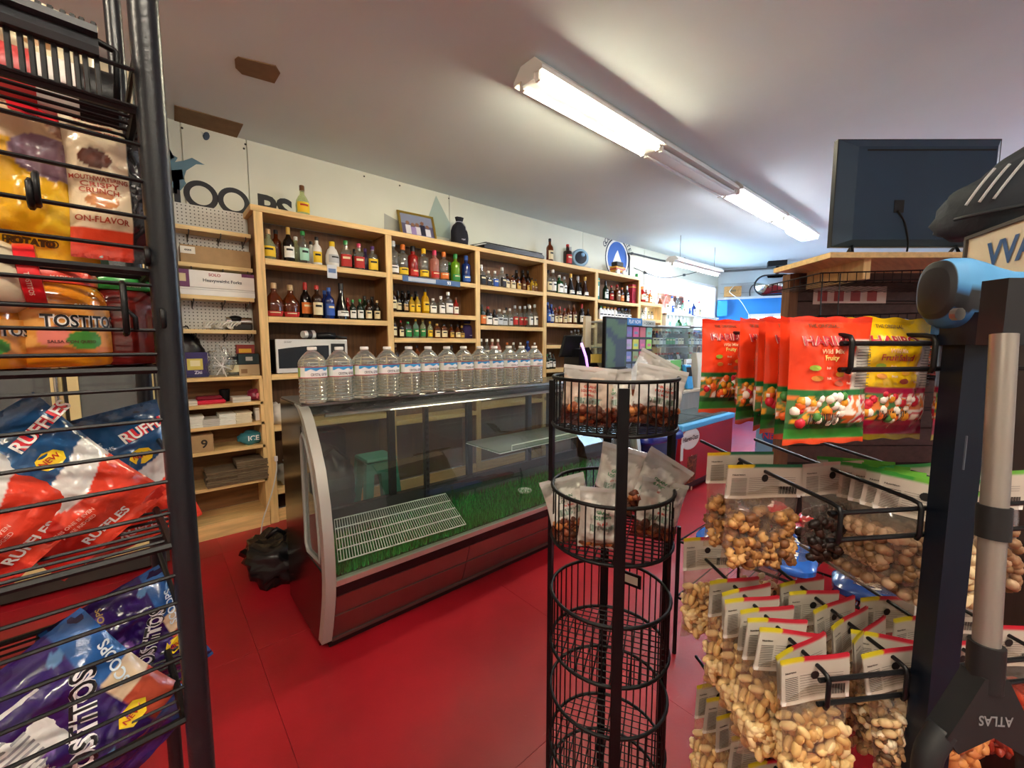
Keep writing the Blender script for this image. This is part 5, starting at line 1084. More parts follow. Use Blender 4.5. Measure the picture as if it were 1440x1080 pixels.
# elongated convex security mirror on a ceiling bracket
sm0, zm = pF(1061, 402, -.55); sm1, _ = pF(1116, 400, -.55); mc = (sm0+sm1)/2; hwm = (sm1-sm0)/2; hzm = abs(pF(1088, 388, -.55)[1]-pF(1088, 416, -.55)[1])/2
t = thing('security_mirror', fw(mc, zm, -.55), 'capsule-shaped convex security mirror hanging from the ceiling', 'mirror')
b = B()
def mir(u, w):
    a = 2*math.pi*u; r = w; cx = hwm-hzm; x = r*hzm*math.cos(a)+(cx if math.cos(a) > 0 else -cx)*min(1, r*1.0)*(1 if abs(math.cos(a)) > 1e-6 else 0); z = r*hzm*math.sin(a)
    return fw(mc+x, zm+z, -.55-.16*(1-r*r))
b.grid(mir, 40, 10); part('mirror_dome', b, mat('b8bcc0', .03, metal=1), t, True)
b = B(); b.tube([mir(i/40, 1) for i in range(40)], .018, 6, True); part('rim', b, mat('2a2c30', .4), t, True)
b = B(); b.cyl(fw(mc+.05, zm+hzm*.8, -.5), fw(mc+.05, ZCEIL-.04, -.5), .03, 8); fbox(b, mc-.12, mc+.2, ZCEIL-.1, ZCEIL, -.6, -.4); part('bracket', b, BLK, t)
def pipe(name, P, r, col, label, cat='pipe', n=6):
    t = thing(name, P[0], label, cat); b = B(); b.tube(smooth_path(P, 5), r, n); part('run', b, mat(col, .5), t, True)
    b = B(); m_ = Vector(P[len(P)//2]); b.box(m_-Vector((.02, .02, .02)), m_+Vector((.02, .02, .02)), bev=.004); part('clamp', b, mat(col, .5), t)
pipe('conduit', [pF(0, 0) and fw(.05, ZCEIL-.06, -.04), fw(1.2, ZCEIL-.06, -.04), fw(2.6, ZCEIL-.06, -.04), fw(4.0, ZCEIL-.06, -.04)], .022, '6a6c6a', 'grey conduit running along the top of the far wall')
c0 = Vector((6.02, W-.06, 0)); pipe('conduit', [c0+Vector((0, 0, 2.55)), c0+Vector((0, 0, 2.85)), c0+Vector((.06, 0, 2.93)), c0+Vector((1.2, 0, 2.95)), Vector((7.1, 3.6, 2.93))], .016, '3a3c3c', 'dark conduit bending up from shelving to the hanging lamp')
pipe('lamp_cable', [Vector((6.2, W-.03, 2.72)), Vector((6.9, W-.12, 2.62)), Vector((7.3, 3.7, 2.68)), Vector((7.6, 3.3, 2.8))], .007, '303230', 'thin drooping cable from the wall to the hanging lamp', 'cable')
pipe('conduit', [fw(.62, bz+.06, -.03), fw(.62, 2.62, -.03), fw(.72, 2.72, -.03), fw(1.1, 2.74, -.03), fw(mc-.3, 2.75, -.03)], .012, '4a4c4c', 'thin dark conduit bending along the far wall behind the mirror')
# ------------------------------------------------------------------ right background: television, bag, shelf, slat wall, sign
vr = ray(1288, 300); vr = Vector((vr.x, vr.y, 0)).normalized()
TVD = 2.4; c0, c1, c2 = pd(1180, 197, TVD), pd(1407, 206, TVD*1.0), pd(1170, 343, TVD)
tx = Vector((c1-c0)); tx.z = 0; tw_ = tx.length; tx.normalize(); tn = Vector((tx.y, -tx.x, 0)); tn = -tn if tn.dot(vr) > 0 else tn    # tn towards the camera
def tvp(u, o, z): p = Vector((c0.x, c0.y, 0))+tx*u+tn*o; return Vector((p.x, p.y, z))
ztv, zbv = c0.z, c2.z
def ubox(b, u0, u1, o0, o1, z0, z1, pf):
    P = [pf(u0, o0, z0), pf(u1, o0, z0), pf(u1, o1, z0), pf(u0, o1, z0), pf(u0, o0, z1), pf(u1, o0, z1), pf(u1, o1, z1), pf(u0, o1, z1)]
    return b.add(P, [[3, 2, 1, 0], [4, 5, 6, 7], [0, 1, 5, 4], [1, 2, 6, 5], [2, 3, 7, 6], [3, 0, 4, 7]])
t = thing('television', tvp(tw_/2, 0, zbv-.05), 'black flat television seen from behind on the high shelf', 'television')
b = B(); ubox(b, -.005, tw_+.005, -.03, 0, zbv-.005, ztv+.005, tvp); part('bezel', b, mat('202326', .35), t)
b = B(); g0 = [(0, .0, zbv), (tw_, .0, zbv), (tw_, .0, ztv), (0, .0, ztv)]; m1 = .09; g1 = [(m1, .035, zbv+.03), (tw_-.05, .035, zbv+.03), (tw_-.05, .035, ztv-.05), (m1, .035, ztv-.05)]
b.add([tvp(*p) for p in g0+g1], [[0, 1, 5, 4], [1, 2, 6, 5], [2, 3, 7, 6], [3, 0, 4, 7], [4, 5, 6, 7]]); part('back_shell', b, mat('2c4158', .55, spec=.4), t)
b = B(); ubox(b, .14, tw_-.06, .0355, .037, ztv-.075, ztv-.066, tvp); part('vent_slot', b, mat('0a0a0c', .6), t)
b = B(); ubox(b, tw_*.34, tw_*.40, .0355, .038, zbv+.18, zbv+.25, tvp); part('socket_panel', b, mat('101114', .5), t)
b = B(); b.tube(smooth_path([tvp(tw_*.36, .04, zbv+.19), tvp(tw_*.40, .05, zbv+.12), tvp(tw_*.43, .05, zbv+.02), tvp(tw_*.44, .04, zbv-.04)]), .005, 6); part('cord', b, BLK, t, True)
for u in (.12, tw_-.2):
    b = B(); b.tube([tvp(u-.06, .08, zbv-.058), tvp(u, .0, zbv), tvp(u+.03, -.1, zbv-.058)], .009, 6); part('foot', b, BLK, t, True)
zs_ = zbv-.068
P4 = [pZ(1150, 368, zs_), pZ(1212, 350, zs_), pZ(1283, 348, zs_)]
t = thing('high_shelf', tvp(tw_/2, 0, zs_-.03), 'pale wooden shelf high above the wire baskets carrying the television', 'shelf')
b = B(); ubox(b, -.12, tw_+.5, -.35, .16, zs_-.03, zs_, tvp); part('board', b, PINE(0), t)
b = B(); ubox(b, .1, .14, -.34, .12, zs_-.14, zs_-.03, tvp); part('bracket', b, PINE(2), t)
# slat wall end panel
t = thing('slat_panel', tvp(tw_*.5, -.37, 0), 'dark brown slatted display panel below the high shelf', 'panel')
for i in range(11):
    z = .62+i*.125; b = B(); ubox(b, .03, tw_+.3, -.37, -.352, z, z+.117, tvp); part('slat', b, wood('4a3530', .6, 0, .2), t)
b = B(); ubox(b, .03, tw_+.3, -.40, -.37, .0, zs_-.035, tvp); part('backing', b, mat('1e1614', .7), t)
b = B(); ubox(b, -.01, .05, -.42, -.34, 0, zs_-.035, tvp); part('end_post', b, wood('6a4a34', .6, 2), t)
b = B(); ubox(b, tw_*.17, tw_*.70, -.349, -.346, 1.72, 1.84, tvp); pr = part('paper_strip', b, mat('d8c8c0', .6), t)
for i in range(4): b = B(); ubox(b, tw_*(.2+.12*i), tw_*(.27+.12*i), -.3455, -.345, 1.74, 1.81, tvp); part('strip_print', b, mat('a04a4a', .6), pr)
# wire basket rack hung on it
t = thing('wire_basket_rack', tvp(tw_*.4, -.1, .9), 'black wire grid basket rack below the television', 'rack')
for zt_ in (1.80, 1.56, 1.24):
    for z in (zt_, zt_+.05):
        b = B(); b.tube([tvp(-.14, -.34, z), tvp(-.14, .12, z), tvp(tw_+.0, .12, z+.03), tvp(tw_+.0, -.34, z+.03)], .004, 5); part('basket_rail', b, BLK, t)
    b = B()
    for i in range(22): u = -.14+i*(tw_+.14)/21; b.cyl(tvp(u, .12, zt_), tvp(u, .12, zt_+.05+.03*i/21), .002, 4); b.cyl(tvp(u, .12, zt_), tvp(u, -.34, zt_), .002, 4)
    for i in range(9): o = .12-i*.055; b.cyl(tvp(-.14, o, zt_), tvp(-.14, o, zt_+.05), .002, 4)
    tag(part('basket_wires', b, BLK, t), kind='stuff')
for u in (-.12, -.02, tw_*.55, tw_*.63, tw_):
    b = B(); b.cyl(tvp(u, .11, .9), tvp(u, .11, 1.85), .0035, 5); part('grid_upright', b, BLK, t)
for z in (1.08, 1.17, 1.33, 1.42, 1.49, 1.68):
    b = B(); b.cyl(tvp(-.12, .11, z), tvp(tw_, .11, z), .0028, 5); part('grid_wire', b, BLK, t)
# chip bags lying in the wire baskets
for i, (u, c, lab) in enumerate(((.20, 'c8543a', 'orange and red chip bag leaning at left in the wire basket'), (.36, 'd8622e', 'bright orange chip bag in the middle of the wire basket'), (.52, 'd06a2a', 'orange chip bag lying tilted in the wire basket'), (.72, 'b8442e', 'red chip bag at the right of the wire basket'))):
    p = tvp(tw_*u, .0, 1.262); mw = orient(p, tn, (.5, .3, .75, .1)[i], -.1); o = thing('chip_bag', p, lab, 'chip bag', 'chip bags in the wire basket', mw=mw)
    b, fr = pillow(.19, .25, .06, lambda u_, v, s, c=c: ('e8dcd0' if (abs(v-.55) < .1 and abs(u_-.5) < .35) else ('8a2a20' if v < .12 or v > .9 else c)), 20, 26, 60+i, .1); lpart('film', b, PAINT(.25, .4), o, True, fix=False)
    d = B(); lettering(d, 'Fritos'[:0]+'CHIPS', fr, 0, .14, .035, col='a02a24', bold=.04); lpart('lettering', d, PAINT(.4), o, fix=False)
p = tvp(tw_*.1, .02, 1.262); o = thing('chip_bag', p, 'dark patterned chip bag at the far left of wire basket', 'chip bag', 'chip bags in the wire basket', mw=orient(p, tn, .9, -.1)); b, fr = pillow(.17, .2, .06, lambda u, v, s: 'd8d0c0' if int(u*5+v*7) % 3 == 0 else '4a2a2c', 16, 20, 77, .12); lpart('film', b, PAINT(.25, .4), o, True, fix=False); d = B(); lettering(d, 'HOT', fr, 0, .1, .04, col='e8c83a', bold=.04); lpart('lettering', d, PAINT(.4), o, fix=False)
# cream sign box with blue letters on a dark cabinet end at the right edge
sd = 1.55; s0p = pd(1361, 333, sd); ZS = s0p.z; s1p = pZ(1500, 282, ZS); s2p = pd(1363, 392, sd); ZB = s2p.z
ex = (s1p-s0p).normalized(); SL = (s1p-s0p).length; eb = Vector((-ex.y, ex.x, 0)); eb = -eb if eb.dot(ray(1400, 340)) < 0 else eb      # eb points away from the viewer
def sg(u, o, z): return Vector((s0p.x, s0p.y, 0))+ex*u+eb*o+Vector((0, 0, z))
t = thing('sign_cabinet', sg(SL/2, .2, 0), 'dark cabinet end with a cream sign of blue letters at right edge', 'cabinet')
b = B(); ubox(b, 0, SL+.3, .012, .40, 0, ZS-.001, sg); part('cabinet', b, wood('3a2c26', .6, 2, .15), t)
b = B(); ubox(b, .008, SL+.29, 0, .012, ZS-.30, ZS-.012, sg); part('sign_face', b, mat('e9dcc0', .4), t)
for q in ((-.004, SL+.3, ZS-.012, ZS), (-.004, SL+.3, ZS-.312, ZS-.30), (-.004, .008, ZS-.30, ZS-.012)): b = B(); ubox(b, q[0], q[1], -.008, .012, q[2], q[3], sg); part('frame_bar', b, mat('4a4440', .5), t)
lc = hit(1408, 352, sg(0, -.002, 0), eb); lu = (lc-sg(0, 0, 0)).dot(ex); sgn = 1
b = B(); lettering(b, 'VVA', lambda x, z: sg(x, -.0025, z), lu+.04, lc.z-.005, .085, bold=.03, col='2f5a94'); part('letters', b, PAINT(.5), t, fix=False)
# black and red sports bag in front of the television
p = sg(.045, .17, ZS); mw = orient((p.x, p.y, 0), facing(p, -.15)); o = thing('sports_bag', p, 'black and red sports bag lying on top of the sign cabinet', 'bag', mw=Matrix.Translation((0, 0, ZS+.002)) @ mw)
b = B()
def bagf(u, w):
    a = 2*math.pi*u; e = math.pi*(w-.5); q = Vector((math.cos(a)*math.cos(e), math.sin(a)*math.cos(e), math.sin(e))); k = 1+.16*noise.noise(q*2.1)+.07*noise.noise(q*6)
    x = .27*math.copysign(abs(q.x)**.8, q.x)*k; z = .165*(math.copysign(abs(q.z)**.8, q.z)*k)+.12
    if x < 0: z = z*(1+.75*max(-.6, x)*1.3)
    return (x, q.y*.13*k, max(0, z))
b.grid(bagf, 44, 24); lpart('body', b, mat('2b323b', .7, bump=.5, bscale=18), o, True)
def by(x, z, k=1.13):
    if x < 0: z = z/(1+.975*max(-.6, x))
    return -.13*k*math.sqrt(max(.02, 1-(abs(x)/.285)**2.4-abs((z-.12)/.19)**2.4))-.006
b = B(); b.grid(lambda u, v: (.02+.22*u, by(.02+.22*u, .19+.075*v), .19+.075*v-.015*u), 10, 8); lpart('red_flap', b, mat('b01c34', .5), o, True, fix=False)
for k in range(3): b = B(); b.tube(smooth_path([(-.10+k*.035-.06*j/6, by(-.10+k*.035-.06*j/6, .21-.11*j/6), .21-.11*j/6) for j in range(7)], 3), .0045, 5); lpart('stripe', b, mat('c8ccd0', .5), o, True)
b = B(); b.tube(smooth_path([(.06, -.06, .26), (.10, -.08, .31), (.18, -.08, .305), (.21, -.06, .25)]), .012, 6); lpart('handle', b, mat('1a1c20', .6), o, True)
b = B(); b.tube([(-.19+.42*j/16, by(-.19+.42*j/16, .06), .06) for j in range(17)], .007, 6); lpart('piping', b, mat('30343a', .5), o, True)
b = B(); b.add([(x, by(x, z)-.003, z) for x, z in ((.13, .235), (.16, .245), (.19, .23), (.15, .215))], [[0, 1, 2, 3]]); lpart('emblem', b, mat('e4e4e4', .5), o, fix=False)
# ------------------------------------------------------------------ low candy rack beyond the nut stand
o0 = pZ(1170, 845, .30)
t = thing('candy_rack', (2.15, .48, 0), 'low black candy rack on the floor behind the nut stand', 'rack')
cx0, cx1, cy0, cy1 = 1.78, 2.53, .08, .88
for x in (cx0, cx1):
    for y in (cy0, cy1): b = B(); b.cyl((x, y, 0), (x, y, .62), .01, 6); part('leg', b, BLK, t)
for z in (.28, .55):
    b = B(); b.tube([(cx0, cy0, z), (cx1, cy0, z), (cx1, cy1, z), (cx0, cy1, z)], .006, 6, True); part('shelf_frame', b, BLK, t)
    b = B(); [b.cyl((cx0, cy0+i*.08, z), (cx1, cy0+i*.08, z), .003, 4) for i in range(1, 10)]; tag(part('shelf_wires', b, BLK, t), kind='stuff')
def packet(pos, w, d, h, c1, c2, label, grp, rz=0, txt=None, tilt=0):
    mw = Matrix.Translation(pos) @ Matrix.Rotation(rz, 4, 'Z') @ Matrix.Rotation(tilt, 4, 'X'); o = thing('candy_packet', pos, label, 'packet', grp, mw=mw)
    b = B(); n = 8
    loft(b, [[(p[0]*k, p[1]*k, z) for p in rr(w/2, d/2, 0, min(w, d)*.3, 3)] for k, z in ((.8, 0), (1, h*.3), (1, h*.7), (.8, h))]); b.v = [(x, y, z) for x, y, z in b.v]; lpart('wrapper', b, mat(c1, .2, coat=.4), o, 50)
    d_ = B(); lettering(d_, txt or 'SWEET', lambda x, y: (x, y, h+.0012), 0, 0, d*.35, w=w*.6, col=c2, bold=.04); lpart('print', d_, PAINT(.3), o, fix=False)
rn = random.Random(8); k = 0
cl = [('1f5ab8', 'e8f0ff', 'blue'), ('2a6ad0', 'ffffff', 'bright blue'), ('b81c24', 'f0d0c0', 'red'), ('c82830', 'ffe9d0', 'scarlet'), ('8a1820', 'e8c0b0', 'dark red'), ('1a3a78', 'ffffff', 'navy')]
for j in range(3):
    for i in range(4):
        c = cl[(0, 1, 5)[j % 3]] if i < 2 else cl[2+(i+j) % 3]; x = cx0+.1+i*.185; y = cy0+.15+(2-j)*.25
        packet((x, y, .557), .17, .2, .05, c[0], c[1], '%s candy packet, row %s from the aisle, place %s on low rack' % (c[2], ORD[j], ORD[i]), 'candy packets on the low rack', .2+rn.uniform(-.1, .1), 'OREO' if c[2] in ('blue', 'navy') else 'KitKat')
for i in range(4): bottle((cx0+.3+i*.12, cy0+.06, .287), 'std', .2, ('gold', 'white', 'orange', 'white')[i], 'yellow' if i % 2 == 0 else 'blue', ('yellow', 'white')[i % 2], 'small sauce bottle, %s on lower shelf of the candy rack' % ORD[i], 'bottles on the candy rack')
t = thing('blue_freezer', (4.9, 1.25, 0), 'pale blue novelty freezer behind the candy bags', 'freezer'); b = B(); b.box((4.55, 1.0, 0), (5.4, 1.5, .72), bev=.02); part('body', b, mat('7ab0d8', .35), t); q = pX(1012, 614, 4.55); b = B(); blob(b, lambda y, z: (4.548, y, z), disc(1.3, .55, .14, .1), '3a6ab0'); lettering(b, 'NESCO', lambda y, z: (4.546, 2.6-y, z), 1.3, .55, .06, col='d03040'); part('brand_print', b, PAINT(.4), t, fix=False); b = B(); b.box((4.58, 1.03, .72), (5.37, 1.47, .735)); part('lid', b, film('9ab8c0', .4, .03), t)
for i in range(4):
    p = Vector((4.7+i*.12, 1.1+.09*(i % 2), .736)); o = thing('ice_packet', p, 'white and blue frozen treat packet, %s on the novelty freezer' % ORD[i], 'packet', 'treats on the freezer'); b = B(); crumple(b, .07, .06, .05, 80+i, 12, .4); lpart('film', b, mat('dfe6ee' if i % 2 else '2a3f78', .25), o, True); b = B(); b.box((-.03, -.064, .04), (.03, -.058, .07)); lpart('print', b, mat('c04048', .4), o)
# ------------------------------------------------------------------ snack rack in the left foreground
LA = math.radians(4.45); lx = Vector((math.cos(LA), math.sin(LA), 0)); ly = Vector((-math.sin(LA), math.cos(LA), 0))
LO = pd(243, 545, .45); LO.z = 0
def rk(u, o, z): return LO+lx*u+ly*o+Vector((0, 0, z))
def rh(x, y, o=0): return hit(x, y, rk(0, o, 0), ly)
def rz_(y): return rh(230+(y-540)*.07, y).z
UL = -.85; RD = .34
rack = thing('snack_rack', rk(UL/2, RD/2, 0), 'black wire snack rack with round posts at the left', 'rack')
for u, o, r in ((0, 0, .0125), (.0, RD, .0105), (UL, 0, .0125), (UL, RD, .0105)):
    b = B(); b.cyl(rk(u, o, 0), rk(u, o, 2.35), r, 18); part('post', b, mat('14171c', .3, bump=.05, bscale=200), rack, 50)
def wire(y, u0=UL, u1=0, o=-.004, r=.0021, z=None):
    z = rz_(y) if z is None else z; b = B(); b.cyl(rk(u0, o, z), rk(u1, o, z), r, 6); part('front_wire', b, BLK, rack)
decks = [rz_(160), rz_(384), rz_(520), rz_(766), rz_(1010)]
for y in (106, 157, 209, 259, 309, 352, 403, 465, 498, 545, 589, 632, 675, 719, 806, 844, 884, 921, 962): wire(y)
for k, z in enumerate(decks):
    for o in (0, RD): b = B(); b.cyl(rk(UL, o, z), rk(0, o, z), .0042, 6); part('deck_rail', b, BLK, rack)
    for u in (UL, -.012): b = B(); b.cyl(rk(u, 0, z), rk(u, RD, z), .0042, 6); part('deck_side', b, BLK, rack); b = B(); b.cyl(rk(u+.01, 0, z+.09), rk(u+.01, RD, z+.09), .003, 6); part('side_wire', b, BLK, rack)
    b = B()
    for i in range(1, 18): o = RD*i/18; b.cyl(rk(UL, o, z), rk(0, o, z), .0019, 5)
    for i in range(1, 6): u = UL*i/6; b.cyl(rk(u, 0, z-.003), rk(u, RD, z-.003), .003, 5)
    tag(part('deck_wires', b, BLK, rack), kind='stuff')
    b = B(); b.cyl(rk(UL, RD, z+.1), rk(0, RD, z+.1), .0026, 6); part('back_wire', b, BLK, rack)
# upright guard wires of the top basket and its price channel
for x in (14, 32, 47, 62, 78, 95, 108, 120, 136):
    p = rh(x, 90); u = (p-LO).dot(lx); b = B(); b.cyl(rk(u, -.004, rz_(157)), rk(u, -.004, rz_(60)), .0022, 5); part('guard_wire', b, BLK, rack)
pc = rh(138, 70); uc = (pc-LO).dot(lx); z0, z1 = rh(138, 86).z, rh(138, 50).z
b = B(); b.prism([(-.012, z0), (-.006, z0), (-.006, z1), (-.016, z1), (-.016, z1-.006), (-.01, z1-.008), (-.014, z0+.006)], lambda o, z: rk(UL, o, z), lambda o, z: rk(uc, o, z)); part('price_channel', b, mat('24272b', .35), rack)
b = B(); p = [rh(60, 0), rh(160, 56), rh(166, 60), rh(166, 128)]; b.tube([rk((q-LO).dot(lx), .02, q.z) for q in p], .003, 6); part('top_loop', b, BLK, rack, True)
for x, y0, y1 in ((42, 255, 293), (50, 245, 290), (171, 398, 470), (226, 433, 462), (205, 350, 372)):
    p, q = rh(x, y0), rh(x, y1); u = (p-LO).dot(lx); b = B(); b.tube([rk(u, -.004, p.z), rk(u, -.014, p.z-.004), rk(u, -.014, q.z+.002), rk(u, -.004, q.z)], .0026, 6); part('hook', b, BLK, rack, True)
b = B(); p = rh(45, 430); q = rh(188, 437); b.tube([rk(UL, -.012, p.z+.0), rk((q-LO).dot(lx)-.006, -.012, p.z), rk((q-LO).dot(lx), -.012, p.z-.008), rk((q-LO).dot(lx), -.012, p.z-.02)], .0024, 6); part('hook_rail', b, BLK, rack, True)
# ------------------------------------------------------------------ chip bags
BADGE = B()
def chip(pos, w, h, t, cf, label, deco, roll=0, tilt=-.05, turn=0, seed=1, wr=.07, nu=60, nv=80, grp='bags on the snack rack', sc=1):
    f = Vector((-ly.x, -ly.y, 0)); f.rotate(Matrix.Rotation(turn, 3, 'Z')); o = thing('chip_bag', pos, label, 'chip bag', grp, mw=orient(pos, f, roll, tilt) @ Matrix.Scale(sc, 4))
    b, fr = pillow(w, h, t, cf, nu, nv, seed, wr); lpart('film', b, mat('ffffff', .22, attr=True, bump=.25, bscale=28, coat=.5), o, True, fix=False)
    d = B(); BADGE.v = []; BADGE.f = []; BADGE.c = []; deco(d, fr, w, h)
    if d.v: tag(lpart('printed_lettering', d, PAINT(.3, .3), o, fix=False), kind='stuff')
    if BADGE.v: lpart('badge', BADGE, PAINT(.3, .3), o, fix=False)
    for v0 in (.985, -.012): s = B(); s.grid(lambda u, v: ((u-.5)*w*.995, .0015*math.sin(u*50), h*(v0+.03*v)), 40, 1, lambda u, v: cf(u, .99 if v0 > .5 else .01, 0)); lpart('crimped_seal', s, mat('ffffff', .3, attr=True), o, fix=False)
    return o
def outl(d, txt, fr, x, z, hh, c, oc, w=None, ang=0, off=.0016):
    lettering(d, txt, lambda a, b_: fr(a, b_, off), x, z, hh*1.0, w=w, ang=ang, bold=.075, col=oc); lettering(d, txt, lambda a, b_: fr(a, b_, off+.0008), x, z, hh, w=w and w*.985, ang=ang, bold=.01, col=c)
def n2(a, b_, c=0): return noise.noise(Vector((a, b_, c)))
# yellow potato chips
def c_yel(u, v, s):
    q = n2(u*3, v*3)
    if (u-.78)**2/.04+(v-.58)**2/.014 < 1: return '8a6a78' if n2(u*20, v*20) < .2 else 'a08898'
    if v > .62+.06*q: return 'd8b890' if n2(u*6, v*6, 4) < .15 else '9a6e58'
    if v > .80: return 'c82a2c'
    return 'd8a418' if q < .2 else 'e2b62a'
p = rh(2, 372, .085)
chip(p, .21, .27, .07, c_yel, 'yellow potato chip bag with a potato picture on the second tier', lambda d, fr, w, h: (outl(d, 'POTATO', fr, .03, .035, .010, '4a3a1a', '4a3a1a'), patch_grid(BADGE, fr, .02, h*.78, .09, h*.94, 'c8202c', 6, 6), lettering(d, "Lay's", fr, -.03, h*.86, .035, col='f4f0e4', bold=.03)), turn=.15, seed=2, sc=.70)
p = rh(85, 368, .19)
chip(p, .15, .28, .06, lambda u, v, s: ('1f6a34' if v > .25 else '3a8a3a') if u < .6 else ('c8b89a' if v > .6 else '1a5a2c'), 'green chip bag tucked behind the yellow one', lambda d, fr, w, h: (outl(d, 'DILL', fr, .02, h*.5, .03, 'f0f0e4', '14401f'), patch_grid(BADGE, fr, .0, h*.1, .06, h*.3, 'd8c84a', 5, 5)), turn=.2, seed=3, sc=.6)
def c_bbq(u, v, s):
    if u > .62: return '1f1f22' if v > .1 else '2a2a2c'
    if v < .08: return 'c83a24'
    if v < .18: return 'd8482a'
    if (u-.28)**2/.05+(v-.63)**2/.006 < 1: return '5a2a1c' if (u-.28)**2/.03+(v-.63)**2/.0036 < 1 else 'd8c8a8'
    if (u-.32)**2/.03+(v-.36)**2/.003 < 1: return 'b87a4a'
    return 'e0cfae'
p = rh(172, 366, .08)
chip(p, .135, .27, .055, c_bbq, 'cream and black smoky barbecue chip bag beside the front post', lambda d, fr, w, h: [lettering(d, s_, fr, -.024, h*z, hh, w=ww, col='a03a20', bold=.02) for s_, z, hh, ww in (('SMOKY', .90, .009, .05), ('SWEET', .85, .009, .05), ('ONE BITE', .80, .009, .06), ('MOUTHWATERING', .50, .008, .074), ('CRISPY', .46, .009, .05), ('CRUNCH.', .42, .009, .054), ('ON-FLAVOR', .235, .010, .07))], turn=.1, seed=4, sc=.60)
# beige bag and a white tube on the top tier
p = rh(8, 134, .10)
chip(p, .24, .17, .08, lambda u, v, s: 'e0d4b0' if n2(u*5, v*5, 2) < .25 else '9a7048', 'beige bread-coloured bag on the top tier behind the price channel', lambda d, fr, w, h: patch_grid(BADGE, fr, -.05, .02, .08, .05, 'c8b88a', 8, 4), turn=.1, seed=6, sc=.62)
p = rh(112, 160, .1); t = thing('snack_tube', (p.x, p.y, decks[0]-.03), 'white snack tube with black lid lying on the top tier', 'tube', mw=Matrix.Translation((p.x, p.y, decks[0]+.036)) @ Matrix.Rotation(LA, 4, 'Z'))
b = B(); b.lathe([(.03, -.08), (.032, -.078), (.032, .0), (.03, .002)], 20); b.v = [(z, y, x) for x, y, z in b.v]; lpart('body', b, mat('d8d4cc', .4), t, 40); b = B(); b.lathe([(.034, .0), (.034, .03), (.03, .033)], 20); b.v = [(z, y, x) for x, y, z in b.v]; lpart('lid', b, BLK, t, 40)
b = B(); b.lathe([(.0326, -.06), (.0326, -.03)], 20, cap=False); b.v = [(z, y, x) for x, y, z in b.v]; lpart('printed_band', b, mat('b03a3a', .4), t, True)
# salsa jars
def jar(pos, r, h, fill, lid, label, txt=None, lt=None, rz=0, mw=None):
    t = thing('salsa_jar', pos, label, 'jar', 'jars on the snack rack', rz, mw)
    prof = [(.80, 0), (.95, .02), (1, .06), (1.0, .30), (.985, .55), (.97, .70), (.92, .79), (.80, .86), (.76, .88)]
    b = B(); b.lathe([(a*r, z*h) for a, z in prof], 36); lpart('glass', b, mat(fill, .12, coat=.8, var=.1, vscale=40), t, 40)
    b = B(); n = 40; b.lathe([(.80*r, .865*h), (.83*r, .87*h), (.83*r, .975*h), (.80*r, h), (.7*r, h*.995)], n); lpart('lid', b, mat(lid, .3, coat=.3), t, 40)
    b = B(); lettering(b, 'SALSA HINGE'[:5] if False else (lt or 'MEDIUM'), lambda x, y: (.835*r*math.sin(x/r/.835), -.835*r*math.cos(x/r/.835), y), .01, h*.92, h*.035, col='e8c8b8'); lpart('lid_lettering', b, PAINT(.4), t, fix=False)
    if txt:
        def lab(x, y, o=.0012): return ((r+o)*math.sin(x/r), -(r+o)*math.cos(x/r), y)
        def lc(u, v):
            if (u-.62)**2/.03+(v-.28)**2/.05 < 1: return '3a7a2c'
            if (u-.35)**2/.02+(v-.35)**2/.05 < 1: return 'd87868'
            if v < .12: return 'c8702a'
            return 'd08a34' if n2(u*4, v*4) < .1 else 'dca050'
        b = B(); b.grid(lambda u, v: lab(-.9*r+1.8*r*u, h*(.16+.46*v)), 40, 20, lc); lo = lpart('paper_label', b, PAINT(.4), t, True, fix=False)
        b = B(); lettering(b, txt, lambda x, y: lab(x, y, .002), .01, h*.48, h*.13, bold=.09, col='f4f0e8', w=r*1.35); lettering(b, txt, lambda x, y: lab(x, y, .0028), .01, h*.48, h*.13, bold=.02, col='16161a', w=r*1.33); lettering(b, 'SALSA CON QUESO', lambda x, y: lab(x, y, .002), .0, h*.27, h*.035, col='4a1a1a'); lettering(b, 'SALSA', lambda x, y: lab(x, y, .002), .01, h*.64, h*.04, col='e8d8b0'); lpart('label_lettering', b, PAINT(.4), t, fix=False)
    return t
zc_ = decks[2]+.003
def onr(x, y, o): p = rh(x, y, o); return Vector((p.x, p.y, zc_))
jar(onr(77, 512, .075), .046, .098, 'd08018', 'd8402c', 'orange salsa con queso jar with red lid on the third tier', 'TOSTITOS', 'MADE WITH REAL', rz=LA+.35)
jar(onr(180, 508, .10), .040, .098, '5a1410', '2a8a3a', 'dark red salsa jar with green lid beside the front post', None, 'MEDIUM', rz=LA-.1)
p = rh(-6, 415, .03); jar(p, .036, .10, 'c8bca0', 'd01c24', 'salsa jar with bright red lid tipped on its side', None, 'TOSTITOS', mw=Matrix.Translation((p.x-.07*lx.x, p.y-.07*lx.y, zc_+.078)) @ Matrix.Rotation(LA, 4, 'Z') @ Matrix.Rotation(math.radians(84), 4, 'Y'))
jar(onr(-58, 520, .05), .046, .075, 'c87a1a', 'd8402c', 'second orange jar cut off at the left picture edge', 'TOSTITOS', rz=LA+.3)
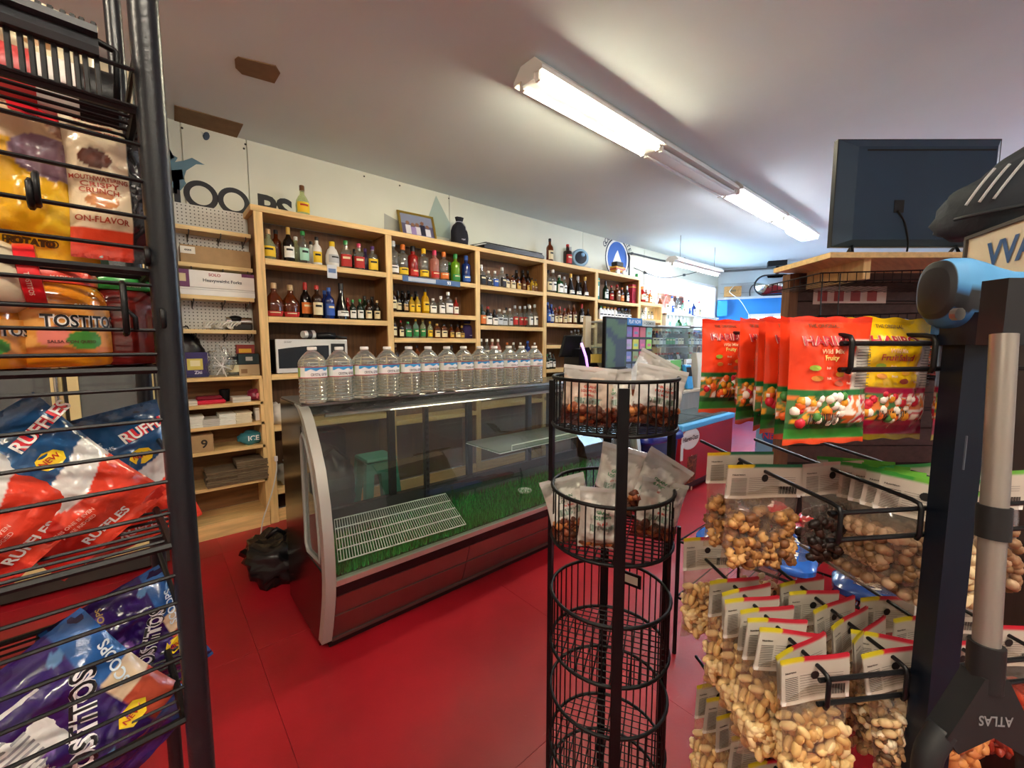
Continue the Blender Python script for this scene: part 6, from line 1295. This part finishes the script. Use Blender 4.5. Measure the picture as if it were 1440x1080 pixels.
# blue, white and red ridged-chip bags
def c_ruf(u, v, s):
    e = .05*math.sin(u*7+1)+.03*n2(u*5, v*5)
    if v > .57+e: return '0f2c4a' if u < .33 else '1c4a78'
    if v > .40+e:
        if u < .36: return '241e1c' if (u-.2)**2+(v-.48)**2*1.2 > .012 else 'b0703a'
        return 'dcdad6'
    return 'b02218' if u < .35 else 'd8402a'
def d_ruf(d, fr, w, h):
    blob(BADGE, lambda a, b_: fr(a, b_, .0016), [(w*.18+.02*math.cos(k), h*.64+.016*math.sin(k)) for k in [i*2*math.pi/8 for i in range(8)]], 'e8c81c'); lettering(d, 'NEW', lambda a, b_: fr(a, b_, .0026), w*.18, h*.645, .009, col='b02a1a')
    lettering(d, 'RUFFLES', lambda a, b_: fr(a, b_, .0016), w*.34, h*.83, .020, bold=.08, ang=.2, col='d82c3a'); lettering(d, 'RUFFLES', lambda a, b_: fr(a, b_, .0026), w*.34, h*.83, .020, ang=.2, col='f4f2ee')
    for k, s_ in enumerate(('HAVE RIDGES', 'ALL THEIR TRUTHS', 'ROCK LIKE ONE', 'NEVER SMOOTH')): lettering(d, s_, fr, -w*.22, h*(.80-.045*k), .0075, col='a8bccc')
    for k, s_ in enumerate(('THIS ONE IS EVEN', 'MORE RIDGED')): lettering(d, s_, fr, -w*.1, h*(.26-.04*k), .006, col='e8a898')
    lettering(d, 'RUFFLES', fr, -.0, h*.10, .016, bold=.03, col='e8e4e0')
zd = decks[3]
p = rh(210, 755, .16); chip(p, .19, .265, .075, c_ruf, 'blue white and red ridged chip bag nearest the front post', d_ruf, roll=-.22, tilt=-.1, seed=12, turn=.1, sc=.66)
p = rh(168, 748, .07); chip(p, .20, .27, .08, c_ruf, 'blue white and red ridged chip bag leaning left on the fourth tier', d_ruf, roll=-.66, tilt=-.1, seed=15, turn=.05, sc=.60)
p = rh(68, 772, .05); chip(p, .19, .26, .075, c_ruf, 'third ridged chip bag cut by the left picture edge', d_ruf, roll=-.75, tilt=-.1, seed=18, sc=.60)
# purple tortilla-chip bags
SPOTS = [(random.Random(k*7+1).uniform(.1, .8), random.Random(k*7+2).uniform(.08, .95), random.Random(k*7+3).uniform(.012, .035)**2) for k in range(22)]
def c_pur(u, v, s):
    if u > .80: return ('2a5a9a' if v > .62 else ('d8c0a0' if v > .45 else ('b04a34' if v > .2 else '1f4f8a')))
    if u > .18:
        for k, (cu, cv_, r_) in enumerate(SPOTS):
            if (u-cu)**2*.5+(v-cv_)**2 < r_: return ('5a86b8', '6a4a9a', '7a4aa0')[k % 3]
    return '2c155c' if u > .15 else '1c0e3c'
def d_pur(d, fr, w, h):
    outl(d, 'TOSTITOS', fr, w*.12, h*.52, .030, '15131a', 'f2eef4', w=w*.66, ang=.95)
    blob(BADGE, lambda a, b_: fr(a, b_, .0016), [(w*.27+.02*math.cos(k), h*.36+.016*math.sin(k)) for k in [i*math.pi/3 for i in range(6)]], 'e8c820'); lettering(d, 'NEW', lambda a, b_: fr(a, b_, .0026), w*.27, h*.362, .008, col='b02a1a')
    for k, s_ in enumerate(('ALL THE', 'FLAVOR TOPS')): lettering(d, s_, fr, -w*.2+.014*k, h*.78, .010, ang=1.35, col='b89a5a')
    for k, s_ in enumerate(('FIND', 'PERFECT', 'CRUNCH')): lettering(d, s_, fr, -w*.3, h*(.34-.055*k), .011, col='c8c4d4')
    lettering(d, 'SCOOPS', fr, w*.40, h*.66, .014, ang=1.3, col='d8e8f4')
ze = decks[4]
p = rh(232, 968, .17); chip(p, .19, .25, .08, c_pur, 'purple tortilla chip bag behind, next to the front post', d_pur, roll=-.32, tilt=-.1, seed=22, turn=.05, sc=.66)
p = rh(185, 1088, .06); chip(p, .24, .26, .09, c_pur, 'purple tortilla chip bag leaning left on the bottom visible tier', d_pur, roll=-.55, tilt=-.12, seed=25, turn=.05, sc=.74)
def c_wht(u, v, s): return 'e0e0de' if v > .1 else '2c155c'
p = rh(55, 1130, .04); chip(p, .20, .16, .05, c_wht, 'white-backed bag at the bottom left corner', lambda d, fr, w, h: [patch_grid(BADGE, fr, -w*.35, h*(.2+.06*k), w*.3, h*(.225+.06*k), '8a8a90', 10, 1) for k in range(11)], roll=-.5, tilt=-.1, seed=28, sc=.62)
# ------------------------------------------------------------------ peg stand of candy and nuts in the right foreground
th = math.radians(83.1); qx = FWD*math.cos(th)+RGT*math.sin(th); qy = FWD*math.sin(th)-RGT*math.cos(th)
QO = pd(1330, 500, .52); QO.z = 0
def qk(u, o, z): return QO+qx*u+qy*o+Vector((0, 0, z))
def qh(x, y, o=0): return hit(x, y, qk(0, o, 0), qy)
def qu(x, y, o=0): p = qh(x, y, o); return (p-QO).dot(qx), p.z
stand = thing('peg_stand', qk(.02, 0, 0), 'black peg-hook stand of candy and nut bags at the right', 'display stand')
NAVY = mat('0a1422', .4, spec=.3)
up, _ = qu(1349, 600, -.02); _, ztop = qu(1350, 432, -.02)
b = B(); b.prism([(-.015, -.015), (.015, -.015), (.015, .015), (-.015, .015)], lambda a, c: qk(up+a*.97+c*.25, -.02+c*.97-a*.25, 0), lambda a, c: qk(up+a*.97+c*.25, -.02+c*.97-a*.25, ztop)); part('post', b, NAVY, stand)
b = B(); u1, z1 = qu(1375, 440, -.03); u2, z2 = qu(1445, 485, -.03)
b.prism([(up-.02, z2), (u2+.12, z2), (u2+.12, z1), (up-.02, z1)], lambda a, c: qk(a, -.045, c), lambda a, c: qk(a, .0, c)); part('top_arm', b, NAVY, stand)
b = B(); p = qu(1343, 442, -.047); b.cyl(qk(p[0], -.046, p[1]), qk(p[0], -.052, p[1]), .007, 10); part('bolt', b, STEEL, stand)
b = B(); p = qu(1352, 660, -.045); b.prism([(-.0006, 0), (.0006, 0), (.0006, .04), (-.0006, .04)], lambda a, c: qk(p[0]+a-.0, -.046, p[1]+c), lambda a, c: qk(p[0]+a, -.0475, p[1]+c)); part('post_seam', b, mat('4a5460', .4), stand)
for tier, (y0, y1, xl, hooks) in enumerate(((483, 520, 1183, (1192, 1308, 1412)), (722, 760, 1166, (1176, 1288, 1392)), (957, 990, 1152, (1160, 1268, 1368, 1452)), (1175, 1205, 1140, (1150, 1255)))):
    ul, za = qu(xl, y0); _, zb = qu(xl, y1)
    for z in (za, zb): b = B(); b.cyl(qk(ul, 0, z), qk(.22, 0, z), .0032, 8); part('cross_bar', b, BLKM, stand)
    for hx in hooks:
        u, _ = qu(hx, y0); b = B(); b.tube([qk(u, -.003, zb-.004), qk(u, -.006, zb+.003), qk(u, -.006, za+.002), qk(u, -.003, za+.008), qk(u, .006, za+.010), qk(u, .30, za+.022)], .003, 8); part('hook', b, BLKM, stand, True)
    hk = {hx: qu(hx, y0)[0] for hx in hooks}
    if tier == 0: T1 = (hk, za+.010)
    if tier == 1: T2 = (hk, za+.010)
    if tier == 2: T3 = (hk, za+.010)
    if tier == 3: T4 = (hk, za+.010)
# ------------------------------------------------------------------ candy bags
def hung(name, u, o, ztop, w, h, label, cat, grp, turn=0, roll=0, tilt=0):
    f = Vector((-qy.x, -qy.y, 0)); f.rotate(Matrix.Rotation(turn, 3, 'Z')); p = qk(u, o, ztop-h)
    m_ = Matrix.Translation((0, 0, 0)) @ orient(p, f); top = Matrix.Translation((0, 0, h)); m_ = m_ @ top @ Matrix.Rotation(roll, 4, 'Y') @ Matrix.Rotation(tilt, 4, 'X') @ top.inverted()
    return thing(name, p, label, cat, grp, mw=m_)
def gum(base, base2, name, seed):
    def cf(u, v, s):
        if v < .045: return 'd84a22' if base == 'e2401e' else '8a7a1c'
        if v < .13: return '2f8a34' if base == 'e2401e' else '8a1c40'
        if v < .17: return '1c5a2c' if base == 'e2401e' else 'a81c48'
        if v < .40:
            q = n2(u*9+seed, v*12); c = ['c83048', 'e8dcd0', 'e8a830', '4a7a4a', 'd87838', 'f0ece4']; return c[int((q+1)*3.2+u*3) % 6]
        if v < .45: return '1c6a34' if base == 'e2401e' else 'b0204c'
        if u > .70 and s == 0: return 'dcd8d0' if v < .82 else base
        if v > .965: return base2
        return base
    return cf
def gum_bag(u, o, ztop, label, base='e2401e', base2='d03018', w=.118, h=.160, turn=0, roll=0, seed=1, name2='Fruity', tilt=0, plain=False):
    t = hung('candy_bag', u, o, ztop+.018, w, h, label, 'candy bag', 'gummy bags on the peg stand', turn, roll, tilt)
    cf = gum(base, base2, '', seed)
    if plain: cf0 = cf; cf = lambda u_, v, s: cf0(min(u_, .69), v, s)
    b, fr = pillow(w, h, .03, cf, 44, 60, seed, .07, .03); lpart('film', b, mat('ffffff', .25, attr=True, coat=.4), t, True, fix=False)
    d = B(); ink = 'b01c2c'
    lettering(d, 'HARIBO', lambda a, c: fr(a, c, .0016), -w*.12, h*.815, h*.075, bold=.05, w=w*.55, col='f0d8c8' if base == 'e2401e' else 'f4ecc0'); lettering(d, 'HARIBO', lambda a, c: fr(a, c, .0024), -w*.12, h*.815, h*.075, w=w*.545, col=ink)
    lettering(d, 'THE ORIGINAL', fr, -w*.12, h*.93, h*.03, col='5a3a1c'); lettering(d, 'Wild Mix', fr, -w*.1, h*.735, h*.035, col='f0c8a0'); lettering(d, name2, fr, -w*.1, h*.68, h*.05, col='e8d878' if base == 'e2401e' else 'c03a2c')
    for k, (a, c_, cc) in enumerate(((-.28, .61, '8aa83a'), (.02, .56, 'e8b030'), (-.26, .53, 'c8843a'), (.0, .49, 'b0503a'))): blob(d, lambda x, z: fr(x, z, .0016), disc(a*w, c_*h, .05*w, .022*h, 10), cc); lettering(d, 'fruit', fr, (a+.14)*w, c_*h, h*.02, col='f4d8c0')
    d2 = B()
    for k in range(20): x = -w*.30+k*w*.02; patch_grid(d2, fr, x, h*.17, x+w*(.008 if k % 3 else .014), h*.255, '2a2426', 1, 2, .0022)
    lpart('barcode', d2, PAINT(.35), t, fix=False); lpart('front_print', d, PAINT(.35), t, fix=False)
    d = B()
    if not plain:
        lettering(d, 'Nutrition Facts', fr, w*.35, h*.80, h*.028, w=w*.26, col='1a1a1c', bold=.03)
        for k in range(15): patch_grid(d, fr, w*.22, h*(.765-.022*k), w*(.46 if k % 4 else .40), h*(.772-.022*k), '6a6668', 4, 1)
        lettering(d, '100', fr, w*.42, h*.70, h*.035, col='1a1a1c', bold=.04); lpart('nutrition_panel', d, PAINT(.4), t, fix=False)
    g = B(); rn_ = random.Random(seed)
    for k in range(34):
        x = rn_.uniform(-.42, .42 if plain else .2)*w; z = rn_.uniform(.18, .39)*h; p = fr(x, z, -.001); r = rn_.uniform(.004, .0065)
        g.lathe([(r*.5, -r), (r, -r*.4), (r, r*.4), (r*.5, r)], 7, (p[0], p[1]+.0015, p[2]), col=rn_.choice(('c8283c', 'f0e8dc', 'e0982a', 'e86a2c', '4a8a44', 'f2efe8')))
    tag(lpart('gummies', g, PAINT(.3), t, True), kind='stuff')
    return t
hk, zt = T1
for o, lab, tr, sd, pl_ in ((.22, 'farthest red gummy bag at the tip of the first top hook', .1, 3, True), (.15, 'red gummy bag fifth along the first top hook', .45, 5, True), (.115, 'red gummy bag fourth along the first top hook', .5, 7, True), (.085, 'red gummy bag third along the first top hook', .3, 9, True), (.055, 'red gummy bag just behind the front one', .25, 11, True), (.02, 'nearest red gummy bag with nutrition panel on first top hook', .03, 13, False)):
    gum_bag(hk[1192]-(.004 if o == .02 else .0), o, zt+.004+o*.04, lab, turn=tr, seed=sd, plain=pl_)
for o, lab, sd in ((.16, 'yellow gummy bag at the tip of the second top hook', 21), (.11, 'yellow gummy bag third along the second top hook', 23), (.065, 'yellow gummy bag behind the front yellow one', 25), (.02, 'nearest yellow gummy bag on the second top hook', 27)):
    gum_bag(hk[1308]-(.012 if o < .03 else .004), o+.012, zt+.004+o*.04, lab, 'e8c010', 'd8b010', turn=.05, seed=sd, name2='Fruit Salad', roll=.03)
for o, lab, sd in ((.12, 'pale blue gummy bag behind the post', 31), (.03, 'pale blue gummy bag right of the post', 33)):
    gum_bag(hk[1412]-.012, o, zt+.004+o*.04, lab, '9ab0cc', '8aa0c0', turn=.2, seed=sd, name2='Sour')
# ------------------------------------------------------------------ nut bags
NUTS = {'peanut': (('e8c88c', 'dcb676', 'f0d8a4', 'cc9e62'), .0062, 1.75, 150), 'walnut': (('b4854e', '946638', 'c89a60', '74492a'), .0075, 1.1, 130), 'raisin': (('2a1814', '3a2018', '1c100e'), .0065, 1.4, 150), 'hazelnut': (('947254', '80603f', 'b8987a'), .0075, 1.05, 110),
        'mixed': (('d4b484', 'a8845a', '5c4430', 'e8d8b8'), .0052, 1.5, 190), 'pistachio': (('d8c49a', 'e0d0a8', 'c8b080'), .0085, 1.5, 100), 'almond': (('b87040', 'c8844a', 'a45e34'), .0085, 1.8, 100), 'chili': (('8a2a18', 'a83a20', '6a1c12'), .006, 2.4, 130)}
NC = {}
def nut_meshes(kind, w, h):
    k = (kind, w, h)
    if k in NC: return NC[k]
    cols, r, el, n = NUTS[kind]; g = B(); rn_ = random.Random(hash(kind) % 97 if False else len(kind)*13+n)
    for i in range(n):
        x = rn_.uniform(-.43, .43)*w; z = h*(.03+.5*rn_.random()**.9); lay = (-1, 1, -1, 0)[i % 4]; e = min(1, (.5-abs(x)/w)/.14, z/h/.10); y = lay*.0135*max(.15, e)
        ax = Vector((rn_.gauss(0, 1), rn_.gauss(0, .35), rn_.gauss(0, 1))).normalized(); q = Vector((0, 0, 1)).rotation_difference(ax); s_ = rn_.uniform(.8, 1.15)*r; c = rn_.choice(cols); o = len(g.v)
        pr = [(.35, -.95), (.85, -.55), (.9 if kind == 'peanut' else 1, 0), (.85, .55), (.35, .95)]
        if kind == 'walnut': pr = [(.4, -.9), (1.0, -.5), (.7, 0), (1.05, .45), (.5, .95)]
        t_ = B(); t_.lathe([(a*s_, b_*s_*el) for a, b_ in pr], 7); g.add([tuple(q @ Vector(v)+Vector((x, y, z))) for v in t_.v], t_.f, c)
    f, fr = pillow(w, h*.80, .032, lambda u, v, s: 'ffffff', 16, 22, n % 9, .05, .01)
    # printed header sheet
    hd = B(); z0 = .68*h
    def hf(x, z, o=.0007): return (x, -.0016-o-.0015*math.sin(x*60+z*30), z)
    strip = {'walnut': ('e0c020', '1c6a4a'), 'raisin': ('b8a8a0', 'd0a8a0'), 'hazelnut': ('3a9a3a', '6ab040'), 'pistachio': ('2f9a4a', '2f9a4a')}.get(kind, ('d8c828', 'c8283c'))
    def hc(u, v):
        if v > .93: return strip[0] if u < .36 else strip[1]
        if v < .07: return 'f2f2ee'
        return 'c6c0b4'
    hd.grid(lambda u, v: hf((u-.5)*w, z0+(h-z0)*v, 0), 30, 16, hc); hd.grid(lambda u, v: (lambda p: (p[0], p[1]+.0022, p[2]))(hf((u-.5)*w, z0+(h-z0)*v, 0)), 30, 16, hc, flip=True)
    tx = B(); lettering(tx, 'Nutrition', hf, -.36*w, z0+.23*h, .014*h, w=.17*w, col='1c1a1a', bold=.03)
    for i in range(13): hf_ = lambda u, v, i=i: hf(-.45*w+.20*w*u, z0+(.035+.013*i)*h+.004*h*v); tx.grid(hf_, 5, 1, lambda u, v: '2c2826')
    for i in range(9): tx.grid(lambda u, v, i=i: hf(-.22*w+(.62*w if i > 5 else .42*w)*u, z0+(.05+.018*i)*h+.003*h*v), 8, 1, lambda u, v: '5c5852')
    for i in range(18): x = .20*w+i*.013*w; tx.grid(lambda u, v, x=x, i=i: hf(x+.007*w*u*(1.5 if i % 3 else .8), z0+.035*h+.075*h*v), 1, 2, lambda u, v: '1c1a1a')
    tx.add([hf(x, z, .0012) for x, z in disc(0, z0+.19*h, .006, .006, 12)], [list(range(12))], '141414')
    NC[k] = (g.data('nuts', True), f.data('pouch', True, fix=False), hd.data('header', True, fix=False), tx.data('header_text', fix=False)); return NC[k]
def nut_bag(u, o, zt, kind, label, w=.098, h=.20, turn=0, roll=0, tilt=0):
    t = hung('nut_bag', u, o, zt+.06*h, w, h, label, 'nut bag', 'nut bags on the peg stand', turn, roll, tilt)
    g, f, hd, tx = nut_meshes(kind, w, h)
    link('pouch', f, film('f2ece4', .07, .12, 1.5), t); tag(link('nuts', g, mat('ffffff', .45, attr=True), t), kind='stuff')
    ho = link('header_sheet', hd, PAINT(.45), t); link('header_lettering', tx, PAINT(.5), ho)
    return t
hk, zt = T2
nut_bag(hk[1176], .185, zt+.010, 'walnut', 'walnut bag at the far tip of the first middle hook', .115, .165, -.05)
nut_bag(hk[1176], .125, zt+.006, 'walnut', 'walnut bag in front with yellow and green header stripe', .13, .165, .04, .04)
nut_bag(hk[1288], .125, zt+.006, 'raisin', 'dark raisin bag beside the walnuts', .105, .16, .0, -.03)
for i in range(6): nut_bag(hk[1288]+.055-.0*i, .03+.022*i, zt+.004, 'hazelnut', 'hazelnut bag turned sideways, %s of the fan left of the post' % ORD[5-i], .10, .18, -.75+.03*i, .12-.03*i)
nut_bag(hk[1392]-.01, .10, zt+.004, 'pistachio', 'pistachio bag behind, right of the post', .11, .19, .1)
nut_bag(hk[1392]-.002, .03, zt+.002, 'pistachio', 'pistachio bag in front, right of the post', .11, .19, .0)
nut_bag(hk[1392]+.09, .06, zt+.002, 'hazelnut', 'nut bag at the right picture edge above the chili bag', .11, .19, .0)
hk, zt = T3
for i, o in enumerate((.27, .185, .16, .135, .11, .085, .06, .037, .014)):
    nut_bag(hk[1160]+(.002, -.0, .004, -.004, .003, .0, .004, -.004, -.004)[i], o, zt+o*.05+(.03 if i == 0 else .0), 'peanut', 'peanut bag, %s from the back on the first lower hook' % ORD[i], .098, .20, (.0, .1, .15, .05, .1, .0, -.1, .25, -.02)[i], (0, .03, -.03, .02, .05, .1, .12, -.12, -.06)[i])
for i, o in enumerate((.27, .17, .14, .11, .08, .055, .035, .014)):
    nut_bag(hk[1268]+(.0, .0, -.004, .003, 0, .006, .02, .0)[i], o, zt+o*.05+(.025 if i == 0 else 0), 'mixed', 'mixed seed bag, %s from the back on the second lower hook' % ORD[i], .09, .19, (.0, .1, .0, .2, .3, .35, -.6, -.1)[i], (0, -.05, .03, -.1, -.12, -.15, -.1, -.18)[i])
for i, o in enumerate((.12, .07, .015)): nut_bag(hk[1368], o, zt+.0, 'almond', 'almond bag, %s from the back right of the post' % ORD[i], .10, .20, .05*i, .02)
for i, o in enumerate((.10, .03)): nut_bag(hk[1452], o, zt+.004, 'chili', 'red chili bag, %s from the back at right edge' % ORD[i], .10, .20, -.1, .0)
hk, zt = T4
for i, o in enumerate((.22, .19, .16, .12, .08, .03)): nut_bag(hk[1150]+.0, o, zt+o*.05, 'peanut', 'peanut bag, %s from the back on the bottom hook' % ORD[i], .098, .20, .1, (.05, .1, .0, .12, .06, .0)[i])
# ------------------------------------------------------------------ long-handled tool with D grip
td = .42; p0, p1 = pd(1412, 470, td), pd(1386, 925, td)
tool = thing('handled_tool', p1, 'silver pole tool with black D-shaped grip hanging upside down', 'tool')
b = B(); b.cyl(p0, p1, .0102, 18); part('pole', b, mat('a09c96', .35, metal=.7), tool, 60)
a, c = p0.lerp(p1, .53), p0.lerp(p1, .63); b = B(); b.cyl(a, c, .0128, 18); part('collar', b, mat('15171a', .45), tool, 50)
ax = (p1-p0).normalized(); sx = RGT.copy(); sx = (sx-ax*sx.dot(ax)).normalized(); sy = ax.cross(sx)
def tp(u, v, o=0): return p1+sx*u+ax*v+sy*o
b = B(); b.tube([tp(0, -.015), tp(0, .01), tp(0, .03)], .0138, 14); part('ferrule', b, mat('15171a', .5), tool, 40)
b = B(); yoke = [(-.012, .015), (.012, .015), (.034, .055), (.046, .075), (.034, .09), (0, .072), (-.034, .09), (-.046, .075), (-.034, .055)]
b.prism(yoke, lambda u, v: tp(u, v, -.011), lambda u, v: tp(u, v, .011)); part('yoke', b, mat('17191c', .5), tool)
b = B(); b.tube(smooth_path([tp(-.038, .075), tp(-.052, .10), tp(-.052, .135), tp(-.036, .16), tp(0, .168), tp(.036, .16), tp(.052, .135), tp(.052, .10), tp(.038, .075)]), .0115, 12); part('grip_loop', b, mat('1c1e21', .6), tool, True)
fs = -1 if sy.dot(ZC) > 0 else 1
b = B(); lettering(b, 'ATLAS', lambda u, v: tp(-u, v, (-.0118 if sy.dot(ZC) > 0 else .0118)), .0, .055, .010, w=.034, ang=0, col='7a7c80'); part('moulded_name', b, PAINT(.5), tool, fix=False)
a, c = pd(1418, 395, td+.01), pd(1414, 485, td+.01); b = B(); b.prism([(-.018, 0), (.018, 0), (.018, (a-c).length), (-.018, (a-c).length)], lambda u, v: c+RGT*u+UPV*v-FWD*.012, lambda u, v: c+RGT*u+UPV*v+FWD*.012); part('head_block', b, mat('14171c', .45), tool)
# blue and black padded saddle on the arm
t = thing('padded_grip', pd(1370, 420, .50), 'blue and black padded saddle-shaped grip at the right edge', 'grip')
gd = Vector((ZC.x, ZC.y, 0)).normalized()
OUT = [(1311, 410, 30), (1316, 408, 40), (1328, 412, 47), (1345, 415, 50), (1365, 417, 47), (1385, 420, 43), (1410, 421, 38), (1440, 420, 36), (1480, 418, 36)]
def sad(u, w):
    k = u*(len(OUT)-1); i = min(int(k), len(OUT)-2); q = k-i; x, y, r_ = [OUT[i][j]*(1-q)+OUT[i+1][j]*q for j in range(3)]
    p = pd(x, y, .50); r_ = r_*.5/F*(.0 if u == 0 else 1); a = 2*math.pi*w; sn, cs = math.sin(a), math.cos(a)
    return p+UPV*(r_*math.copysign(abs(sn)**.8, sn))-gd*(r_*.7*math.copysign(abs(cs)**.8, cs))
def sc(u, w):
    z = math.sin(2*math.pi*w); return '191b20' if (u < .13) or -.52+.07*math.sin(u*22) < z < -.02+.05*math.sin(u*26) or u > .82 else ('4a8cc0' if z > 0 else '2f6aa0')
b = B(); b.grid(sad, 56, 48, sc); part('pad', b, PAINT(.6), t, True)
b = B(); p = pd(1330, 452, .515); b.box((p.x-.012, p.y-.012, p.z-.02), (p.x+.012, p.y+.012, p.z+.02), bev=.004); part('mount', b, mat('2a5a8a', .5), t)
